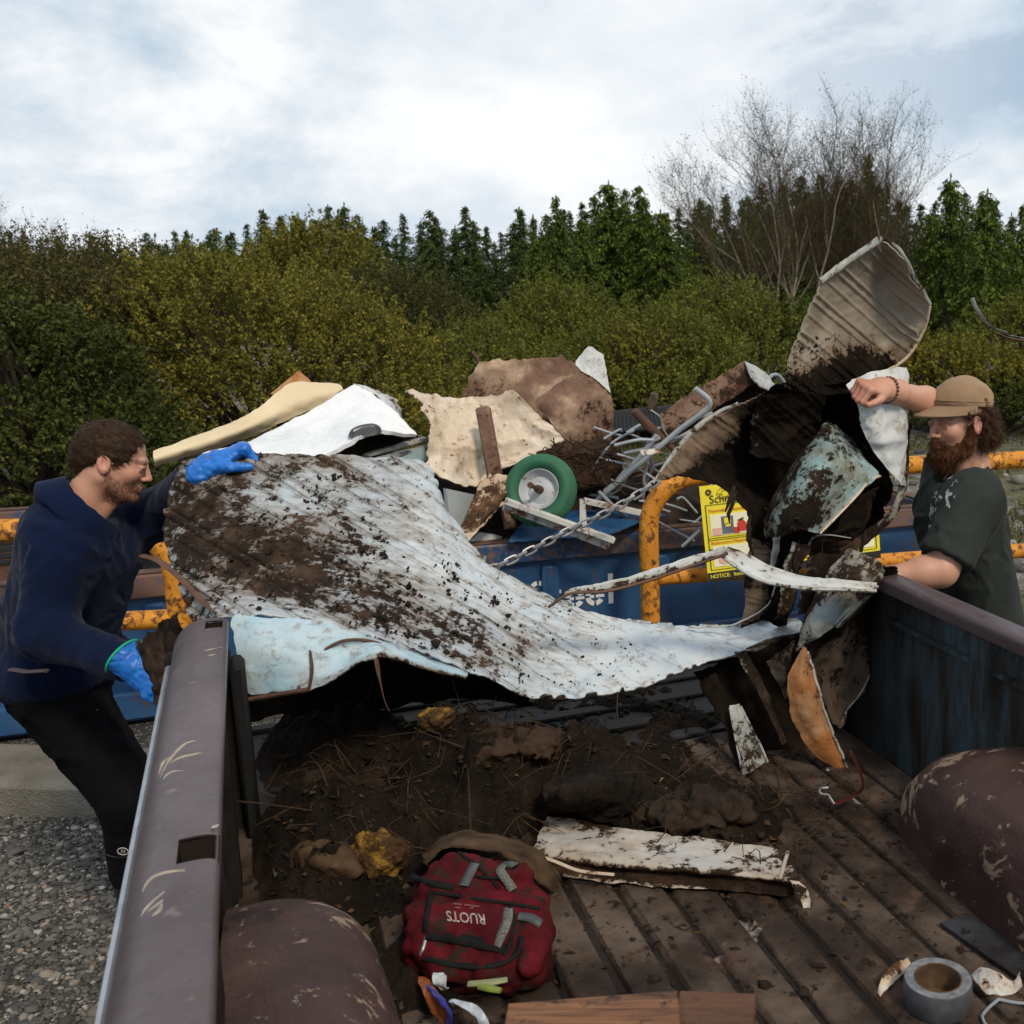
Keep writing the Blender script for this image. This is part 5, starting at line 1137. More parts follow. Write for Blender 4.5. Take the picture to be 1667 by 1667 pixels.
sheet('hanging_strip', [[(1198, 1066, 2.74, .7), (1215, 1060, 2.74, .7)], [(1230, 1120, 2.68, .7), (1244, 1112, 2.68, .8)], [(1258, 1175, 2.62, .8), (1268, 1170, 2.62, .8)], [(1274, 1212, 2.58, .9), (1282, 1208, 2.58, .9)]], M_leafg, cr_, 40, 12, .004, .003, 9, .003, seed=57)
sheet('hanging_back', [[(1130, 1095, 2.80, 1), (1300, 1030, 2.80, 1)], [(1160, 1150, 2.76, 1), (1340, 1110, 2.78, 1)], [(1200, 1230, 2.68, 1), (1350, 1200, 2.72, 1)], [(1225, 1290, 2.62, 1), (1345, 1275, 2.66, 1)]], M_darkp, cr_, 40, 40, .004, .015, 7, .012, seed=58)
b = MB()
b.tube(path([(1206, 1150, 2.615), (1222, 1182, 2.575), (1238, 1213, 2.545), (1250, 1241, 2.525)], 20), .0028, 5); b.tube(path([(1188, 1152, 2.615), (1196, 1195, 2.575), (1204, 1235, 2.545), (1212, 1272, 2.52), (1218, 1274, 2.52)], 20), .0028, 5)
b.build('bare_edge', M_white, cr_)
clods('mud_clods', np.concatenate([Gd[30:, 30:].reshape(-1, 3) + (0, -.006, 0), Gc[::2, ::2].reshape(-1, 3) + (0, -.004, .002)]), M_mud, cr_, 420, .0015, .006, 9)
clods('mud_clods', np.concatenate([Gu[95:, :60].reshape(-1, 3) + (0, -.006, .0)]), M_mud, cr_, 180, .001, .004, 10)

# torn scraps and mud-hung strips that close the hollow of the panel
for q_ in ([(1196, 790, 2.72), (1190, 808, 2.70), (1181, 833, 2.69)], [(1198, 800, 2.73), (1192, 822, 2.71), (1186, 838, 2.71), (1188, 852, 2.71)], [(1222, 838, 2.74), (1218, 870, 2.72), (1226, 905, 2.73)], [(1300, 880, 2.72), (1292, 925, 2.71), (1296, 960, 2.72), (1286, 1000, 2.74)], [(1340, 880, 2.74), (1334, 920, 2.72), (1322, 950, 2.72)], [(1410, 862, 2.76), (1398, 905, 2.74), (1380, 925, 2.72)]):
    b = MB(); e_ = path(q_, 14); b.tube(e_ + .003 * fbm(e_ * 50, 3, 3)[:, None], [.004, .0065, .006, .002], 6, flat=.4); b.build('torn_strip', M_mud, cr_)
sheet('torn_scrap', [[(1352, 690, 2.92, .9), (1388, 712, 2.94, .85), (1424, 742, 2.95, .6)], [(1372, 730, 2.93, .8), (1404, 745, 2.96, .8), (1436, 768, 2.96, .7)], [(1398, 772, 2.93, .7), (1422, 778, 2.95, .7), (1446, 792, 2.95, .8)]], M_brownl, cr_, 50, 40, .004, .012, 9, .012, seed=101)
sheet('torn_scrap', [[(1240, 640, 2.80, .8), (1290, 634, 2.80, .9), (1345, 640, 2.84, 1)], [(1225, 690, 2.84, .6), (1280, 690, 2.84, .85), (1330, 700, 2.90, 1)], [(1215, 740, 2.84, .7), (1262, 752, 2.84, .9), (1302, 762, 2.90, 1)]], M_darkp, cr_, 60, 50, .004, .016, 8, .012, ribs((-.75, .1, -.65), .075, .005, .0045), seed=102)
sheet('torn_scrap', [[(1290, 884, 2.72, .5), (1318, 890, 2.74, .7)], [(1276, 930, 2.70, .5), (1300, 940, 2.72, .7)], [(1268, 975, 2.70, .6), (1288, 985, 2.72, .8)], [(1262, 1008, 2.74, .7), (1280, 1012, 2.76, .8)]], M_leafg, cr_, 50, 20, .004, .010, 10, .008, seed=103)
sheet('torn_scrap', [[(1388, 808, 2.80, .7), (1430, 795, 2.86, .85)], [(1368, 850, 2.80, .8), (1412, 842, 2.86, .9)], [(1350, 872, 2.82, .8), (1392, 872, 2.86, .9)]], M_brownl, cr_, 40, 30, .004, .012, 9, .010, seed=104)
sheet('torn_scrap', [[(1310, 905, 2.70, .7), (1345, 900, 2.72, .8), (1378, 905, 2.74, .8)], [(1312, 950, 2.69, .6), (1336, 948, 2.70, .8), (1350, 950, 2.72, .9)], [(1300, 1000, 2.70, .7), (1318, 1000, 2.70, .9), (1330, 998, 2.72, .9)]], M_brownl, cr_, 50, 30, .004, .012, 9, .010, seed=105)
# long bent trim hooked over the panel
tr_ = thing('bent_trim', 'long bent white metal trim sticking out of the crumpled panel', 'metal trim', P(1180, 905, 2.55))
ta = [
    [(893, 988, 2.50, 0.75), (899, 986, 2.50, 0.75)], [(930, 966, 2.50, 0.65), (934, 958, 2.51, 0.55)], [(985, 962, 2.50, 0.65), (985, 950, 2.52, 0.40)], [(1050, 946, 2.51, 0.60), (1050, 932, 2.53, 0.35)], [(1110, 926, 2.52, 0.55), (1108, 915, 2.54, 0.30)], [(1186, 900, 2.54, 0.55), (1180, 891, 2.57, 0.45)],
]
_, Ga, _n = sheet('trim_arm', ta, M_white, tr_, 80, 14, .004, .004, 9, .003, seed=61)
b = MB(); b.tube(path([(893, 988, 2.495), (930, 966, 2.495), (985, 963, 2.495), (1050, 947, 2.505), (1110, 927, 2.515), (1185, 901, 2.535)], 40), .006, 6, flat=.6); b.build('dirty_edge', M_rust, tr_)
tb = [
    [(1172, 902, 2.55, 0.27), (1185, 890, 2.58, 0.67)], [(1205, 925, 2.54, 0.32), (1222, 905, 2.58, 0.47)], [(1245, 945, 2.53, 0.32), (1262, 924, 2.58, 0.47)], [(1310, 956, 2.52, 0.27), (1312, 938, 2.57, 0.37)], [(1370, 958, 2.52, 0.27), (1368, 944, 2.56, 0.37)], [(1426, 961, 2.52, 0.27), (1428, 949, 2.55, 0.37)],
]
sheet('trim_face', tb, M_white, tr_, 80, 16, .004, .003, 9, .002, seed=63)
b = MB(); b.tube(path([(1172, 903, 2.545), (1205, 927, 2.535), (1245, 947, 2.525), (1310, 958, 2.515), (1370, 960, 2.515), (1427, 962, 2.515)], 40), .0045, 6); b.build('rolled_edge', M_white, tr_)
b = MB(); b.beam(P(1428, 954, 2.525), P(1364, 1021, 2.60), .018, .008); b.beam(P(1420, 956, 2.53), P(1358, 1016, 2.61), .006, .012); b.build('bent_tail', M_leafg, tr_)
sheet('torn_corner', [[(1155, 894, 2.56, .9), (1154, 902, 2.56, .9)], [(1188, 899, 2.565, .9), (1180, 904, 2.565, .9)]], M_brownl, tr_, 14, 8, .004, .002, 9, .002, seed=64)

# loose white strip reaching in from the right
ws = thing('metal_strip', 'thin bent white metal strip reaching in at the right edge', 'metal strip', P(1667, 552, 3.4))
b = MB(); b.tube([P(*q_) for q_ in ((1583, 485, 3.3), (1588, 500, 3.3), (1597, 512, 3.3), (1600, 519, 3.31), (1611, 530, 3.33), (1619, 535, 3.34), (1636, 541, 3.37), (1643, 546, 3.39), (1672, 552, 3.45), (1730, 585, 3.5), (1760, 760, 3.5), (1765, 1125, 3.5))], [.007, .008, .006, .008, .007, .006, .008, .005, .006, .006, .006, .006], 6, flat=.35, up=(0, .3, 1)); b.build('bent_strip', M_white, ws)
b = MB(); b.tube(path([(1622, 543, 3.33), (1640, 550, 3.36), (1672, 556, 3.43)], 10), .007, 6, flat=.5); b.build('rusted_edge', M_rust, ws)

# ------------------------------------------------------------ the scrap heap in the container
_P0 = P
def P(px, py, Y): return _P0(px, py, Y + .45)          # everything here lies behind the front wall of the bin
def f_quilt(t):
    v = t.coord('Object'); uv = t.coord('UV'); n = t.noise(t.mapping(uv, (1, 4, 1)), 16, 3, .5, 1.2); b_ = t.noise(v, 4, 5)
    c = t.ramp(b_, [(.35, (.66, .68, .70)), (.6, (.78, .79, .80))]); c = t.mix(t.step(t.noise(v, 26, 6, .7), .66, .72), c, (.10, .075, .05))
    return {'Base Color': c, 'Roughness': .5, 'Normal': t.bump(n, .5, .02)}
M_quilt = material('white_quilted_sheet', f_quilt)
wp = thing('quilted_mattress_cover', 'dented white quilted panel with a silver corner cap above the blue glove', 'panel', P(560, 700, 5.2))
sheet('panel_face', [[(330, 742, 4.75, .1), (420, 716, 4.95, .05), (500, 672, 5.15, .05), (578, 628, 5.35, .1)], [(400, 745, 4.72, .1), (470, 716, 4.9, .05), (540, 680, 5.1, .05), (608, 645, 5.3, .1)], [(470, 748, 4.70, .1), (520, 728, 4.82, .05), (585, 694, 5.0, .05), (640, 672, 5.2, .1)], [(520, 750, 4.68, .1), (560, 730, 4.78, .05), (605, 705, 4.9, .05), (678, 712, 5.1, .2)]], M_quilt, wp, 60, 60, .02, .012, 5, .004, seed=65)
sheet('torn_side', [[(578, 628, 5.35, .3), (600, 634, 5.4, .3), (640, 648, 5.5, .5)], [(610, 646, 5.3, .2), (628, 655, 5.36, .3), (648, 668, 5.45, .6)], [(640, 672, 5.2, .3), (650, 680, 5.28, .3), (655, 690, 5.38, .7)]], M_white, wp, 30, 30, .006, .015, 7, .02, seed=66)
sheet('dark_underside', [[(500, 750, 4.72, .9), (570, 722, 4.95, .9), (650, 700, 5.2, .9), (682, 712, 5.3, .9)], [(540, 760, 4.8, .9), (590, 742, 5.0, .9), (650, 726, 5.2, .9), (684, 716, 5.35, .9)]], M_darkp, wp, 30, 16, .006, .008, 6, .01, seed=67)
b = MB(); b.tube(path([(571, 712, 4.84), (574, 703, 4.84), (585, 697, 4.86), (603, 694, 4.9), (612, 697, 4.92), (614, 704, 4.93)], 20), .022, 8, flat=.45, up=(0, 0, 1)); b.poly([P(*q) for q in ((571, 714, 4.83), (575, 702, 4.83), (590, 695, 4.86), (609, 694, 4.9), (615, 705, 4.92), (600, 709, 4.88))], .02); b.build('corner_cap', M_chrome, wp)
cm = thing('cream_sheet', 'cream rolled sheet lying along the white quilted panel', 'sheet', P(420, 690, 5.2))
sheet('cream_roll', [[(250, 735, 4.8, .1), (250, 748, 4.75, .1), (254, 758, 4.8, .1)], [(330, 706, 5.0, .1), (330, 722, 4.93, .05), (335, 735, 4.98, .1)], [(400, 678, 5.1, .05), (405, 695, 5.04, .05), (412, 708, 5.1, .1)], [(450, 640, 5.25, .1), (462, 665, 5.2, .05), (470, 682, 5.22, .1)], [(484, 622, 5.35, .1), (510, 642, 5.3, .1), (516, 662, 5.3, .1)], [(550, 625, 5.45, .1), (556, 630, 5.4, .1), (558, 634, 5.38, .1)]], material('cream_vinyl', lambda t: {'Base Color': t.mix(t.step(t.noise(t.coord('Object'), 9, 6, .7), .66, .74), t.ramp(t.noise(t.coord('Object'), 4, 4), [(.3, (.56, .44, .26)), (.7, (.66, .55, .36))]), (.10, .06, .03)), 'Roughness': .6}), cm, 90, 24, .008, .008, 5, .004, seed=68)
sheet('cardboard_corner', [[(440, 642, 5.5, .1), (462, 640, 5.45, .1)], [(470, 618, 5.5, .1), (484, 625, 5.45, .1)], [(486, 603, 5.5, .1), (508, 622, 5.45, .2)]], M_tongue, cm, 20, 12, .008, .004, 6, .003, seed=69)
ap = thing('appliance_panel', 'grey white appliance shell below the quilted panel', 'panel', P(660, 740, 5.2))
b = MB(); b.beam(P(590, 742, 5.0), P(692, 714, 5.3), .05, .02); b.beam(P(600, 752, 5.0), P(690, 728, 5.3), .04, .02); b.build('trim_bar', M_white, ap)
b = MB(); b.poly([P(640, 752, 5.1), P(690, 728, 5.25), P(694, 752, 5.2)], .02); b.build('blue_face', plain('grey_teal', (.20, .30, .33), .5, .25, 6), ap)
b = MB(); b.poly([P(724, 795, 4.95), P(770, 805, 5.1), P(762, 850, 5.1), P(735, 885, 4.95)], .02); b.build('side_face', plain('cold_grey', (.33, .36, .37), .4, .12, 5), ap)
b = MB(); b.poly([P(752, 893, 5.0), P(800, 850, 5.2), P(838, 838, 5.3), P(842, 858, 5.25), P(800, 888, 5.1)], .02); b.build('lower_face', plain('cold_white', (.46, .48, .47), .45, .15, 5), ap)

cs = thing('cream_metal_sheet', 'crumpled cream metal panel behind the green wheel', 'metal sheet', P(800, 720, 5.3))
_, Gx, Nx = sheet('panel_sheet', [[(658, 636, 5.3, .45), (690, 640, 5.35, .4), (745, 648, 5.45, .3), (800, 645, 5.5, .3), (834, 632, 5.5, .4)], [(680, 662, 5.2, .4), (715, 672, 5.3, .35), (765, 680, 5.4, .35), (815, 680, 5.48, .3), (862, 662, 5.5, .3)], [(697, 700, 5.1, .4), (730, 712, 5.2, .4), (775, 715, 5.3, .35), (830, 715, 5.42, .35), (895, 690, 5.5, .3)], [(695, 745, 5.05, .3), (735, 755, 5.1, .4), (775, 760, 5.25, .35), (820, 752, 5.36, .3), (924, 712, 5.5, .35)], [(700, 765, 5.0, .15), (735, 785, 5.05, .25), (770, 792, 5.15, .3), (800, 772, 5.25, .35), (870, 742, 5.4, .4)]], M_cream, cs, 120, 120, .006, .034, 4.5, .012, seed=70)
rs = thing('rusty_sheet', 'large rusty brown sheet with a folded white corner on top of the heap', 'metal sheet', P(880, 620, 5.7))
sheet('rusty_face', [[(782, 588, 5.8, 0.18), (850, 584, 5.9, 0.08), (905, 582, 5.95, 0.18), (940, 588, 5.95, 0.28)], [(765, 615, 5.75, 0.38), (835, 612, 5.85, 0.28), (900, 612, 5.9, 0.28), (960, 625, 5.95, 0.28)], [(748, 645, 5.7, 0.58), (830, 645, 5.75, 0.48), (890, 650, 5.8, 0.28), (975, 660, 5.9, 0.28)], [(740, 665, 5.65, 0.58), (820, 670, 5.7, 0.38), (890, 690, 5.75, 0.28), (990, 690, 5.85, 0.38)], [(790, 740, 5.5, 0.58), (850, 730, 5.6, 0.48), (920, 730, 5.7, 0.48), (996, 735, 5.8, 0.48)]], M_rustsh, rs, 100, 90, .006, .030, 4, .014, seed=71)
sheet('folded_face', [[(945, 606, 5.72, 0.00), (955, 612, 5.7, 0.08), (985, 632, 5.72, 0.38), (997, 645, 5.75, 0.38)], [(905, 628, 5.6, 0.00), (925, 638, 5.58, 0.08), (960, 655, 5.6, 0.48), (997, 665, 5.7, 0.48)], [(872, 655, 5.52, 0.13), (905, 665, 5.5, 0.23), (950, 685, 5.55, 0.53), (997, 695, 5.66, 0.58)], [(895, 685, 5.5, 0.28), (925, 695, 5.5, 0.28), (965, 710, 5.55, 0.58), (996, 720, 5.62, 0.58)], [(915, 712, 5.48, 0.38), (940, 725, 5.5, 0.38), (965, 735, 5.54, 0.58), (994, 745, 5.6, 0.58)]], M_rustsh, rs, 80, 80, .006, .020, 5, .006, seed=72)
sheet('white_corner', [[(958, 563, 5.75, .1), (966, 566, 5.75, .1), (982, 578, 5.78, .15)], [(938, 590, 5.72, .1), (958, 596, 5.72, .1), (988, 610, 5.76, .1)], [(946, 604, 5.70, .1), (970, 618, 5.71, .1), (993, 640, 5.75, .15)]], M_white, rs, 30, 30, .006, .006, 6, .004, seed=73)
b = MB(); b.tube(path([(768, 572, 5.8), (776, 582, 5.8), (780, 592, 5.8)], 6), .012, 6); b.build('torn_corner', M_rust, rs)
pb = thing('rusty_post', 'short rusty post leaning on the cream panel', 'post', P(800, 770, 5.15))
b = MB(); b.beam(P(786, 663, 5.25), P(806, 775, 5.12), .075, .05, (0, 1, 0), .01); b.build('post_bar', M_rustsh, pb)
db = thing('dirt_beam', 'soil caked metal channel left of the green wheel', 'beam', P(790, 840, 5.0))
sheet('channel_face', [[(788, 772, 5.1, .55), (826, 775, 5.08, .45)], [(772, 812, 5.0, .75), (822, 808, 5.0, .85)], [(748, 862, 4.9, .8), (795, 838, 4.92, .9)], [(735, 885, 4.88, .7), (752, 886, 4.88, .6)]], M_cream, db, 50, 24, .006, .012, 7, .008, mud=.7, seed=74)
sheet('channel_lip', [[(752, 892, 4.86, .4), (740, 884, 4.87, .5)], [(785, 858, 4.92, .5), (775, 848, 4.93, .6)], [(820, 820, 5.0, .5), (812, 812, 5.0, .7)]], M_cream, db, 40, 10, .006, .006, 8, .006, seed=75)
b = MB(); b.beam(P(815, 780, 5.1), P(832, 860, 5.0), .06, .04); b.build('channel_web', M_rustsh, db)

# wheelbarrow wheel on its bracket
wl = thing('wheelbarrow', 'green tyred wheel on a rusty white wheelbarrow bracket', 'wheel', P(878, 805, 5.0))
wc = P(880, 798, 5.05); wax = np.array((-.12, -.93, .33)); wax /= np.linalg.norm(wax)
M_gty = material('green_rubber', lambda t: {'Base Color': t.mix(t.step(t.noise(t.coord('Object'), 14, 6, .7), .60, .72), t.ramp(t.noise(t.coord('Object'), 5, 5), [(.3, (.010, .070, .036)), (.7, (.022, .130, .062))]), (.05, .075, .045)), 'Roughness': .7, 'Normal': t.bump(t.noise(t.coord('Object'), 120, 3), .2, .002)})
Rw = .192; prof = []
for k in range(49):
    an = 2 * math.pi * k / 48; rr0 = .045; rad_ = Rw - rr0 + rr0 * math.cos(an); hh_ = rr0 * 1.25 * math.sin(an)
    if math.cos(an) > .25: rad_ -= .0035 * (math.cos(hh_ * 480) > .2)
    prof.append((rad_, hh_))
b = MB(); b.lathe(prof, wc, wax, 72); tyre = b.build('tyre', M_gty, wl)
M_wrim = material('grey_rim', lambda t: {'Base Color': t.mix(t.step(t.noise(t.coord('Object'), 22, 6, .7), .58, .66), (.40, .42, .44), (.16, .075, .035)), 'Roughness': .5})
b = MB(); b.lathe([(.001, .012), (.028, .010), (.05, .004), (.072, -.006), (.084, .0), (.094, .022), (.104, .038), (.108, .034), (.104, .02), (.10, -.02), (.10, -.05), (.001, -.05)], wc, wax, 48); b.build('rim', M_wrim, wl)
b = MB(); b.lathe([(.001, .055), (.019, .055), (.022, .02), (.022, .0), (.001, 0)], wc, wax, 20); b.tube([wc + wax * .02, wc + wax * .16], .011, 10); b.lathe([(.001, .165), (.017, .165), (.017, .15), (.001, .15)], wc, wax, 6); b.build('axle', M_rust, wl)
M_brk = material('rusty_white_bracket', lambda t: {'Base Color': t.mix(t.step(t.noise(t.coord('Object'), 8, 7, .72), .50, .60), t.ramp(t.noise(t.coord('Object'), 5, 3), [(.3, (.42, .43, .41)), (.7, (.58, .57, .53))]), t.ramp(t.noise(t.coord('Object'), 30, 5), [(.3, (.06, .02, .01)), (.7, (.25, .09, .03))])), 'Roughness': .7})
b = MB(); b.beam(P(822, 815, 4.86), P(1000, 880, 4.98), .05, .03); b.beam(P(820, 822, 4.88), P(992, 888, 5.0), .012, .05); b.build('bracket', M_brk, wl)
b = MB(); b.poly([P(944, 812, 5.05), P(952, 812, 5.05), P(956, 862, 5.02), P(944, 862, 5.02)], .01); b.beam(P(950, 815, 5.2), P(1058, 838, 5.3), .05, .03); b.build('stay', M_brk, wl)

# tangle of grey tube frames
tf = [((1132, 632), (1155, 660), (1100, 705), (1000, 790), (972, 815)), ((1070, 708), (1020, 770), (985, 800)), ((985, 810), (1010, 775), (1040, 745), (1062, 735)), ((942, 804), (1000, 810), (1004, 814)), ((944, 820), (965, 845), (988, 868)), ((975, 800), (1000, 825), (1020, 842)), ((1015, 738), (1060, 728), (1095, 715), (1130, 708)), ((1048, 735), (1052, 760), (1048, 785), (1060, 800)), ((1055, 735), (1062, 755), (1058, 772), (1050, 790), (1046, 815)), ((1090, 720), (1150, 690), (1200, 680)), ((1000, 725), (1040, 716), (1066, 716), (1078, 708)), ((1110, 890), (1140, 862)), ((940, 800), (960, 785)), ((1020, 705), (1050, 690), (1075, 705), (1090, 730)), ((1060, 700), (1110, 690), (1160, 672))]
fr = thing('chair_frame', 'tangled bundle of bent grey tubular chair frames on the heap', 'chair frame', P(1040, 760, 5.5))
M_gtube = material('grey_tube_paint', lambda t: {'Base Color': t.mix(t.step(t.noise(t.coord('Object'), 18, 6, .7), .60, .68), t.ramp(t.noise(t.coord('Object'), 5, 3), [(.3, (.20, .23, .26)), (.7, (.36, .39, .42))]), (.12, .06, .03)), 'Roughness': .45})
r0 = np.random.default_rng(77)
for k in range(26):
    x_, y_ = r0.uniform(945, 1190), r0.uniform(690, 845); an = r0.uniform(-1.0, .6); L_ = r0.uniform(30, 110); tf.append(((x_, y_), (x_ + L_ * .5 * math.cos(an) + r0.normal() * 8, y_ + L_ * .5 * math.sin(an) + r0.normal() * 8), (x_ + L_ * math.cos(an), y_ + L_ * math.sin(an))))
for k, q in enumerate(tf):
    b = MB(); Y0 = 5.25 + .06 * (k % 5); b.tube(cr(np.array([P(x, y, Y0 + .03 * i) for i, (x, y) in enumerate(q)]), 24), (.0095 if k < 16 else .0062) if k not in (0, 1) else .015, 8); b.build('tube', M_gtube, fr)
b = MB(); b.poly([P(1040, 733, 5.2), P(1070, 730, 5.25), P(1078, 738, 5.24), P(1046, 742, 5.19)], .006); b.build('joint_plate', M_brk, fr)
mp = thing('mesh_panel', 'black wire mesh panel lying on the heap behind the tubes', 'mesh panel', P(1060, 690, 5.9))
b = MB(); q0, q1, q2, q3 = P(996, 673, 6.1), P(1165, 655, 6.4), P(1180, 690, 6.0), P(998, 702, 5.7)
M_blackm = plain('black_mesh', (.022, .023, .026), .6, .3, 20, .2)
for k in range(29): s_q = k / 28; b.tube([q0 + (q1 - q0) * s_q, q3 + (q2 - q3) * s_q], .006, 4)
for k in range(13): s_q = k / 12; b.tube([q0 + (q3 - q0) * s_q, q1 + (q2 - q1) * s_q], .006, 4)
b.build('wire_grid', M_blackm, mp); b = MB(); b.tube([q0, q1, q2, q3, q0], .016, 6); b.build('rim_bar', M_blackm, mp)
bb = thing('box_beam', 'rusty brown open channel beam rising behind the dark panel', 'beam', P(1170, 650, 5.6))
sheet('beam_face', [[(1074, 672, 5.5, .5), (1080, 700, 5.45, .6), (1092, 712, 5.45, .5)], [(1150, 625, 5.6, .5), (1150, 655, 5.55, .5), (1160, 668, 5.55, .6)], [(1210, 590, 5.7, .5), (1225, 610, 5.65, .8), (1232, 622, 5.65, .8)]], M_rustsh, bb, 50, 30, .006, .01, 6, .006, seed=76)
sheet('beam_inner', [[(1150, 672, 5.75, .95), (1095, 715, 5.6, .95)], [(1215, 590, 5.8, .95), (1245, 640, 5.75, .95)], [(1262, 628, 5.85, .95), (1258, 650, 5.8, .95)]], M_darkp, bb, 30, 20, .006, .008, 6, .006, seed=77)
sheet('beam_end', [[(1212, 588, 5.68, .45), (1222, 612, 5.6, .5), (1240, 632, 5.6, .6)], [(1235, 598, 5.7, .3), (1240, 618, 5.66, .3), (1250, 635, 5.65, .4)], [(1262, 625, 5.78, .3), (1262, 632, 5.75, .3), (1258, 638, 5.72, .3)]], M_leafg, bb, 24, 24, .006, .008, 7, .006, seed=78)
b = MB(); b.tube(path([(1250, 622, 5.9), (1256, 612, 5.9), (1266, 612, 5.92), (1276, 625, 5.95), (1280, 632, 5.95)], 16), .02, 8, flat=.6); b.build('end_hoop', M_gtube, bb)
wpst = thing('wooden_post', 'short grey wooden post end standing behind the mesh panel', 'post', P(1062, 660, 6.2))
b = MB(); b.beam(P(1066, 640, 6.2), P(1058, 672, 6.2), .05, .05, (0, 1, 0), .006); b.build('post_end', plain('grey_wood', (.09, .07, .055), .9, .4, 30, .5), wpst)
jb = thing('iron_bar', 'rusty iron bar with a torn clamp standing in the tube tangle', 'bar', P(1070, 700, 5.4))
b = MB(); b.tube([P(1032, 668, 5.3), P(1052, 690, 5.32), P(1075, 710, 5.34), P(1100, 735, 5.36)], [.022, .026, .022, .014], 8); b.build('bar_rod', M_rust, jb)
b = MB(); b.tube(path([(1060, 668, 5.3), (1075, 680, 5.32), (1080, 700, 5.33), (1088, 712, 5.34)], 10), .012, 6, flat=.4); b.build('clamp', M_white, jb)
ra_ = thing('rusty_angle', 'long rusty angle iron crossing under the tubes', 'bar', P(1050, 760, 5.5))
b = MB(); b.beam(P(930, 795, 5.5), P(1120, 742, 5.7), .05, .02); b.beam(P(930, 800, 5.5), P(1120, 746, 5.7), .012, .05); b.build('angle_bar', M_rust, ra_)
fb = thing('fabric_bundle', 'brown matted bundle of soil and roots behind the green wheel', 'bundle', P(930, 750, 5.4))
Sd = SDF(P(930, 745, 5.45) - .45, P(930, 745, 5.45) + .45, .012)
for px, py, Y, r_ in ((900, 752, 5.45, .12), (950, 748, 5.5, .13), (985, 750, 5.55, .10), (930, 780, 5.4, .12), (965, 776, 5.45, .10), (870, 775, 5.45, .08)): Sd.ell(P(px, py, Y), (r_, r_, r_ * .75), k=.06)
Sd.disp(lambda p: .03 * fbm(p * 9, 4, 3)); M_root = plain('root_mat', (.036, .021, .013), .95, .5, 14, .9)
mesh_obj('root_mass', *Sd.mesh(), M_root, fb)
b = MB(); r0 = np.random.default_rng(4)
for k in range(80):
    p0 = P(r0.uniform(870, 995), r0.uniform(725, 790), 5.24 + r0.uniform(-.03, .12)); d_ = r0.normal(size=3) * (.09, .03, .05); b.tube(cr([p0, p0 + d_ * .5 + r0.normal(size=3) * .02, p0 + d_], 6), .0035, 4, False)
b.build('root_strand', M_root, fb)
bs = thing('blue_sheet', 'blue plastic sheet under the wheel against the container rim', 'sheet', P(920, 860, 5.1))
sheet('sheet_face', [[(828, 885, 4.98, 0), (860, 840, 5.15, 0), (900, 835, 5.3, 0)], [(900, 878, 5.02, 0), (940, 845, 5.2, 0), (985, 830, 5.35, 0)], [(1000, 870, 5.08, 0), (1050, 845, 5.3, 0), (1090, 838, 5.45, 0)]], plain('blue_plastic', (.012, .06, .15), .45, .3, 6, .3), bs, 40, 30, .006, .015, 6, .01, seed=79)
rp_ = thing('steel_channel', 'dark rusty steel sections lying in the bin behind the yellow notice', 'scrap', P(1120, 830, 5.7))
b = MB()
for q0_, q1_ in (((1090, 795, 5.7), (1135, 835, 5.9)), ((1070, 850, 5.6), (1145, 825, 5.9)), ((1085, 830, 5.9), (1140, 858, 5.7))): b.beam(P(*q0_), P(*q1_), .07, .05)
b.build('section', M_rust, rp_)
b = MB(); b.beam(P(1105, 845, 5.55), P(1140, 850, 5.6), .05, .01); b.beam(P(1108, 870, 5.5), P(1145, 838, 5.6), .012, .012); b.build('grey_strip', M_gtube, rp_)
# heap body that carries all this
Sd = SDF(P(880, 830, 5.9) - (2.2, 1.2, .8), P(880, 830, 5.9) + (2.2, 1.3, .55), .035)
for px, Y, z, rx, ry, rz in ((560, 5.3, .55, .8, .6, .55), (840, 5.7, .6, .75, .6, .42), (1000, 5.9, .55, .7, .6, .40), (1150, 6.2, .5, .7, .6, .40), (400, 5.0, .4, .6, .5, .5)): q = P(px, 800, Y); Sd.ell((q[0], q[1], z), (rx, ry, rz), k=.15)
Sd.disp(lambda p: .09 * fbm(p * 3.5, 4, 13)); Sd.half(at(0, .13, 0), -cn, .02); Sd.half(at(0, CW - .13, 0), cn, .02); Sd.half(at(CL - .15, 0, 0), ce, .02); M_heap = plain('dark_scrap_soil', (.028, .020, .015), .9, .6, 9, .9)
struct(mesh_obj('scrap_rubble', *Sd.mesh(), M_heap), 'stuff', 'dark earthy rubble filling the blue container under the scrap', 'rubble')
# pieces in the bin at the far left
bl = thing('slatted_grille', 'black slatted panel in the bin at the left edge', 'panel', P(30, 905, 4.9))
b = MB()
for k in range(4): b.beam(P(-60, 888 + 11 * k, 4.85), P(62, 880 + 11 * k, 5.0), .05, .022)
b.build('slat_board', M_blackm, bl)
wl2 = thing('white_board', 'white sheet edge in the bin beside the fleece jacket', 'panel', P(250, 895, 4.9))
b = MB(); b.poly([P(228, 885, 4.95), P(272, 880, 5.05), P(280, 935, 5.0), P(232, 938, 4.9)], .015); b.build('board_face', plain('dull_white', (.55, .56, .57), .5, .12, 8), wl2)
b = MB(); b.tube(path([(225, 912, 4.75), (255, 900, 4.8), (285, 905, 4.85)], 10), .022, 7); b.build('dark_edge', M_rust, wl2)

P = _P0
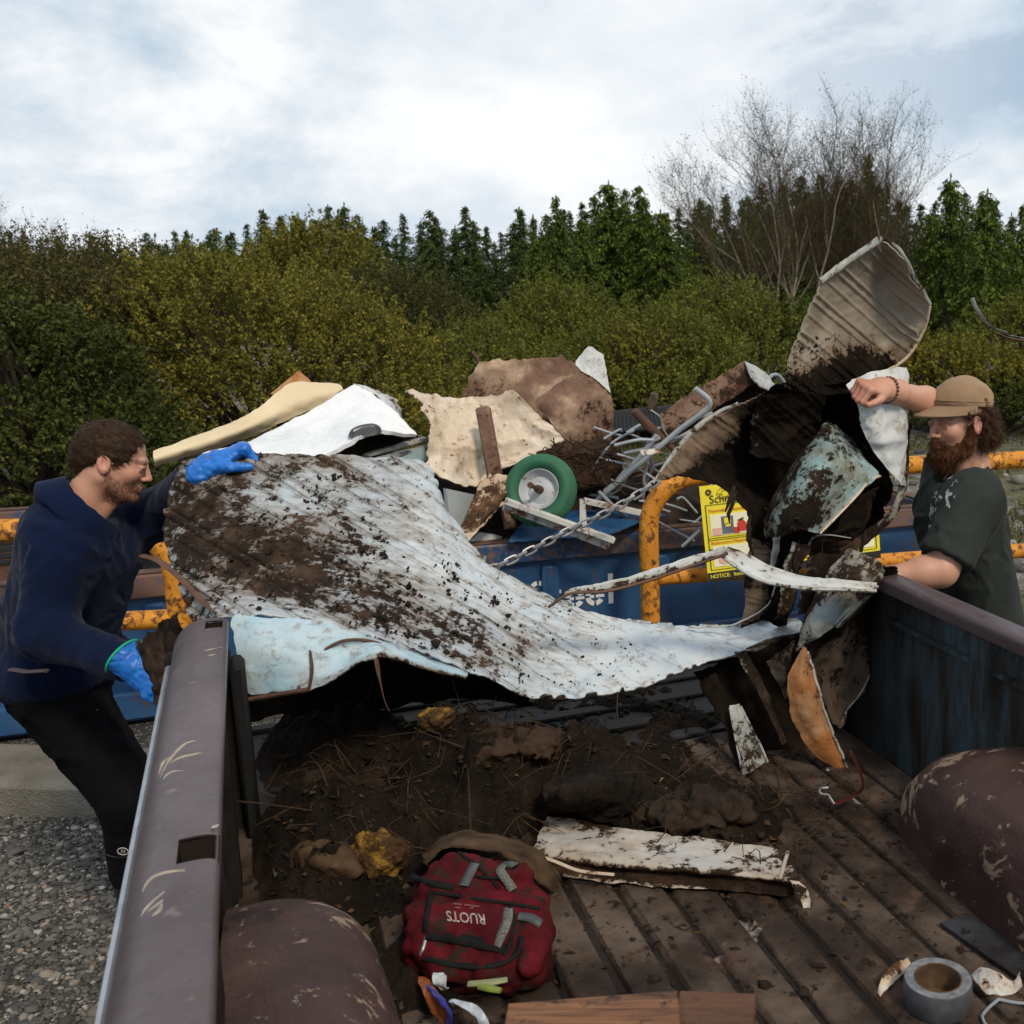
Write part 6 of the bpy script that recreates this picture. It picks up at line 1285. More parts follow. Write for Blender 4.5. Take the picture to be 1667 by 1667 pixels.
# ------------------------------------------------------------ the two men
KY = .15; HS = .865
def PM(px, py, Y): return P(px, py, Y + KY)
def nrm(v): v = np.asarray(v, float); return v / np.linalg.norm(v)
def f_skin(t):
    v = t.coord('Object'); c = t.attr('Col', 'Color'); n = t.noise(v, 60, 4); n2 = t.noise(v, 14, 3)
    c = t.mix(t.math('MULTIPLY', n2, .35), c, (.40, .17, .11)); c = t.mix(t.math('MULTIPLY', t.step(n, .55, .75), .18), c, (.25, .12, .08))
    return {'Base Color': c, 'Roughness': .48, 'Normal': t.bump(t.noise(v, 420, 3), .12, .001), 'Subsurface Weight': .12, 'Subsurface Radius': (.012, .005, .003), 'Subsurface Scale': 1.0}
M_skin = material('skin', f_skin)
def cloth(name, c, fuzz=260, rough=.9, var=.3, sheen=.25, extra=None):
    def fn(t):
        v = t.coord('Object'); n = t.noise(v, 7, 5); f = t.noise(v, fuzz, 3)
        col = t.ramp(n, [(.3, tuple(x * (1 - var) for x in c)), (.7, tuple(x * (1 + var) for x in c))]); col = t.mix(t.math('MULTIPLY', f, .35), col, tuple(x * .5 for x in c))
        if extra: col = extra(t, col)
        return {'Base Color': col, 'Roughness': rough, 'Normal': t.bump(t.math('ADD', f, t.noise(v, 30, 3)), .3, .002), 'Sheen Weight': sheen, 'Specular IOR Level': .08}
    return material(name, fn)
M_fleece = cloth('navy_fleece', (.0045, .0100, .034), 300, .95, .3, .06)
M_trou = cloth('black_trousers', (.005, .005, .006), 300, .9, .3, .0)
M_boot = plain('black_boot_rubber', (.010, .010, .010), .5, .3, 12, .2)
def f_glove(t):
    v = t.coord('Object'); n = t.noise(v, 30, 5); m = t.noise(v, 22, 6, .7)
    c = t.ramp(n, [(.3, (.006, .10, .42)), (.7, (.012, .17, .58))]); c = t.mix(t.step(m, .60, .68), c, (.10, .11, .10)); return {'Base Color': c, 'Roughness': .42, 'Normal': t.bump(n, .35, .004)}
M_glove = material('blue_rubber_glove', f_glove); M_cuff = plain('green_cuff', (.02, .36, .22), .6, .1, 20)
def hair_mat(name, lo, mid, hi):
    return material(name, lambda t: {'Base Color': t.ramp(t.math('ADD', t.math('MULTIPLY', t.island(), .8), t.math('MULTIPLY', t.noise(t.coord('Object'), 45, 3), .25)), [(.05, lo), (.5, mid), (.95, hi)]), 'Roughness': .6, 'Specular IOR Level': .1})
M_haird = hair_mat('brown_hair', (.010, .006, .004), (.026, .015, .009), (.075, .042, .022)); M_hairr = hair_mat('curly_brown_hair', (.014, .007, .004), (.038, .018, .010), (.10, .048, .022)); M_beard = hair_mat('reddish_beard', (.028, .011, .005), (.075, .029, .012), (.17, .07, .026))
def shirt_extra(t, col):
    v = t.coord('Object'); p = t.attr('print'); vo = t.voronoi(v, 42, 'DISTANCE_TO_EDGE'); n = t.noise(v, 26, 3, .5, 1.0)
    return t.mix(t.math('MULTIPLY', t.step(p, .45, .55), t.step(n, .53, .56)), col, (.40, .41, .40))
M_shirt = cloth('washed_green_shirt', (.030, .036, .032), 420, .92, .22, .03, shirt_extra)
M_jean = cloth('dark_jeans', (.012, .016, .026), 300, .9, .3, .05); M_cap = cloth('tan_cap_cotton', (.30, .195, .115), 500, .9, .12, .1); M_leather = plain('leather_tag', (.16, .065, .025), .6)
M_bead = plain('red_brown_bead', (.12, .03, .02), .4, .2, 40); M_cord = plain('pale_cord', (.45, .43, .40), .6, .1, 20)

def head_mesh(Hc, Rm, skin, lip, hair, stubble, beardless=True, h=.0024):
    S = SDF((-.13, -.105, -.22), (.150, .105, .135), h)
    S.ell((-.014, 0, .028), (.098, .077, .088), k=.01); S.ell((.022, 0, -.035), (.070, .060, .080), k=.03)
    for sy in (-1, 1):
        S.cap((-.005, sy * .052, -.055), (.055, sy * .026, -.098), .022, .018, k=.025); S.ell((.060, sy * .036, -.028), (.026, .024, .022), k=.02)
    S.ell((.079, 0, -.103), (.021, .024, .018), k=.02)
    S.cap((.084, -.030, .016), (.084, .030, .016), .0090, k=.016)
    for sy in (-1, 1): S.ell((.0985, sy * .033, -.005), (.0120, .016, .010), k=.014, op='s')
    S.cap((.091, 0, .006), (.111, 0, -.034), .0070, .0095, k=.010); S.ell((.107, 0, -.037), (.011, .010, .008), k=.006)
    for sy in (-1, 1):
        S.ell((.098, sy * .012, -.039), (.010, .0070, .0070), k=.006); S.ell((.0780, sy * .032, -.004), (.0112, .0112, .0112), k=.002)
        S.cap((.0915, sy * .021, .0015), (.0865, sy * .044, -.0005), .0048, k=.008); S.cap((.0890, sy * .023, -.0115), (.0845, sy * .042, -.0095), .0035, k=.008)
    S.ell((.085, 0, -.068), (.018, .026, .016), k=.012)
    S.cap((.0950, -.014, -.0655), (.0950, .014, -.0655), .0050, k=.006); S.cap((.0940, -.013, -.0762), (.0940, .013, -.0762), .0058, k=.006); S.cap((.106, -.02, -.071), (.106, .02, -.071), .0016, k=.003, op='s')
    for sy in (-1, 1):
        ey = np.array((-.012, sy * .079, -.010)); rt = np.array([nrm((.93, sy * -.10, .30)), nrm((-.1, sy * .97, .2)), nrm((-.30, -.1 * sy, .95))])
        S.ell(ey, (.019, .0085, .032), rt, k=.007); S.ell(ey + (.004, sy * .007, .003), (.010, .006, .019), rt, k=.004, op='s'); S.cap(ey + (.006, -sy * .001, -.026), ey + (.004, sy * .002, -.018), .0075, k=.006)
    S.cap((-.030, 0, -.06), (-.052, 0, -.205), .056, .060, k=.03); S.cap((.030, 0, -.12), (-.005, 0, -.2), .022, .03, k=.03)
    V, Q = S.mesh(); x, y, z = V.T
    col = np.tile(np.array(skin), (len(V), 1)).astype(float)
    def blend(m, c): nonlocal col; col = col * (1 - m[:, None]) + np.array(c) * m[:, None]
    sm = lambda a, lo, hi: np.clip((a - lo) / (hi - lo), 0, 1)
    blend(.35 * np.exp(-(((x - .07) / .03) ** 2 + ((abs(y) - .04) / .022) ** 2 + ((z + .03) / .025) ** 2)), (.48, .17, .11)); blend(.45 * np.exp(-(((x - .115) / .012) ** 2 + (y / .016) ** 2 + ((z + .037) / .013) ** 2)), (.48, .16, .11)); blend(.5 * (abs(y) > .078), (.46, .17, .12))
    blend(np.exp(-((abs(z + .071) / .009) ** 4)) * (abs(y) < .020) * (x > .086), lip)
    eye = (np.abs(np.linalg.norm(np.stack([x - .0780, abs(y) - .032, z + .004], 1), axis=1) - .0112) < .0010) & (x > .083); blend(eye * .9, (.28, .23, .20)); blend((eye & (np.hypot(abs(y) - .033, z + .005) < .0058)) * 1.0, (.02, .015, .012))
    lash_shade = (x > .072) & (abs(y) > .017) & (abs(y) < .046) & (abs(z - .0005 + 6 * (abs(y) - .031) ** 2) < .0030); blend(lash_shade * .50, (.09, .045, .03)); blend(.45 * np.exp(-(((abs(y) - .03) / .018) ** 2 + ((z + .002) / .012) ** 2)) * (x > .065), (.22, .10, .07))  # lash line and eye-socket shade put into the skin colour
    brow = (x > .065) & (abs(z - .0175 + abs(abs(y) - .028) * .12) < .0075) & (abs(y) > .010) & (abs(y) < .050); blend(brow * .45, hair)
    st = sm(-z, .045, .062) * sm(x, -.012, .012) * (1 - sm(-z, .125, .14)) + sm(x, .085, .093) * (abs(z + .055) < .006) * (abs(y) < .028); jaw = sm(abs(y), .0, .001) * np.clip(st, 0, 1); blend(jaw * stubble * (.75 + .35 * fbm(V * 260, 2, 3)) * ~((abs(z + .071) < .009) & (abs(y) < .02)), hair)
    return V @ Rm * HS + Hc, Q, np.clip(col, 0, 1)

def hand(S, w, d, n, thumb, curl, sc=1.0, fat=1.0, spread=.0, thumb_dir=None):
    """hand from the wrist w along d; n: back of the hand; thumb: +1/-1 side; curl: bend of the three joints in degrees"""
    d, n = nrm(d), nrm(n - nrm(d) * (np.dot(n, nrm(d)))); s = np.cross(d, n) * thumb; w = np.asarray(w, float)
    S.cap(w - d * .03 * sc, w + d * .02 * sc, .026 * sc * fat, .027 * sc * fat, k=.012, sq=(s, 1.2))
    S.ell(w + d * .052 * sc, np.array((.050, .041, .0165 * fat)) * sc, np.array([d, s, n]), k=.012)
    S.cap(w + d * .086 * sc + s * .028 * sc, w + d * .082 * sc - s * .030 * sc, .0135 * sc * fat, .012 * sc * fat, k=.008)
    for off, ln, i in ((.029, .92, 0), (.010, 1.0, 1), (-.010, .94, 2), (-.029, .76, 3)):
        p = w + d * (.090 - .004 * (i == 3) - .002 * (i == 0)) * sc + s * off * sc; ang = 0
        for seg, (l, r0_) in enumerate(((.045, .0098), (.027, .0090), (.022, .0082))):
            ang += math.radians(curl[seg] * (1 + .06 * i)); dd = nrm(d * math.cos(ang) - n * math.sin(ang) + s * spread * (1.5 - i) * .3); q = p + dd * l * ln * sc
            S.cap(p, q, r0_ * sc * fat, r0_ * .92 * sc * fat, k=.0035); p = q
    p = w + d * .022 * sc + s * .030 * sc - n * .004 * sc; td = nrm(d * .75 + s * .55 - n * .35) if thumb_dir is None else nrm(thumb_dir)
    q = p + td * .034 * sc; S.cap(p, q, .0145 * sc * fat, .0115 * sc * fat, k=.010); q2 = q + nrm(td + d * .45 - s * .35 - n * .25) * .026 * sc; S.cap(q, q2, .0112 * sc * fat, .0098 * sc * fat, k=.004); S.cap(q2, q2 + nrm(td + d * .6 - s * .7 - n * .4) * .017 * sc, .0098 * sc * fat, .008 * sc * fat, k=.003)
    return S

def strands(name, V, Q, mat, parent, n, L, wd, flow, curl=.0, lift=.25, seed=0, mask=None):
    """hair as thin ribbons rooted on a surface and combed along flow(p, normal)"""
    r = np.random.default_rng(seed); a, b_, c_ = V[Q[:, 0]], V[Q[:, 1]], V[Q[:, 2]]; N = np.cross(b_ - a, c_ - a); N /= np.linalg.norm(N, axis=1, keepdims=True) + 1e-12; C = V[Q].mean(1)
    if mask is not None: ok = mask(C, N); C, N = C[ok], N[ok]
    i = r.integers(0, len(C), n); p = C[i] + r.normal(size=(n, 3)) * .002; nn = N[i]; fl = flow(p, nn); fl = fl - nn * (fl * nn).sum(1, keepdims=True); fl /= np.linalg.norm(fl, axis=1, keepdims=True) + 1e-9
    dr = fl + nn * lift + r.normal(size=(n, 3)) * .22; dr /= np.linalg.norm(dr, axis=1, keepdims=True); ln = L * r.uniform(.55, 1.3, n); sd_ = np.cross(dr, nn); sd_ /= np.linalg.norm(sd_, axis=1, keepdims=True) + 1e-9
    ph = r.uniform(0, 6.28, n); K = 6; rows = []
    for k in range(K):
        t_ = k / (K - 1); q = p + dr * (ln * t_)[:, None] - nn * (lift * ln * t_ ** 2 * .8)[:, None] + (np.array((0, 0, -.35)) * (ln * t_ ** 2)[:, None] * .3)
        q = q + sd_ * (curl * np.sin(ph + t_ * 9))[:, None] + nn * (curl * (np.cos(ph + t_ * 9) + .4))[:, None]; w_ = wd * (1 - .75 * t_); rows.append(np.stack([q - sd_ * w_, q + sd_ * w_], 1))
    Vv = np.stack(rows, 1).reshape(n, K * 2, 3); q = np.array([(2 * k, 2 * k + 1, 2 * k + 3, 2 * k + 2) for k in range(K - 1)])
    return mesh_obj(name, Vv.reshape(-1, 3), (q[None] + (np.arange(n) * K * 2)[:, None, None]).reshape(-1, 4), mat, parent, True)
def join(parts):
    V = []; Q = []; C = []; k = 0
    for v, q, c in parts: V.append(v); Q.append(q + k); C.append(c if c.ndim == 2 else np.tile(c, (len(v), 1))); k += len(v)
    return np.concatenate(V), np.concatenate(Q), np.concatenate(C)
def frame(fwd, pitch=0.0, roll=0.0):
    f = np.array((*nrm(np.array(fwd[:2])), 0.0)); l = np.array((-f[1], f[0], 0)); u = np.array((0, 0, 1.0)); c, s = math.cos(pitch), math.sin(pitch)
    f2 = f * c - u * s; u2 = u * c + f * s; c, s = math.cos(roll), math.sin(roll); return np.array([f2, l * c + u2 * s, u2 * c - l * s])

# ---------------- man in the navy fleece
LF = nrm((.86, .51, 0)); LR_ = np.array((LF[1], -LF[0], 0))           # facing, his right (towards the camera)
lm = thing('person', 'man with short brown hair in a navy fleece and blue gloves gripping the corrugated sheet', 'person', (*P(180, 1000, 2.92)[:2], 0))
Hl = PM(184, 748, 2.76); Rl = frame(LF + LR_ * .16, R(19), R(-3))
skin1 = (.50, .262, .170)
hv = head_mesh(Hl, Rl, skin1, (.42, .17, .13), (.075, .04, .025), .62)
sr, sl_ = PM(100, 886, 2.66), PM(190, 856, 2.96); er, wr = PM(72, 1030, 2.58), P(205, 1078, 2.66); el, wl_ = PM(258, 836, 2.93), P(326, 776, 2.90)
pel = PM(84, 1085, 2.88); che = PM(132, 892, 2.82)
k_r, a_r, k_l, a_l = PM(212, 1305, 2.78), PM(232, 1520, 2.86), PM(216, 1295, 2.96), PM(246, 1500, 3.00)
a_r[2] = a_l[2] = .10
S = SDF(np.minimum.reduce([er, wr, pel, a_r, a_l, sr]) - .22, np.maximum.reduce([Hl, sl_, wl_, el, pel]) * (1, 1, 0) + np.array((.15, .25, max(wl_[2], sl_[2]) + .12)), .010)
S.cap(che, pel, .135, .125, k=.05, sq=(LR_, 1.25)); S.cap(sr * .8 + che * .2 - UP * .03, sl_ * .8 + che * .2 - UP * .03, .045, k=.04); S.cap(che, Hl - Rl[2] * .20 - Rl[0] * .05, .045, k=.03)
S.cap(sr, er, .055, .045, k=.03); S.cap(er, wr, .043, .030, k=.02); S.cap(sl_, el, .055, .045, k=.03); S.cap(el, wl_, .043, .030, k=.02)
for hp, kn, an in ((pel + LR_ * .09, k_r, a_r), (pel - LR_ * .09, k_l, a_l)): S.cap(hp, kn, .085, .06, k=.04); S.cap(kn, an, .055, .04, k=.03); S.cap(an, an + LF * .13 - UP * .05, .038, .03, k=.03)
bv, bq = S.mesh(); V, Q, C = join([hv, (bv, bq, np.array(skin1))]); mesh_obj('body', V, Q, M_skin, lm, attrs={'Col': C})
def folds(seed, amp, f1=9, f2=24):
    return lambda p: amp * (1.0 - 2.2 * np.abs(fbm(p * (f1, f1, f1 * .75), 2, seed))) + amp * .35 * fbm(p * f2, 2, seed + 4)
def creases(seed, a1=.0042, a2=.0016):
    def f(p):
        w = p + .06 * np.stack([fbm(p * 4, 2, seed), fbm(p * 4, 2, seed + 1), fbm(p * 4, 2, seed + 2)], -1)
        r1 = 1 - np.abs(fbm(w * (16, 16, 9), 2, seed + 3)) * 2.4; r2 = 1 - np.abs(fbm(w * (34, 34, 20), 2, seed + 6)) * 2.2
        return -a1 * np.clip(r1, -.5, 1) * np.clip(.6 + fbm(p * 5, 2, seed + 8), 0, 1.2) - a2 * np.clip(r2, -.5, 1)
    return f
S = SDF(np.minimum.reduce([er, wr, pel, sr]) - .24, np.maximum.reduce([sl_, wl_, el]) + np.array((.12, .2, .12)), .0065)
S.cap(che, pel + UP * .03, .150, .150, k=.06, sq=(LR_, 1.25)); S.cap(sr, sl_, .070, k=.07); NBl = Hl - Rl[2] * .155 * HS - Rl[0] * .040 * HS; axA = nrm(Rl[2] + .62 * Rl[0]); fwA = nrm(Rl[0] - axA * (Rl[0] @ axA)); NBl = NBl - Rl[2] * .012; S.cap(che + UP * .03, NBl - axA * .070, .115, .074, k=.06)
for q_ in range(28):
    an = 6.2832 * q_ / 28; o_ = fwA * math.cos(an) * .076 + Rl[1] * math.sin(an) * .066; S.cap(NBl + o_ * 1.08 - axA * .045, NBl + o_ + axA * .008, .018, .012, k=.010)

S.cap(sr, er, .072, .062, k=.07); S.cap(er, wr - nrm(wr - er) * .01, .060, .050, k=.04); S.cap(sl_, el, .078, .066, k=.06); S.cap(el, wl_, .064, .052, k=.04)
S.ell(pel + LF * .03 + UP * .0, (.185, .205, .09), k=.05)
S.half(pel - UP * .05, -UP + LF * .15, .012); S.disp(creases(5))
mesh_obj('jacket', *S.mesh(), M_fleece, lm)
b = MB(); a = np.linspace(.22, 6.2832 - .22, 60); rows = []
for hh, sc_ in ((-.004, .96), (.018, 1.02), (.026, 1.12), (.020, 1.24), (-.006, 1.42), (-.034, 1.60), (-.039, 1.58), (-.030, 1.50)): rows.append(NBl + axA * hh + fwA * (np.cos(a) * .078 * sc_ + .010 * np.maximum(np.cos(a), 0) ** 6)[:, None] + Rl[1] * (np.sin(a) * .068 * sc_)[:, None])
Gc_ = np.array(rows); Gc_ += .0025 * fbm(Gc_ * 22, 3, 3)[..., None]; ix = np.arange(8 * 60).reshape(8, 60); b.add(Gc_.reshape(-1, 3), [(ix[i, j], ix[i, j + 1], ix[i + 1, j + 1], ix[i + 1, j]) for i in range(7) for j in range(59)]); b.build('collar', M_fleece, lm)
b = MB(); b.tube([P(18, 1090, 2.70), P(45, 1094, 2.665), P(76, 1092, 2.655)], .010, 6, flat=.5); b.build('hem_tab', plain('grey_webbing', (.07, .055, .065), .8), lm)
S = SDF(np.minimum.reduce([pel, k_r, k_l, a_r, a_l]) - .2, np.maximum.reduce([pel, k_r, k_l, a_r, a_l]) + .2, .0085)
S.ell(pel - UP * .03 + LF * .02, (.135, .16, .12), k=.05)
for hp, kn, an in ((pel + LR_ * .09 - UP * .05, k_r, a_r), (pel - LR_ * .09 - UP * .05, k_l, a_l)): S.cap(hp, kn, .104, .078, k=.05); S.cap(kn, kn + (an - kn) * .55, .078, .072, k=.03)
S.disp(creases(9, .007, .002)); mesh_obj('trousers', *S.mesh(), M_trou, lm)
for kn, an in ((k_r, a_r), (k_l, a_l)):
    S = SDF(np.minimum(kn, an) - .2, np.maximum(kn, an) + .22, .007); top = kn + (an - kn) * .12
    S.cap(top, an, .078, .056, k=.02); S.cap(an - UP * .055, an + LF * .15 - UP * .062, .040, .036, k=.03, sq=(LR_, 1.15)); S.half(top, UP, .004); S.half((0, 0, .004), -UP, .004); S.disp(folds(12, .004, 10, 30))
    bo = mesh_obj('boot', *S.mesh(), M_boot, lm)
    b = MB(); d_ = nrm(an - top); u_ = nrm(np.cross(d_, LR_)); a = np.linspace(0, 6.28, 33)
    b.tube([top + d_ * .10 + .079 * (np.cos(q) * u_ + np.sin(q) * LR_) for q in a], .0022, 5, False); b.build('boot_seam', M_boot, bo)
b = MB(); pb_ = P(200, 1386, 2.655); e1 = nrm(P(215, 1386, 2.66) - pb_); a = np.linspace(0, 6.28, 25); b.tube([pb_ + e1 * .013 * math.cos(q) + UP * .010 * math.sin(q) for q in a], .0012, 5, False)
for k in (-1, 0, 1): b.tube([pb_ + e1 * (.004 * k) - UP * .005, pb_ + e1 * (.004 * k + .001) + UP * .005], .0009, 4)
b.build('boot_emblem', M_cord, lm)
# gloves
def glove(w, tip, nback, thumb, curl, cuff_from, sc=1.12, td=None):
    w, tip = np.asarray(w), np.asarray(tip); d = nrm(tip - w); S = SDF(np.minimum.reduce([w, tip, cuff_from]) - .10, np.maximum.reduce([w, tip, cuff_from]) + .10, .0028)
    S.cap(cuff_from, w, .050, .040, k=.02); hand(S, w, d, nback, thumb, curl, sc, 1.22, .15, td); S.disp(lambda p: .0022 * (1 - 2 * np.abs(fbm(p * 40, 2, 3)))); c_d = nrm(w - cuff_from); S.half(cuff_from, -c_d, .003)
    g = mesh_obj('glove', *S.mesh(), M_glove, lm); u = nrm(np.cross(c_d, UP)); v = np.cross(c_d, u); a = np.linspace(0, 6.2832, 33)
    b = MB(); b.tube([cuff_from + c_d * .002 + .0505 * (u * math.cos(q) + v * math.sin(q)) for q in a], .0036, 6, False); b.build('cuff_band', M_cuff, g)
glove(P(344, 762, 2.86), P(344, 762, 2.86) + np.array((.62, .30, .42)) * .1, np.array((-.45, -.25, .85)), 1, (84, 62, 40), P(322, 778, 2.885), 1.12, td=np.array((.90, -.42, -.02)))
glove(P(216, 1080, 2.64), P(262, 1122, 2.60), np.array((-.25, -.85, .35)), -1, (35, 45, 30), P(199, 1068, 2.645), 1.12, td=np.array((.6, -.3, .5)))
# hair
S = SDF((-.14, -.115, -.12), (.13, .115, .155), .0035)
S.ell((-.015, 0, .031), (.1025, .0812, .0910), k=.01); S.cap((-.068, 0, -.02), (-.064, 0, -.068), .052, .036, k=.03)
S.ell((.122, 0, .004), (.078, .13, .096), k=.010, op='s'); S.ell((.03, 0, -.10), (.082, .13, .082), k=.012, op='s')
S.disp(lambda p: .0030 * fbm(p * (40, 90, 60), 3, 2)); hv_, hq_ = S.mesh(); hw = hv_ @ Rl * HS + Hl
ho = mesh_obj('hair', hw, hq_, M_haird, lm)
up_l = Rl[2]; fw_l = Rl[0]
strands('hair_strands', hw, hq_, M_haird, ho, 9000, .013, .0005, lambda p, n: fw_l * .75 - up_l * .25 + .25 * np.cross(n, up_l), .0008, .30, 3, lambda C, N: (C - Hl) @ up_l > -.09)

hvw, hqw = hv[0], hv[1]
def jawmask(C, N):
    q = (C - Hl) @ Rl.T / HS; x, y, z = q.T
    return (z < -.050) & (z > -.130) & (x > .005) & ~((abs(z + .071) < .010) & (abs(y) < .022) & (x > .08)) & ~((x > .085) & (abs(y) < .012) & (z > -.062)) | ((x > .088) & (abs(z + .055) < .006) & (abs(y) < .026)) | ((abs(z + .04) < .03) & (x > -.002) & (x < .018) & (abs(y) > .05))
strands('eyebrow', hvw, hqw, M_haird, lm, 110, .006, .00035, lambda p, n: fw_l * -.6 + up_l * .2 + 0 * p, .0002, .25, 9, lambda C, N: (lambda q: (q[:, 0] > .062) & (abs(q[:, 2] - .0175) < .006) & (abs(q[:, 1]) > .011) & (abs(q[:, 1]) < .048))((C - Hl) @ Rl.T / HS))
strands('short_beard', hvw, hqw, M_beard, lm, 2600, .0075, .00045, lambda p, n: -up_l + fw_l * .3 + 0 * p, .0004, .45, 8, jawmask)
# ---------------- bearded man in the cap
RF = nrm((-.93, -.36, 0)); RL_ = np.array((-RF[1], RF[0], 0))        # his left faces the camera
rm = thing('person', 'bearded man in a tan cap and dark green t-shirt holding up the crumpled panel', 'person', (*P(1590, 1000, 2.95)[:2], 0))
Hr = PM(1562, 684, 2.86); Rr = frame(RF + RL_ * .12, R(4), R(2)); skin2 = (.54, .29, .195)
hv = head_mesh(Hr, Rr, skin2, (.40, .17, .13), (.07, .032, .018), .5)
sl2, sr2 = PM(1588, 810, 2.75), PM(1550, 780, 3.02); el2, wl2_ = PM(1532, 928, 2.66), P(1462, 936, 2.80); er2, wr2 = PM(1546, 664, 2.96), P(1440, 634, 2.86)
pel2 = PM(1592, 1045, 2.93); che2 = PM(1566, 852, 2.90)
kn2 = [pel2 + RL_ * s * .10 + RF * .02 for s in (1, -1)]; an2 = [pel2 + RL_ * s * .13 for s in (1, -1)]
for q in kn2: q[2] = .50
for q in an2: q[2] = .10
S = SDF(np.minimum.reduce([wl2_, wr2, el2, pel2 * (1, 1, 0)]) - np.array((.16, .2, .0)), np.maximum.reduce([sl2, sr2, wr2, pel2]) + np.array((.2, .2, .12)), .0045)
S.cap(che2, pel2, .105, .11, k=.05, sq=(RL_, 1.35)); S.cap(sl2 * .85 + che2 * .15, sr2 * .85 + che2 * .15, .040, k=.04); S.cap(che2 + UP * .08, Hr - Rr[2] * .20 - Rr[0] * .045, .044, k=.03)
S.cap(sl2, el2, .050, .042, k=.03); S.cap(el2, el2 + (wl2_ - el2) * .4, .043, .041, k=.03); S.cap(el2 + (wl2_ - el2) * .4, wl2_, .041, .029, k=.02)
S.cap(sr2, er2, .050, .041, k=.03); S.cap(er2, er2 + (wr2 - er2) * .4, .041, .038, k=.03); S.cap(er2 + (wr2 - er2) * .4, wr2, .038, .027, k=.02)
for k in (0, 1): S.cap(pel2 + RL_ * (.09, -.09)[k], kn2[k], .085, .06, k=.04); S.cap(kn2[k], an2[k], .055, .04, k=.03)
bv, bq = S.mesh()
S = SDF(P(1400, 632, 2.80) - .16, P(1440, 632, 2.86) + .12, .0024); dw = nrm(P(1404, 628, 2.80) - wr2)
hand(S, wr2 + dw * .005, dw, np.array((-.25, -.60, .72)), -1, (72, 88, 60), .86, 1.08, .05, thumb_dir=dw * .75 - UP * .62 + np.array((0, -.35, 0))); S.cap(wr2 - dw * .06, wr2 + dw * .01, .032, .028, k=.015, sq=(np.array((0, .6, .8)), 1.12)); h1_ = S.mesh()
S = SDF(wl2_ - .2, wl2_ + .15, .0030); dw2 = nrm(wl2_ - el2); hand(S, wl2_, dw2, np.array((-.1, -.3, .95)), 1, (50, 60, 40), 1.0, 1.0, .1); h2_ = S.mesh()
c2 = np.array(skin2)
def knuckle(v): m = np.exp(-((np.linalg.norm(v - P(1400, 640, 2.80), axis=1) / .045) ** 2)); return c2 * (1 - .5 * m[:, None]) + np.array((.48, .16, .11)) * .5 * m[:, None]
V, Q, C = join([hv, (bv, bq, c2), (*h1_, knuckle(h1_[0])), (*h2_, c2)]); mesh_obj('body', V, Q, M_skin, rm, attrs={'Col': C})
S = SDF(np.minimum.reduce([el2, pel2, sr2, che2]) - .2, np.maximum.reduce([sl2, sr2, pel2]) + np.array((.2, .2, .12)), .0055)
S.cap(che2, pel2 + UP * .05, .110, .118, k=.06, sq=(RL_, 1.45)); S.cap(sl2 - UP * .012, sr2 - UP * .012, .068, k=.06); S.cap(che2 + UP * .06, Hr - Rr[2] * .200 - Rr[0] * .04, .10, .064, k=.05); S.ell(che2 + RF * .03 + UP * .02, (.10, .14, .12), k=.06)
sd2 = nrm(el2 - sl2); S.cap(sl2, sl2 + (el2 - sl2) * .80, .070, .078, k=.05); sd3 = nrm(er2 - sr2); S.cap(sr2, sr2 + (er2 - sr2) * .4, .078, .08, k=.04)
S.half(pel2 + UP * .03, -UP, .006); 
e_c = sl2 + (el2 - sl2) * .86
sl_b, g_b = S.blk(e_c - .16, e_c + .16); cut = (-((g_b - e_c) @ sd2)); near = np.linalg.norm(g_b - (e_c + sd2 * .06), axis=-1) - .115; S.comb(sl_b, np.maximum(near, cut).astype(np.float32), .008, 's')
e_d = sr2 + (er2 - sr2) * .45
S.cap(e_d + sd3 * .06, e_d + sd3 * .2, .12, k=.006, op='s')
def sh_fold(p):
    base = .006 * (1 - 2.2 * np.abs(fbm(p * (7, 7, 5), 2, 15))) + .0018 * fbm(p * 30, 2, 18)
    return base
S.disp(creases(15, .0045, .0012))
nb = Hr - Rr[2] * .160 - Rr[0] * .035; S.ell(nb + UP * .022 + RF * .050, (.078, .070, .062), k=.006, op='s')
sv, sq_ = S.mesh(); pc = PM(1515, 802, 2.74); pr_ = ((sv - pc) @ RF > -.08) * np.exp(-((np.linalg.norm((sv - pc) * (1, 1, .75), axis=1) / .085) ** 4))
mesh_obj('shirt', sv, sq_, M_shirt, rm, attrs={'print': pr_})
b = MB(); a = np.linspace(0, 6.2832, 41); b.tube([nb - UP * .006 + RF * .036 + RF * .074 * math.cos(q) + RL_ * .070 * math.sin(q) - UP * (.036 * math.cos(q)) for q in a], .0065, 8, False); b.build('neckband', M_shirt, rm)
b = MB(); b.tube([nb + UP * .004 + RF * .030 + RF * .062 * math.cos(q) + RL_ * .060 * math.sin(q) - UP * (.052 * math.cos(q)) for q in a], .0022, 6, False); b.build('neck_cord', M_cord, rm)
S = SDF(pel2 * (1, 1, 0) - .25, pel2 + .22, .009); S.ell(pel2 - UP * .03, (.135, .165, .13), k=.05)
for k in (0, 1): S.cap(pel2 + RL_ * (.09, -.09)[k] - UP * .04, kn2[k], .105, .08, k=.04); S.cap(kn2[k], an2[k], .08, .068, k=.03)
S.disp(creases(29, .006, .002)); mesh_obj('jeans', *S.mesh(), M_jean, rm)
for k in (0, 1):
    S = SDF(an2[k] - .25, an2[k] + .25, .008); S.cap(an2[k] - UP * .05, an2[k] + RF * .16 - UP * .06, .045, .038, k=.03, sq=(RL_, 1.1)); S.cap(an2[k], an2[k] - UP * .04, .055, k=.03); S.half((0, 0, .004), -UP, .004); mesh_obj('boot', *S.mesh(), M_boot, rm)
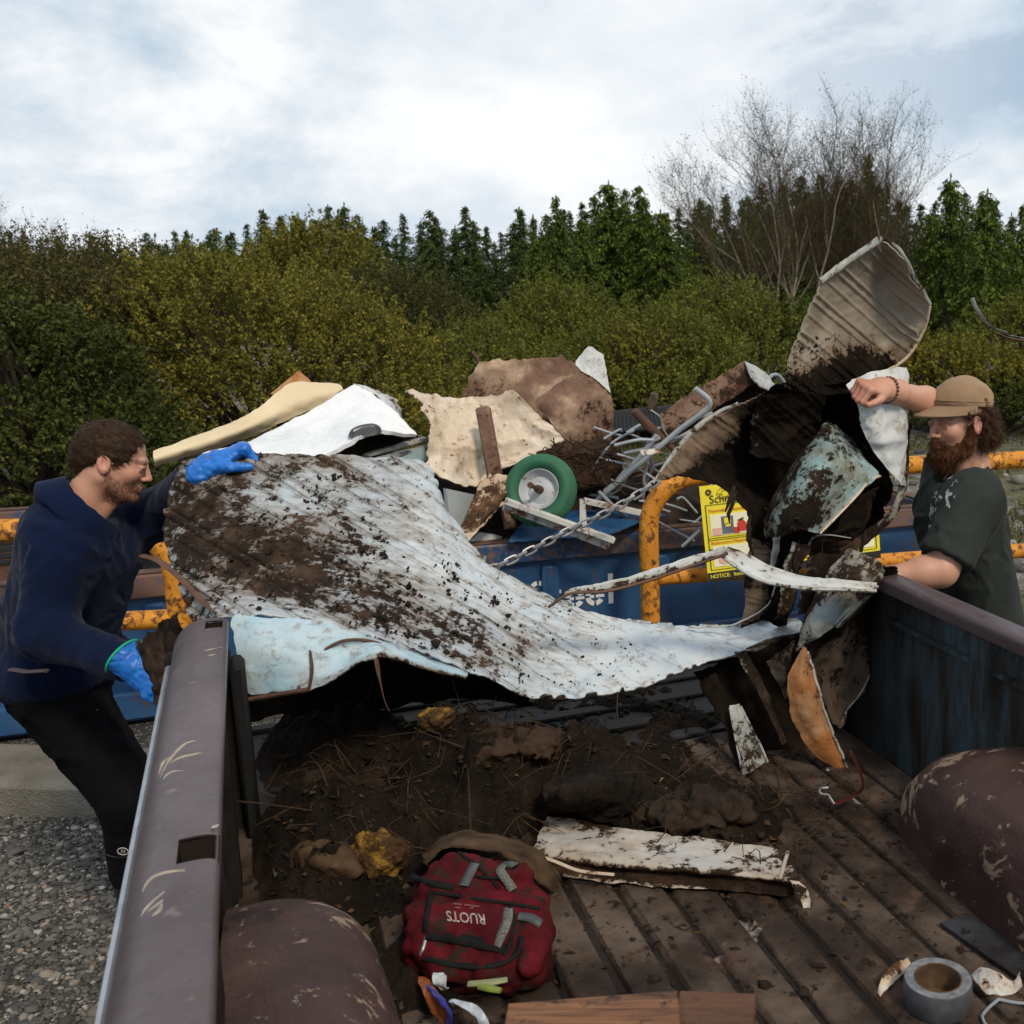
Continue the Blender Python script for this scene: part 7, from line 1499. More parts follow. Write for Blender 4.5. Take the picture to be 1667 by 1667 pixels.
strands('eyebrow', hv[0], hv[1], M_beard, rm, 150, .007, .0004, lambda p, n: -Rr[0] * .6 + 0 * p, .0002, .25, 19, lambda C, N: (lambda q: (q[:, 0] > .062) & (abs(q[:, 2] - .0175) < .006) & (abs(q[:, 1]) > .011) & (abs(q[:, 1]) < .048))((C - Hr) @ Rr.T / HS))
# bracelet
b = MB(); bc = wr2 - dw * .012; u = nrm(np.cross(dw, UP)); v = np.cross(dw, u)
for k in range(22):
    q = 6.2832 * k / 22; c_ = bc + .0365 * (u * math.cos(q) + v * .92 * math.sin(q)); b.add(ICO_V * .0047 + c_, ICO_F)
b.build('bead_bracelet', M_bead, rm)
# cap
S = SDF((-.15, -.12, -.06), (.22, .12, .19), .003)
S.ell((-.014, 0, .054), (.108, .087, .088), k=.01); S.half((0, 0, .046), np.array((.13, 0, -1.0)), .004); S.ell((-.014, 0, .038), (.100, .080, .086), k=.003, op='s')
S.disp(lambda p: .0028 * fbm(p * 26, 2, 7)); cv, cq = S.mesh(); co = mesh_obj('cap', cv @ Rr * HS + Hr, cq, M_cap, rm)
bx_ = []
for i in range(16):
    u_ = i / 15
    for j in range(25):
        an = (j / 24 - .5) * math.pi * .98; r1 = np.array((.098 * math.cos(an) + -.012, .086 * math.sin(an))); r2 = np.array((.098 * math.cos(an) - .012 + .085 * max(math.cos(an), 0) ** .75, .088 * math.sin(an))); q = r1 * (1 - u_) + r2 * u_
        bx_.append((q[0], q[1], .058 - .10 * (q[1]) ** 2 / .0076 * .0076 * 12 - .024 * u_ + .0 - .13 * (q[0] + .012) * .0))
bx_ = np.array(bx_); n_ = len(bx_); ix = np.arange(n_).reshape(16, 25); q = np.stack([ix[:-1, :-1], ix[1:, :-1], ix[1:, 1:], ix[:-1, 1:]], -1).reshape(-1, 4); bt = bx_ + (0, 0, .0025); bb2 = bx_ - (0, 0, .0025)
rim = [ix[-1, j] for j in range(25)]; sidef = np.array([(rim[j], rim[j] + n_, rim[j + 1] + n_, rim[j + 1]) for j in range(24)])
mesh_obj('bill', np.concatenate([bt, bb2]) @ Rr * HS + Hr, np.concatenate([q, q[:, ::-1] + n_, sidef]), M_cap, co)
b = MB(); tg0 = np.array((-.045, .0825, .056)) ; b.box(tg0 @ Rr * HS + Hr, (.009, .004, .026), Rr, .001); b.build('leather_tag', M_leather, co)
b = MB(); a = np.linspace(-2.9, 2.9, 60); b.tube(np.array([(-.014 + .1085 * math.cos(q), .0872 * math.sin(q), .062 + .014 * math.cos(q)) for q in a]) @ Rr * HS + Hr, .0016, 5); b.tube(np.array([(-.014 + .1082 * math.cos(q), 0, .054 + .0885 * math.sin(q)) for q in np.linspace(.1, 3.0, 40)]) @ Rr * HS + Hr, .0013, 5); b.build('cap_seam', M_cap, co)
# hair and beard
S = SDF((-.16, -.125, -.14), (.10, .125, .10), .0035)
S.ell((-.040, 0, .0), (.088, .092, .070), k=.02); S.ell((-.085, 0, -.052), (.058, .072, .058), k=.03)
for sy in (-1, 1): S.ell((-.052, sy * .068, -.048), (.042, .028, .048), k=.02); S.cap((.028, sy * .074, .03), (.022, sy * .073, -.012), .009, .006, k=.012)
S.ell((.085, 0, 0), (.066, .13, .12), k=.012, op='s')
for sy in (-1, 1): S.ell((-.006, sy * .094, -.008), (.026, .026, .034), k=.006, op='s')
S.half((0, 0, .062), UP, .004); S.disp(lambda p: .010 * fbm(p * 42, 3, 2)); hv_, hq_ = S.mesh(); hw = hv_ @ Rr * HS + Hr; ho = mesh_obj('hair', hw, hq_, M_hairr, rm)
fw_r, up_r = Rr[0], Rr[2]
strands('hair_curls', hw, hq_, M_hairr, ho, 3600, .030, .0007, lambda p, n: -up_r * 1.0 - fw_r * .25 + 0 * p, .0045, .45, 5)
S = SDF((-.03, -.10, -.20), (.14, .10, -.02), .003)
S.ell((.070, 0, -.112), (.044, .046, .050), k=.02)
for sy in (-1, 1): S.cap((.006, sy * .071, -.030), (.030, sy * .058, -.085), .012, .022, k=.02); S.cap((.030, sy * .056, -.085), (.075, sy * .028, -.105), .022, .026, k=.02); S.cap((.104, sy * .005, -.054), (.088, sy * .030, -.068), .0075, .009, k=.008)
S.ell((.108, 0, -.073), (.022, .018, .0085), k=.005, op='s'); S.ell((.078, 0, -.045), (.03, .05, .012), k=.004, op='s') if False else None
S.disp(lambda p: .006 * fbm(p * 60, 3, 4)); bv_, bq_ = S.mesh(); bw = bv_ @ Rr * HS + Hr; be = mesh_obj('beard', bw, bq_, M_beard, rm)
strands('beard_strands', bw, bq_, M_beard, be, 3400, .020, .0006, lambda p, n: -up_r * .9 + fw_r * .3 + 0 * p, .0022, .4, 6)
# ------------------------------------------------------------ what lies in the pickup bed
def f_soil(t):
    v = t.coord('Object'); n = t.noise(v, 6, 6, .65); f = t.noise(v, 45, 6, .7); st = t.noise(t.mapping(v, (30, 8, 30), (0, 0, .6)), 2.2, 5, .7, 1.5)
    c = t.ramp(n, [(.3, (.008, .006, .004)), (.5, (.018, .012, .008)), (.7, (.034, .022, .014))]); c = t.mix(t.math('MULTIPLY', t.step(st, .55, .72), .55), c, (.055, .035, .020)); c = t.mix(t.step(f, .68, .76), c, (.075, .048, .028))
    return {'Base Color': c, 'Roughness': .9, 'Specular IOR Level': .12, 'Normal': t.bump(t.math('ADD', f, st), 1.0, .016)}
M_soil = material('wet_soil', f_soil)
def bump_at(a, v, lst):
    z = 0
    for px, py, ra_, h_ in lst:
        q = PZ(px, py, ZFLOOR + .05); z = z + h_ * np.exp(-(((a - (q - T0) @ TA) ** 2 + (v - (q - T0) @ TL) ** 2) / ra_ ** 2))
    return z
na, nv = 250, 270; As = np.linspace(.01, 1.44, na); Vs = np.linspace(-.95, .56, nv); A, Vv = np.meshgrid(As, Vs, indexing='ij')
G = T0 + A[..., None] * TA + Vv[..., None] * TL + np.zeros(3); G[..., 2] = 0; nse = fbm(G * 4.2, 5, 91, .6)
hump = bump_at(A, Vv, [(700, 1300, .20, .10), (600, 1290, .20, .07), (960, 1265, .17, .045), (850, 1290, .2, .08), (1090, 1290, .17, .030), (1200, 1310, .12, .035), (500, 1330, .22, .045), (560, 1430, .14, .05), (760, 1390, .12, .05), (640, 1230, .2, .03), (900, 1230, .16, .02), (420, 1400, .12, .02), (700, 1520, .12, .03), (470, 1220, .16, .030), (600, 1205, .16, .028), (740, 1205, .14, .026), (850, 1190, .10, .022), (960, 1190, .10, .02), (520, 1180, .16, .024)])
G[..., 2] = ZFLOOR - .012 + np.maximum(hump * (1 + .75 * nse) + .020 * nse + .016 * fbm(G * 14, 5, 92, .6), -.02) + .002 * fbm(G * 60, 3, 93)
edge = np.minimum(np.minimum(A - .01, 1.44 - A) / .08, np.minimum(Vv + .95, .56 - Vv) / .1); G[..., 2] += .018 * np.clip(Vv / .05, 0, 1); G[..., 2] -= .05 * np.clip(1 - edge, 0, 1) ** 2
SOILH = (As, Vs, G[..., 2].copy())
def ground_z(p):
    a = float((np.asarray(p) - T0) @ TA); v = float((np.asarray(p) - T0) @ TL); i = int(np.clip(np.searchsorted(As, a), 0, na - 1)); j = int(np.clip(np.searchsorted(Vs, v), 0, nv - 1)); return max(ZFLOOR + .010, SOILH[2][i, j])
ix = np.arange(na * nv).reshape(na, nv); q = np.stack([ix[:-1, :-1], ix[1:, :-1], ix[1:, 1:], ix[:-1, 1:]], -1).reshape(-1, 4)
struct(mesh_obj('soil', G.reshape(-1, 3), q, M_soil, smooth=True), 'stuff', 'dark wet soil and roots heaped over the rear of the truck bed', 'soil')
# crumbs, roots and splinters that nobody could count
r0 = np.random.default_rng(12)
n = 2600; a = r0.uniform(.1, 1.46, n); v = r0.uniform(-1.5, .45, n); cl = fbm(np.stack([a * 4, v * 4, 0 * a], 1), 3, 31); ok = cl > -.15; a, v = a[ok], v[ok]; sz = r0.gamma(1.6, .0022, len(a)) + .0012
C = T0 + a[:, None] * TA + v[:, None] * TL; C[:, 2] = [ground_z(c) + .3 * s for c, s in zip(C, sz)]
struct(stones('dirt_crumbs', M_mud, C, sz), 'stuff', 'crumbs of dark dirt scattered over the bed floor', 'dirt')
b = MB()
for k in range(170):
    p = PZ(r0.uniform(430, 1350), r0.uniform(1200, 1400), ZFLOOR + .06); p[2] = ground_z(p) + .006; L_ = r0.uniform(.03, .14); an = r0.uniform(0, 6.28); d_ = np.array((math.cos(an), math.sin(an), r0.uniform(-.1, .4))) * L_; k_ = r0.normal(size=3) * .04; k_[2] = abs(k_[2])
    pts = cr([p, p + d_ * .5 + k_, p + d_], 6); pts[:, 2] = [max(z_, ground_z(q_) + .002) for z_, q_ in zip(pts[:, 2], pts)]; b.tube(pts, [.0016, .0006], 4, False)
M_rootb = plain('brown_root', (.050, .030, .017), .9, .5, 60, .4)
struct(b.build('roots', M_rootb), 'stuff', 'thin brown roots and straw tangled in the wet soil', 'roots')

n = 5200; a = r0.uniform(.04, 1.40, n); v = r0.uniform(-.9, .5, n); cl = fbm(np.stack([a * 5, v * 5, 0 * a], 1), 3, 35); ok = (cl > -.25) & ((r0.random(n) < .35) | (bump_at(a, v, [(760, 1300, .34, 1), (1050, 1300, .26, 1), (560, 1400, .2, 1)]) > .25)); a, v = a[ok], v[ok]; n = len(a)
C = T0 + a[:, None] * TA + v[:, None] * TL; C[:, 2] = [ground_z(c) + .003 for c in C]; sz = r0.gamma(2.2, .0045, n) + .003; Dq = unit(n); Dq[:, 2] *= .35; Nq = unit(n) * .7 + np.array((0, 0, 1.0))
M_litter = leaf_material('leaf_litter', [(0, (.008, .005, .003)), (.45, (.022, .014, .008)), (.72, (.055, .033, .016)), (.92, (.11, .062, .026)), (1, (.32, .14, .04))], .0, .85)
V, Fc = quads(C, Dq, Nq, sz, sz * r0.uniform(.25, .7, n)); struct(mesh_obj('leaf_litter', V, Fc, M_litter, smooth=False), 'stuff', 'brown shredded leaves and bark bits in the soil on the bed', 'leaf litter')
M_wet = plain('wet_brown_cloth', (.026, .017, .011), .85, .6, 14, .8); M_wet2 = plain('muddy_tan_cloth', (.062, .037, .021), .85, .65, 16, .7)
def lump(name, label, cat, px, py, size, mat, seed, amp=.016, fr=10, z=None, rot=None, fold=.0):
    p = PZ(px, py, ZFLOOR + .04); p[2] = ground_z(p) + size[2] * .12 if z is None else z
    S = SDF(p - np.array(size) * 1.35 - .03, p + np.array(size) * 1.35 + .03, max(.003, min(size) * .055)); S.ell(p, size, rot, k=.01); S.disp(lambda q_: amp * fbm(q_ * fr, 5, seed, .6) + fold * (1 - 2 * np.abs(fbm(q_ * fr * .7, 2, seed + 3))))
    return tag(mesh_obj(name, *S.mesh(), mat), label, cat)
M_sack = plain('sack_cloth', (.030, .021, .014), .9, .5, 14, .8)
def ZG(px, py, dh, m=.3):
    q_ = PZ(px, py, ZFLOOR + .05); z_ = ground_z(q_) + dh; return (*PZ(px, py, z_), m)
o_, _, _ = sheet('wet_sack', [[ZG(885, 1285, -0.006), ZG(915, 1255, -0.002), ZG(970, 1238, -0.002), ZG(1030, 1245, -0.002), ZG(1065, 1265, -0.006)], [ZG(890, 1305, -0.002), ZG(925, 1290, 0.011), ZG(970, 1280, 0.015), ZG(1015, 1280, 0.013), ZG(1060, 1290, -0.002)], [ZG(895, 1325, -0.002), ZG(930, 1318, 0.009), ZG(970, 1318, 0.013), ZG(1010, 1312, 0.011), ZG(1055, 1318, -0.002)], [ZG(905, 1345, -0.006), ZG(940, 1348, -0.004), ZG(975, 1350, -0.004), ZG(1010, 1345, -0.004), ZG(1045, 1340, -0.006)]], M_soil, None, 110, 110, .004, .020, 17, .012, seed=111, world=True, fine=.002)
tag(o_, 'rounded dark brown soaked sack lying behind the white channel', 'sack')
o_, _, _ = sheet('wet_cloth', [[ZG(1040, 1310, -0.002), ZG(1090, 1290, -0.002), ZG(1150, 1285, -0.002), ZG(1215, 1295, -0.002), ZG(1270, 1320, -0.006)], [ZG(1035, 1335, -0.002), ZG(1095, 1318, 0.011), ZG(1150, 1312, 0.013), ZG(1210, 1322, 0.009), ZG(1268, 1338, -0.002)], [ZG(1045, 1352, -0.004), ZG(1100, 1345, 0.006), ZG(1155, 1345, 0.008), ZG(1210, 1350, 0.004), ZG(1262, 1358, -0.004)], [ZG(1060, 1365, -0.006), ZG(1110, 1368, -0.006), ZG(1160, 1372, -0.006), ZG(1210, 1376, -0.006), ZG(1250, 1376, -0.007)]], M_wet, None, 110, 110, .004, .022, 18, .014, seed=113, world=True, fine=.002)
tag(o_, 'crumpled brown wet cloth between the sack and the torn panel', 'cloth')
lump('wet_cloth', 'dark matted cloth heap behind the yellow foam', 'cloth', 640, 1290, (.16, .10, .030), M_wet, 9, .016, 10, fold=.022)
lump('wet_cloth', 'low dark wet cloth pile left of the sack', 'cloth', 830, 1300, (.10, .08, .026), M_root, 15, .02, 12, fold=.015)
def f_foam(t):
    v = t.coord('Object'); n = t.noise(v, 14, 6, .68); f = t.noise(v, 120, 5, .7)
    c = t.mix(t.step(n, .47, .60), t.ramp(f, [(.3, (.028, .016, .009)), (.7, (.08, .042, .018))]), t.ramp(f, [(.3, (.16, .085, .018)), (.7, (.36, .20, .035))])); return {'Base Color': c, 'Roughness': .95, 'Specular IOR Level': .1, 'Normal': t.bump(f, .9, .006)}
M_foam = material('dirty_yellow_foam', f_foam)
lump('foam_block', 'dirty yellow foam chunk beside the red backpack', 'foam', 618, 1418, (.060, .052, .050), M_foam, 21, .010, 22)
lump('foam_block', 'smaller orange brown foam piece half buried behind the backpack', 'foam', 722, 1308, (.046, .04, .032), M_foam, 24, .010, 24)
tc = thing('muddy_cloth', 'folded tan muddy cloth with a black edge left of the yellow foam', 'cloth', PZ(525, 1400, .82))
def Z(px, py, h, m=.3): return (*PZ(px, py, ZFLOOR + h), m)
sheet('cloth_fold', [[Z(465, 1398, .05), Z(480, 1375, .08), Z(515, 1360, .10), Z(545, 1362, .09)], [Z(480, 1415, .06), Z(505, 1398, .10), Z(535, 1385, .11), Z(570, 1385, .10)], [Z(505, 1428, .05), Z(530, 1418, .09), Z(560, 1408, .10), Z(585, 1400, .08)], [Z(545, 1435, .04), Z(570, 1430, .06), Z(590, 1422, .07), Z(600, 1410, .05)]], M_wet2, tc, 50, 50, .005, .010, 12, .006, seed=81, world=True)
b = MB(); b.tube(cr([Z(452, 1428, .03)[:3], Z(450, 1408, .05)[:3], Z(462, 1392, .07)[:3], Z(478, 1405, .06)[:3], Z(500, 1428, .05)[:3], Z(540, 1440, .04)[:3]], 30), .009, 8, flat=.6); b.build('black_edge', M_boot, tc)

# red backpack lying on its back
bpk = thing('backpack', 'dirty red backpack with grey straps lying on the bed floor', 'backpack', PZ(765, 1490, .80))
Ob = PZ(765, 1476, .925); exb = nrm(PZ(885, 1490, .925) - PZ(650, 1462, .925)); eyb = nrm(np.array((-exb[1], exb[0], 0)) + UP * .42); enb = np.cross(exb, eyb); Rb = np.array([exb, eyb, enb])
def B(px, py, h=0.0):
    dx, dy = (px - X0) / F_PX, (IMG / 2 - py) / F_PX; d = np.array((dx, _cp + dy * _sp, -_sp + dy * _cp)); o = np.array((0, 0, CAMZ)); return o + d * (((Ob + enb * h - o) @ enb) / (d @ enb))
def bl(px, py): q = (B(px, py) - Ob) @ Rb.T; return q[0], q[1]
S = SDF((-.20, -.20, -.16), (.20, .22, .08), .0042)
def blc(px, py, z): x_, y_ = bl(px, py); return np.array((x_, y_, z))
outline = [(672, 1418), (700, 1392), (745, 1378), (800, 1385), (850, 1408), (882, 1445), (892, 1500), (880, 1550), (835, 1582), (760, 1580), (690, 1562), (655, 1530), (650, 1470)]
for q_ in outline: c_ = blc(*q_, -.055); c_[:2] *= .735; S.cap(c_ * (.35, .35, 1), c_, .046, .042, k=.025)
S.cap(blc(700, 1440, -.02), blc(865, 1470, -.018), .024, k=.018); S.cap(blc(705, 1495, -.012), blc(805, 1515, -.012), .040, k=.02, sq=((0, 0, 1), .7)); S.cap(blc(710, 1552, -.03), blc(800, 1560, -.03), .032, k=.02); S.cap(blc(862, 1490, -.03), blc(855, 1550, -.04), .034, k=.02); S.cap(blc(720, 1405, -.03), blc(830, 1420, -.03), .030, k=.02)
S.disp(lambda p: .0065 * (1 - 2.4 * np.abs(fbm(p * 13, 3, 5))) + .0025 * fbm(p * 40, 2, 6)); pv, pq = S.mesh()
def f_pack(t):
    v = t.coord('Object'); n = t.noise(v, 11, 6, .65); f = t.noise(v, 260, 2); c = t.ramp(n, [(.3, (.022, .003, .004)), (.5, (.065, .004, .007)), (.7, (.125, .007, .012))]); c = t.mix(t.step(t.noise(v, 20, 7, .72), .50, .62), c, (.022, .013, .009)); return {'Base Color': c, 'Roughness': .85, 'Specular IOR Level': .12, 'Normal': t.bump(f, .3, .001)}
M_pack = material('dirty_red_nylon', f_pack); M_blk = plain('black_webbing', (.008, .008, .008), .75, .3, 30, .3); M_refl = plain('speckled_grey_tape', (.12, .12, .105), .6, .8, 330, .2); M_gbuck = plain('grey_buckle', (.06, .065, .07), .5, .3, 40)
mesh_obj('body', pv @ Rb + Ob, pq, M_pack, bpk)
from mathutils.bvhtree import BVHTree
bvh = BVHTree.FromPolygons([tuple(q_) for q_ in (pv @ Rb + Ob).tolist()], [tuple(int(i) for i in f) for f in pq])
def on(px, py, lift=.0015):
    dx, dy = (px - X0) / F_PX, (IMG / 2 - py) / F_PX; d = Vector((dx, _cp + dy * _sp, -_sp + dy * _cp)).normalized(); hit = bvh.ray_cast(Vector((0, 0, CAMZ)), d)
    return (np.array(hit[0]) + enb * lift) if hit[0] is not None else B(px, py, -.02)
def ribbon(name, pts, w_, mat, lift=.002, th=.003):
    c_ = cr(np.array([(q_[0], q_[1], 0.) for q_ in pts]), 16); p = np.array([on(x_, y_, lift) for x_, y_, _ in c_]); p[1:-1] = (p[:-2] + p[1:-1] + p[2:]) / 3; tg = np.gradient(p, axis=0); sd_ = np.cross(tg, enb); sd_ /= np.linalg.norm(sd_, axis=1, keepdims=True)
    V = np.concatenate([p - sd_ * w_ / 2, p + sd_ * w_ / 2, p - sd_ * w_ / 2 - enb * th, p + sd_ * w_ / 2 - enb * th]); k = len(p); F_ = [(i, i + 1, k + i + 1, k + i) for i in range(k - 1)] + [(i, 2 * k + i, 2 * k + i + 1, i + 1) for i in range(k - 1)] + [(k + i, k + i + 1, 3 * k + i + 1, 3 * k + i) for i in range(k - 1)]
    return mesh_obj(name, V, F_, mat, bpk)
ribbon('strap', [(755, 1445), (764, 1428), (774, 1408)], .018, M_gbuck, .006); ribbon('strap', [(836, 1452), (826, 1435), (815, 1420), (822, 1410), (840, 1412)], .016, M_refl, .006)
ribbon('reflective_strip', [(828, 1478), (826, 1500), (818, 1520), (808, 1541)], .017, M_refl, .003)
ribbon('zip', [(695, 1522), (730, 1526), (770, 1534), (825, 1545)], .020, M_blk, .003); ribbon('zip', [(700, 1453), (760, 1462), (830, 1472), (880, 1480)], .006, M_blk, .003); ribbon('zip', [(668, 1425), (700, 1438), (740, 1446)], .012, M_blk, .003); ribbon('piping', [(690, 1560), (740, 1572), (800, 1574), (840, 1556), (850, 1525)], .010, M_blk, .003); ribbon('piping', [(702, 1458), (696, 1485), (692, 1520)], .010, M_blk, .003); ribbon('piping', [(832, 1476), (835, 1510), (826, 1545), (820, 1556)], .009, M_blk, .003); ribbon('strap', [(845, 1492), (865, 1496), (882, 1506)], .016, M_gbuck, .004); ribbon('piping', [(745, 1388), (770, 1405), (795, 1428), (812, 1447)], .006, M_blk, .003); ribbon('handle', [(775, 1428), (795, 1432), (815, 1432)], .005, M_blk, .006)
ribbon('zip_pull', [(694, 1527), (689, 1545), (683, 1556)], .006, M_zinc, .004)
cu = bpy.data.curves.new('lettering', 'FONT'); cu.body = 'RUOTS'; cu.offset = .015; cu.resolution_u = 3; tmp = bpy.data.objects.new('tmp', cu); COL.objects.link(tmp); dg = bpy.context.evaluated_depsgraph_get(); me = bpy.data.meshes.new_from_object(tmp.evaluated_get(dg)); bpy.data.objects.remove(tmp)
V = np.empty(len(me.vertices) * 3); me.vertices.foreach_get('co', V); V = V.reshape(-1, 3); wx = V[:, 0].max(); V = np.array([on(790 - 64 * x_ / wx + 3 * y_, 1490 - 6 * x_ / wx + 17 * y_ / .72 + 0, .0022) for x_, y_, _ in V]); mesh_obj('lettering', V, [tuple(p.vertices) for p in me.polygons], plain('worn_print', (.30, .25, .23), .8, .5, 160, .2), bpk, smooth=False)
b = MB()
for x0_, x1_, y_ in ((738, 754, 1473), (757, 782, 1475), (742, 751, 1479), (766, 774, 1480)):
    for k in range(int((x1_ - x0_) / 3)): xx = x0_ + 3 * k; b.tube([on(xx, y_ + .12 * (xx - x0_), .002), on(xx + 1.6, y_ - 1.8 + .12 * (xx - x0_), .002)], .0006, 4)
b.build('small_print', plain('dull_print', (.3, .2, .18), .7), bpk)
ct = thing('tan_cloth', 'stiff muddy tan cloth curled behind the red backpack', 'cloth', PZ(800, 1390, .82))
sheet('cloth_curl', [[Z(690, 1408, .12), Z(690, 1398, .10), Z(700, 1392, .06)], [Z(712, 1382, .15), Z(716, 1372, .13), Z(722, 1365, .07)], [Z(755, 1378, .17), Z(756, 1366, .15), Z(756, 1356, .09)], [Z(800, 1384, .16), Z(804, 1372, .15), Z(806, 1362, .09)], [Z(840, 1405, .13), Z(850, 1390, .13), Z(860, 1382, .08)], [Z(870, 1430, .09), Z(882, 1412, .09), Z(888, 1398, .06)], [Z(895, 1452, .05), Z(905, 1440, .05), Z(910, 1432, .03)]], M_wet2, ct, 80, 30, .004, .008, 14, .005, seed=83, world=True)

# white muddy channel
M_chan = sheet_mat('muddy_white_channel', ((.42, .42, .41), (.52, .49, .44), (.58, .55, .49)), (.26, .17, .10), (.020, .012, .008), 1.4, streak=(2, 3), stain=(.30, .19, .11), warm=.9)
wc_ = thing('white_channel', 'mud spattered white metal channel lying across the bed floor', 'metal channel', PZ(1080, 1400, .82))
sheet('channel_face', [[Z(892, 1329, .055, 0.51), Z(880, 1352, .060, 0.48), Z(866, 1384, .064, 0.46), Z(868, 1402, .045, 0.56), Z(884, 1421, .022, 0.41)], [Z(960, 1340, .055, 0.52), Z(950, 1366, .058, 0.46), Z(942, 1396, .064, 0.48), Z(944, 1412, .042, 0.76), Z(952, 1432, .022, 0.46)], [Z(1050, 1353, .055, 0.42), Z(1040, 1380, .056, 0.46), Z(1030, 1408, .062, 0.51), Z(1032, 1421, .040, 0.89), Z(1040, 1440, .022, 0.46)], [Z(1150, 1366, .055, 0.48), Z(1140, 1392, .056, 0.44), Z(1132, 1416, .060, 0.51), Z(1136, 1427, .040, 0.89), Z(1140, 1448, .022, 0.51)], [Z(1230, 1377, .055, 0.48), Z(1222, 1402, .056, 0.42), Z(1214, 1424, .060, 0.51), Z(1220, 1435, .042, 0.89), Z(1226, 1452, .022, 0.81)], [Z(1296, 1386, .055, 0.66), Z(1292, 1412, .056, 0.56), Z(1286, 1434, .060, 0.56), Z(1290, 1444, .042, 0.89), Z(1294, 1458, .022, 0.86)]], M_chan, wc_, 140, 60, .003, .0035, 9, .004, seed=85, world=True)
sheet('bent_foot', [[Z(1286, 1434, .060, .5), Z(1300, 1436, .058, .4)], [Z(1296, 1446, .050, .6), Z(1312, 1448, .045, .5)], [Z(1304, 1462, .030, .4), Z(1318, 1464, .028, .4)], [Z(1306, 1478, .012, .2), Z(1318, 1476, .012, .2)]], M_chan, wc_, 30, 16, .003, .005, 14, .003, seed=86, world=True)
b = MB(); b.tube(cr([Z(1270, 1430, .062)[:3], Z(1276, 1408, .060)[:3], Z(1283, 1386, .058)[:3]], 8), .004, 6, flat=.5); b.build('edge_fold', M_chan, wc_)
b = MB(); b.tube(cr([Z(868, 1390, .066)[:3], Z(905, 1403, .066)[:3], Z(945, 1418, .060)[:3], Z(1000, 1424, .058)[:3]], 16), .0045, 6, flat=.6); b.build('bent_lip', M_cream, wc_)

# plywood offcuts at the front
def f_wood(t):
    v = t.coord('Object'); g = t.noise(t.mapping(v, (3, 30, 30), (0, 0, -.45)), 1.6, 6, .62, .8); n = t.noise(v, 7, 5); c = t.ramp(g, [(.3, (.055, .022, .010)), (.5, (.17, .072, .030)), (.72, (.26, .125, .055))]); c = t.mix(t.step(t.noise(v, 17, 7, .74), .52, .64), c, (.022, .010, .006)); c = t.mix(t.math('MULTIPLY', t.attr('sel'), .6), c, (.035, .013, .007)); return {'Base Color': c, 'Roughness': .7, 'Normal': t.bump(g, .4, .003)}
M_wood = material('wet_plywood', f_wood)
def board(name, label, p0, p1, z, depth, th, sel):
    a_, b_ = PZ(*p0, z), PZ(*p1, z); e_ = nrm(b_ - a_); n2 = np.array((e_[1], -e_[0], 0)); b = MB(); b.box((a_ + b_) / 2 + n2 * depth / 2 - UP * th / 2, (np.linalg.norm(b_ - a_), depth, th), (e_, n2, UP), .003, sel); return tag(b.build(name, M_wood), label, 'plank')
board('wood_plank', 'orange brown plywood offcut at the front edge of the bed', (826, 1632), (1104, 1610), .862, .20, .022, 0.0); board('wood_plank', 'darker wet plywood strip beside the orange brown offcut', (1106, 1611), (1233, 1616), .848, .18, .018, 1.0)

# roll of grey tape
tp = thing('tape_roll', 'roll of grey duct tape standing flat on the bed floor', 'tape roll', PZ(1527, 1600, .81))
tcn = PZ(1527, 1590, .865); tcn[2] = .813
M_tape = plain('grey_tape', (.075, .078, .088), .5, .3, 40, .15); M_tapet = plain('worn_tape_edge', (.17, .175, .185), .6, .45, 60, .3); M_card = plain('brown_cardboard', (.10, .06, .035), .9, .4, 50)
b = MB(); b.lathe([(.0565, .002), (.058, .004), (.058, .048), (.0565, .050)], tcn, UP, 64); b.build('tape', M_tape, tp); b = MB(); b.lathe([(.0565, .0502), (.041, .0502)], tcn, UP, 64); b.build('tape_face', M_tapet, tp); b = MB(); b.lathe([(.041, .0500), (.0395, .0515), (.038, .050), (.038, .004), (.001, .003)], tcn, UP, 48); b.build('core', M_card, tp)
cp_ = thing('bark_chip', 'curled brown and white chip left of the tape roll', 'chip', PZ(1455, 1590, .82)); sheet('chip_face', [[Z(1428, 1615, .012, .2), Z(1432, 1620, .02, .2)], [Z(1436, 1592, .03, .7), Z(1452, 1600, .02, .3)], [Z(1455, 1570, .035, .8), Z(1474, 1580, .02, .3)], [Z(1478, 1562, .02, .5), Z(1482, 1568, .012, .3)]], M_cream, cp_, 30, 20, .003, .003, 20, .003, seed=87, world=True)
shd = thing('metal_shard', 'dirty white torn metal shard right of the tape roll', 'shard', PZ(1620, 1600, .82)); sheet('shard_face', [[Z(1582, 1588, .012, .4), Z(1586, 1592, .02, .3)], [Z(1596, 1578, .03, .5), Z(1604, 1615, .02, .3)], [Z(1625, 1586, .035, .4), Z(1630, 1622, .012, .3)], [Z(1648, 1598, .03, .3), Z(1650, 1618, .014, .2)], [Z(1660, 1584, .05, .2), Z(1664, 1606, .02, .2)]], M_chan, shd, 40, 24, .003, .004, 18, .004, seed=88, world=True)
wt = thing('wire_piece', 'bent grey wire piece in front of the metal shard', 'wire', PZ(1625, 1630, .82)); b = MB()
for q_ in ([(1598, 1654), (1610, 1640), (1626, 1627)], [(1626, 1627), (1650, 1632), (1672, 1634)], [(1598, 1652), (1602, 1664), (1608, 1672)]): b.tube(cr([PZ(*x_, .818) for x_ in q_], 6), .0028, 6)
b.build('wire_rod', M_gtube, wt)
pl = thing('floor_plate', 'dark square plate lying beside the right wheel arch', 'plate', PZ(1600, 1540, .82)); b = MB(); b.poly([PZ(1530, 1504, .822), PZ(1572, 1488, .822), PZ(1690, 1560, .822), PZ(1655, 1592, .822)], .006); b.build('plate_face', M_tail, pl)
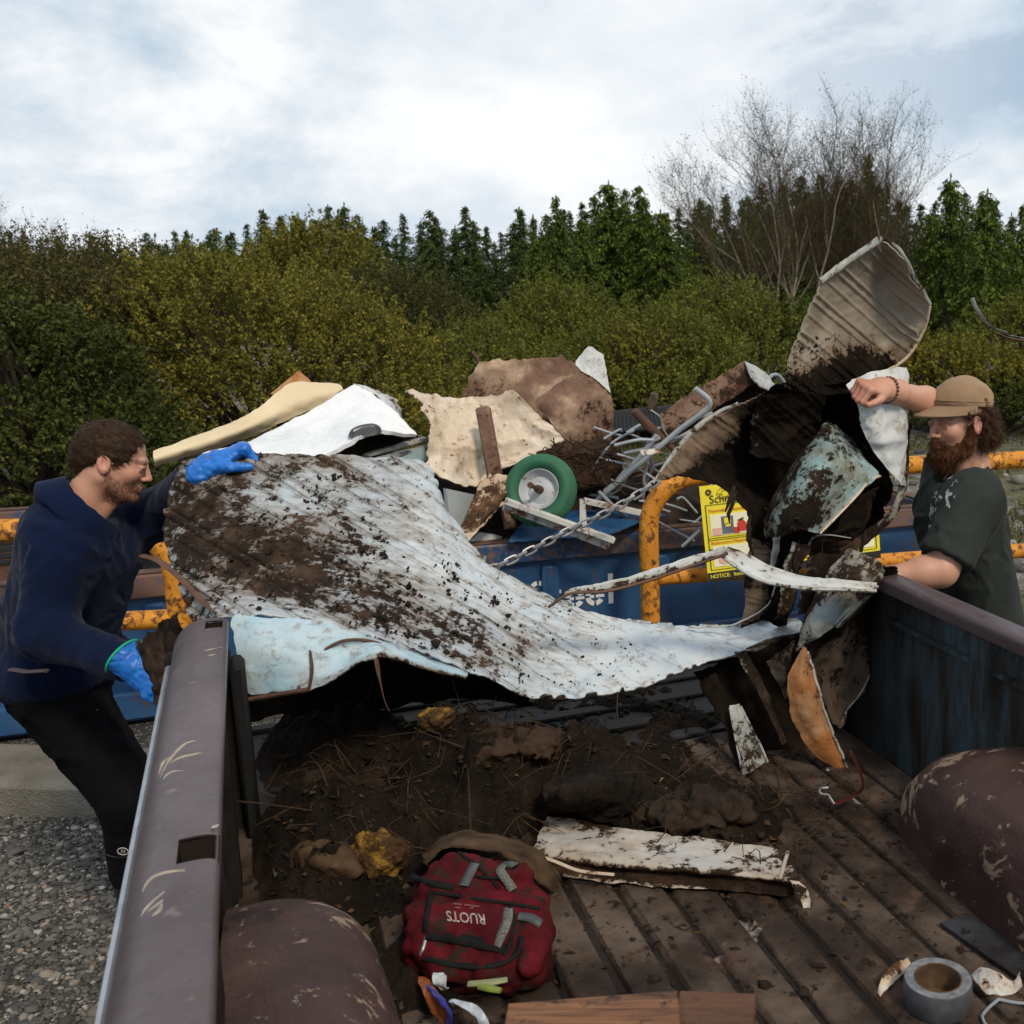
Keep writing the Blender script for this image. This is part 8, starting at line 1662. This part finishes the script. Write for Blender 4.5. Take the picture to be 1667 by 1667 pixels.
# wrapper, leek stalks and small litter
wr_ = thing('plastic_wrapper', 'crumpled blue orange and white plastic wrapper below the backpack', 'wrapper', PZ(745, 1640, .82))
def pl_(name, c): return plain(name, c, .35, .3, 25, .2)
sheet('printed_film', [[Z(682, 1592, .05), Z(692, 1590, .05)], [Z(690, 1618, .06), Z(712, 1612, .07)], [Z(702, 1642, .05), Z(728, 1640, .07)], [Z(718, 1668, .03), Z(734, 1666, .05)]], pl_('orange_film', (.30, .09, .03)), wr_, 30, 20, .002, .008, 22, .003, seed=89, world=True)
sheet('blue_band', [[Z(692, 1606, .075), Z(698, 1604, .075)], [Z(712, 1628, .085), Z(722, 1628, .08)], [Z(728, 1650, .075), Z(736, 1650, .07)], [Z(722, 1672, .04), Z(736, 1672, .04)]], pl_('blue_film', (.03, .03, .20)), wr_, 24, 10, .002, .004, 22, .002, seed=90, world=True)
sheet('white_film', [[Z(728, 1634, .07), Z(738, 1628, .075)], [Z(752, 1640, .08), Z(762, 1632, .085)], [Z(776, 1652, .07), Z(784, 1644, .07)], [Z(782, 1674, .04), Z(796, 1672, .05)]], pl_('white_film', (.42, .46, .52)), wr_, 30, 16, .002, .006, 22, .003, seed=94, world=True)
sheet('white_film', [[Z(704, 1590, .08), Z(722, 1590, .08)], [Z(706, 1600, .085), Z(728, 1600, .085)], [Z(718, 1610, .07), Z(732, 1606, .07)]], pl_('white_film', (.42, .44, .44)), wr_, 20, 16, .002, .008, 26, .004, seed=95, world=True)
for q_, lb in (([(762, 1602), (795, 1600), (826, 1595)], 'pale green stalk lying under the red backpack'), ([(780, 1606), (800, 1610), (815, 1613)], 'bright green stalk in front of the pale one')):
    b = MB(); b.tube(cr([PZ(x_, y_, .875) for x_, y_ in q_], 8), [.0065, .008, .006], 8, flat=.6); tag(b.build('plant_stalk', plain('stalk_green', (.16, .20, .03) if 'bright' in lb else (.20, .22, .10), .5, .3, 30)), lb, 'stalk')
b = MB(); b.tube(cr([PZ(830, 1600, .82), PZ(850, 1610, .83), PZ(872, 1596, .84), PZ(880, 1570, .85), PZ(900, 1560, .83), PZ(915, 1600, .82)], 24), .004, 6); tag(b.build('loose_cord', M_blk), 'loose black cord right of the backpack', 'cord')
for px, py, w_, lb, c in ((718, 1225, .034, 'torn white and yellow tin lid on the soil near the tailgate', (.42, .38, .26)),):
    b = MB(); c_ = PZ(px, py, .86); a_ = np.linspace(0, 6.2832, 15)[:-1]; rr2 = w_ * (1 + .3 * np.sin(a_ * 5 + 1)); b.poly([c_ + np.array((r_ * math.cos(x_), r_ * .7 * math.sin(x_), .010 * math.sin(x_ * 3))) for r_, x_ in zip(rr2, a_)], .003, UP); b.lathe([(.001, .008), (.012, .008), (.016, .002)], c_ + UP * .002, UP, 12); tag(b.build('tin_lid', material('stained_tin', lambda t: {'Base Color': t.ramp(t.noise(t.coord('Object'), 40, 5), [(.4, (.05, .035, .02)), (.55, c), (.7, (.55, .52, .42))]), 'Roughness': .5})), lb, 'lid')
for p0, p1, w_, lb in (((742, 1216), (800, 1212), .016, 'orange wood splinter beside the torn tin lid'), ((792, 1230), (808, 1240), .008, 'short orange splinter right of the tin lid'), ((818, 1262), (842, 1252), .006, 'thin pale splinter standing out of the soil'), ((722, 1175), (742, 1188), .006, 'pale straw on the tailgate edge'), ((1073, 1276), (1082, 1268), .006, 'tiny orange chip on the wet cloth')):
    b = MB(); a_, b_ = PZ(*p0, .862), PZ(*p1, .866); b.tube(cr([a_, (a_ + b_) / 2 + UP * .008, b_], 8), [w_ * .3, w_ * .5, w_ * .2], 6, flat=.45); tag(b.build('wood_splinter', plain('orange_wood', (.26, .115, .035), .8, .4, 40, .4)), lb, 'splinter')
hk_ = thing('strap_hook', 'silver hook on a dark red strap by the foot of the orange torn piece', 'hook', PZ(1365, 1295, .84))
b = MB(); b.tube(cr([PZ(1348, 1282, .875), PZ(1336, 1284, .875), PZ(1336, 1292, .87), PZ(1348, 1294, .865), PZ(1352, 1300, .86), PZ(1358, 1309, .85)], 18), .003, 6); b.build('hook', M_zinc, hk_)
b = MB(); b.tube(cr([PZ(1358, 1309, .85), PZ(1385, 1298, .85), PZ(1404, 1284, .87), PZ(1402, 1262, .93), PZ(1385, 1225, 1.02)], 24), .0075, 6, flat=.25); b.build('strap', plain('dark_red_strap', (.06, .014, .012), .8), hk_)
b = MB(); b.tube(cr([PZ(1240, 1320, .86), PZ(1262, 1314, .88), PZ(1275, 1300, .89), PZ(1284, 1290, .89)], 12), .0022, 5); b.tube(cr([PZ(1280, 1316, .87), PZ(1288, 1328, .86), PZ(1290, 1340, .84)], 8), .0022, 5); tag(b.build('dry_twig', M_rootb), 'thin forked dry twig on the bed floor under the hanging strips', 'twig')
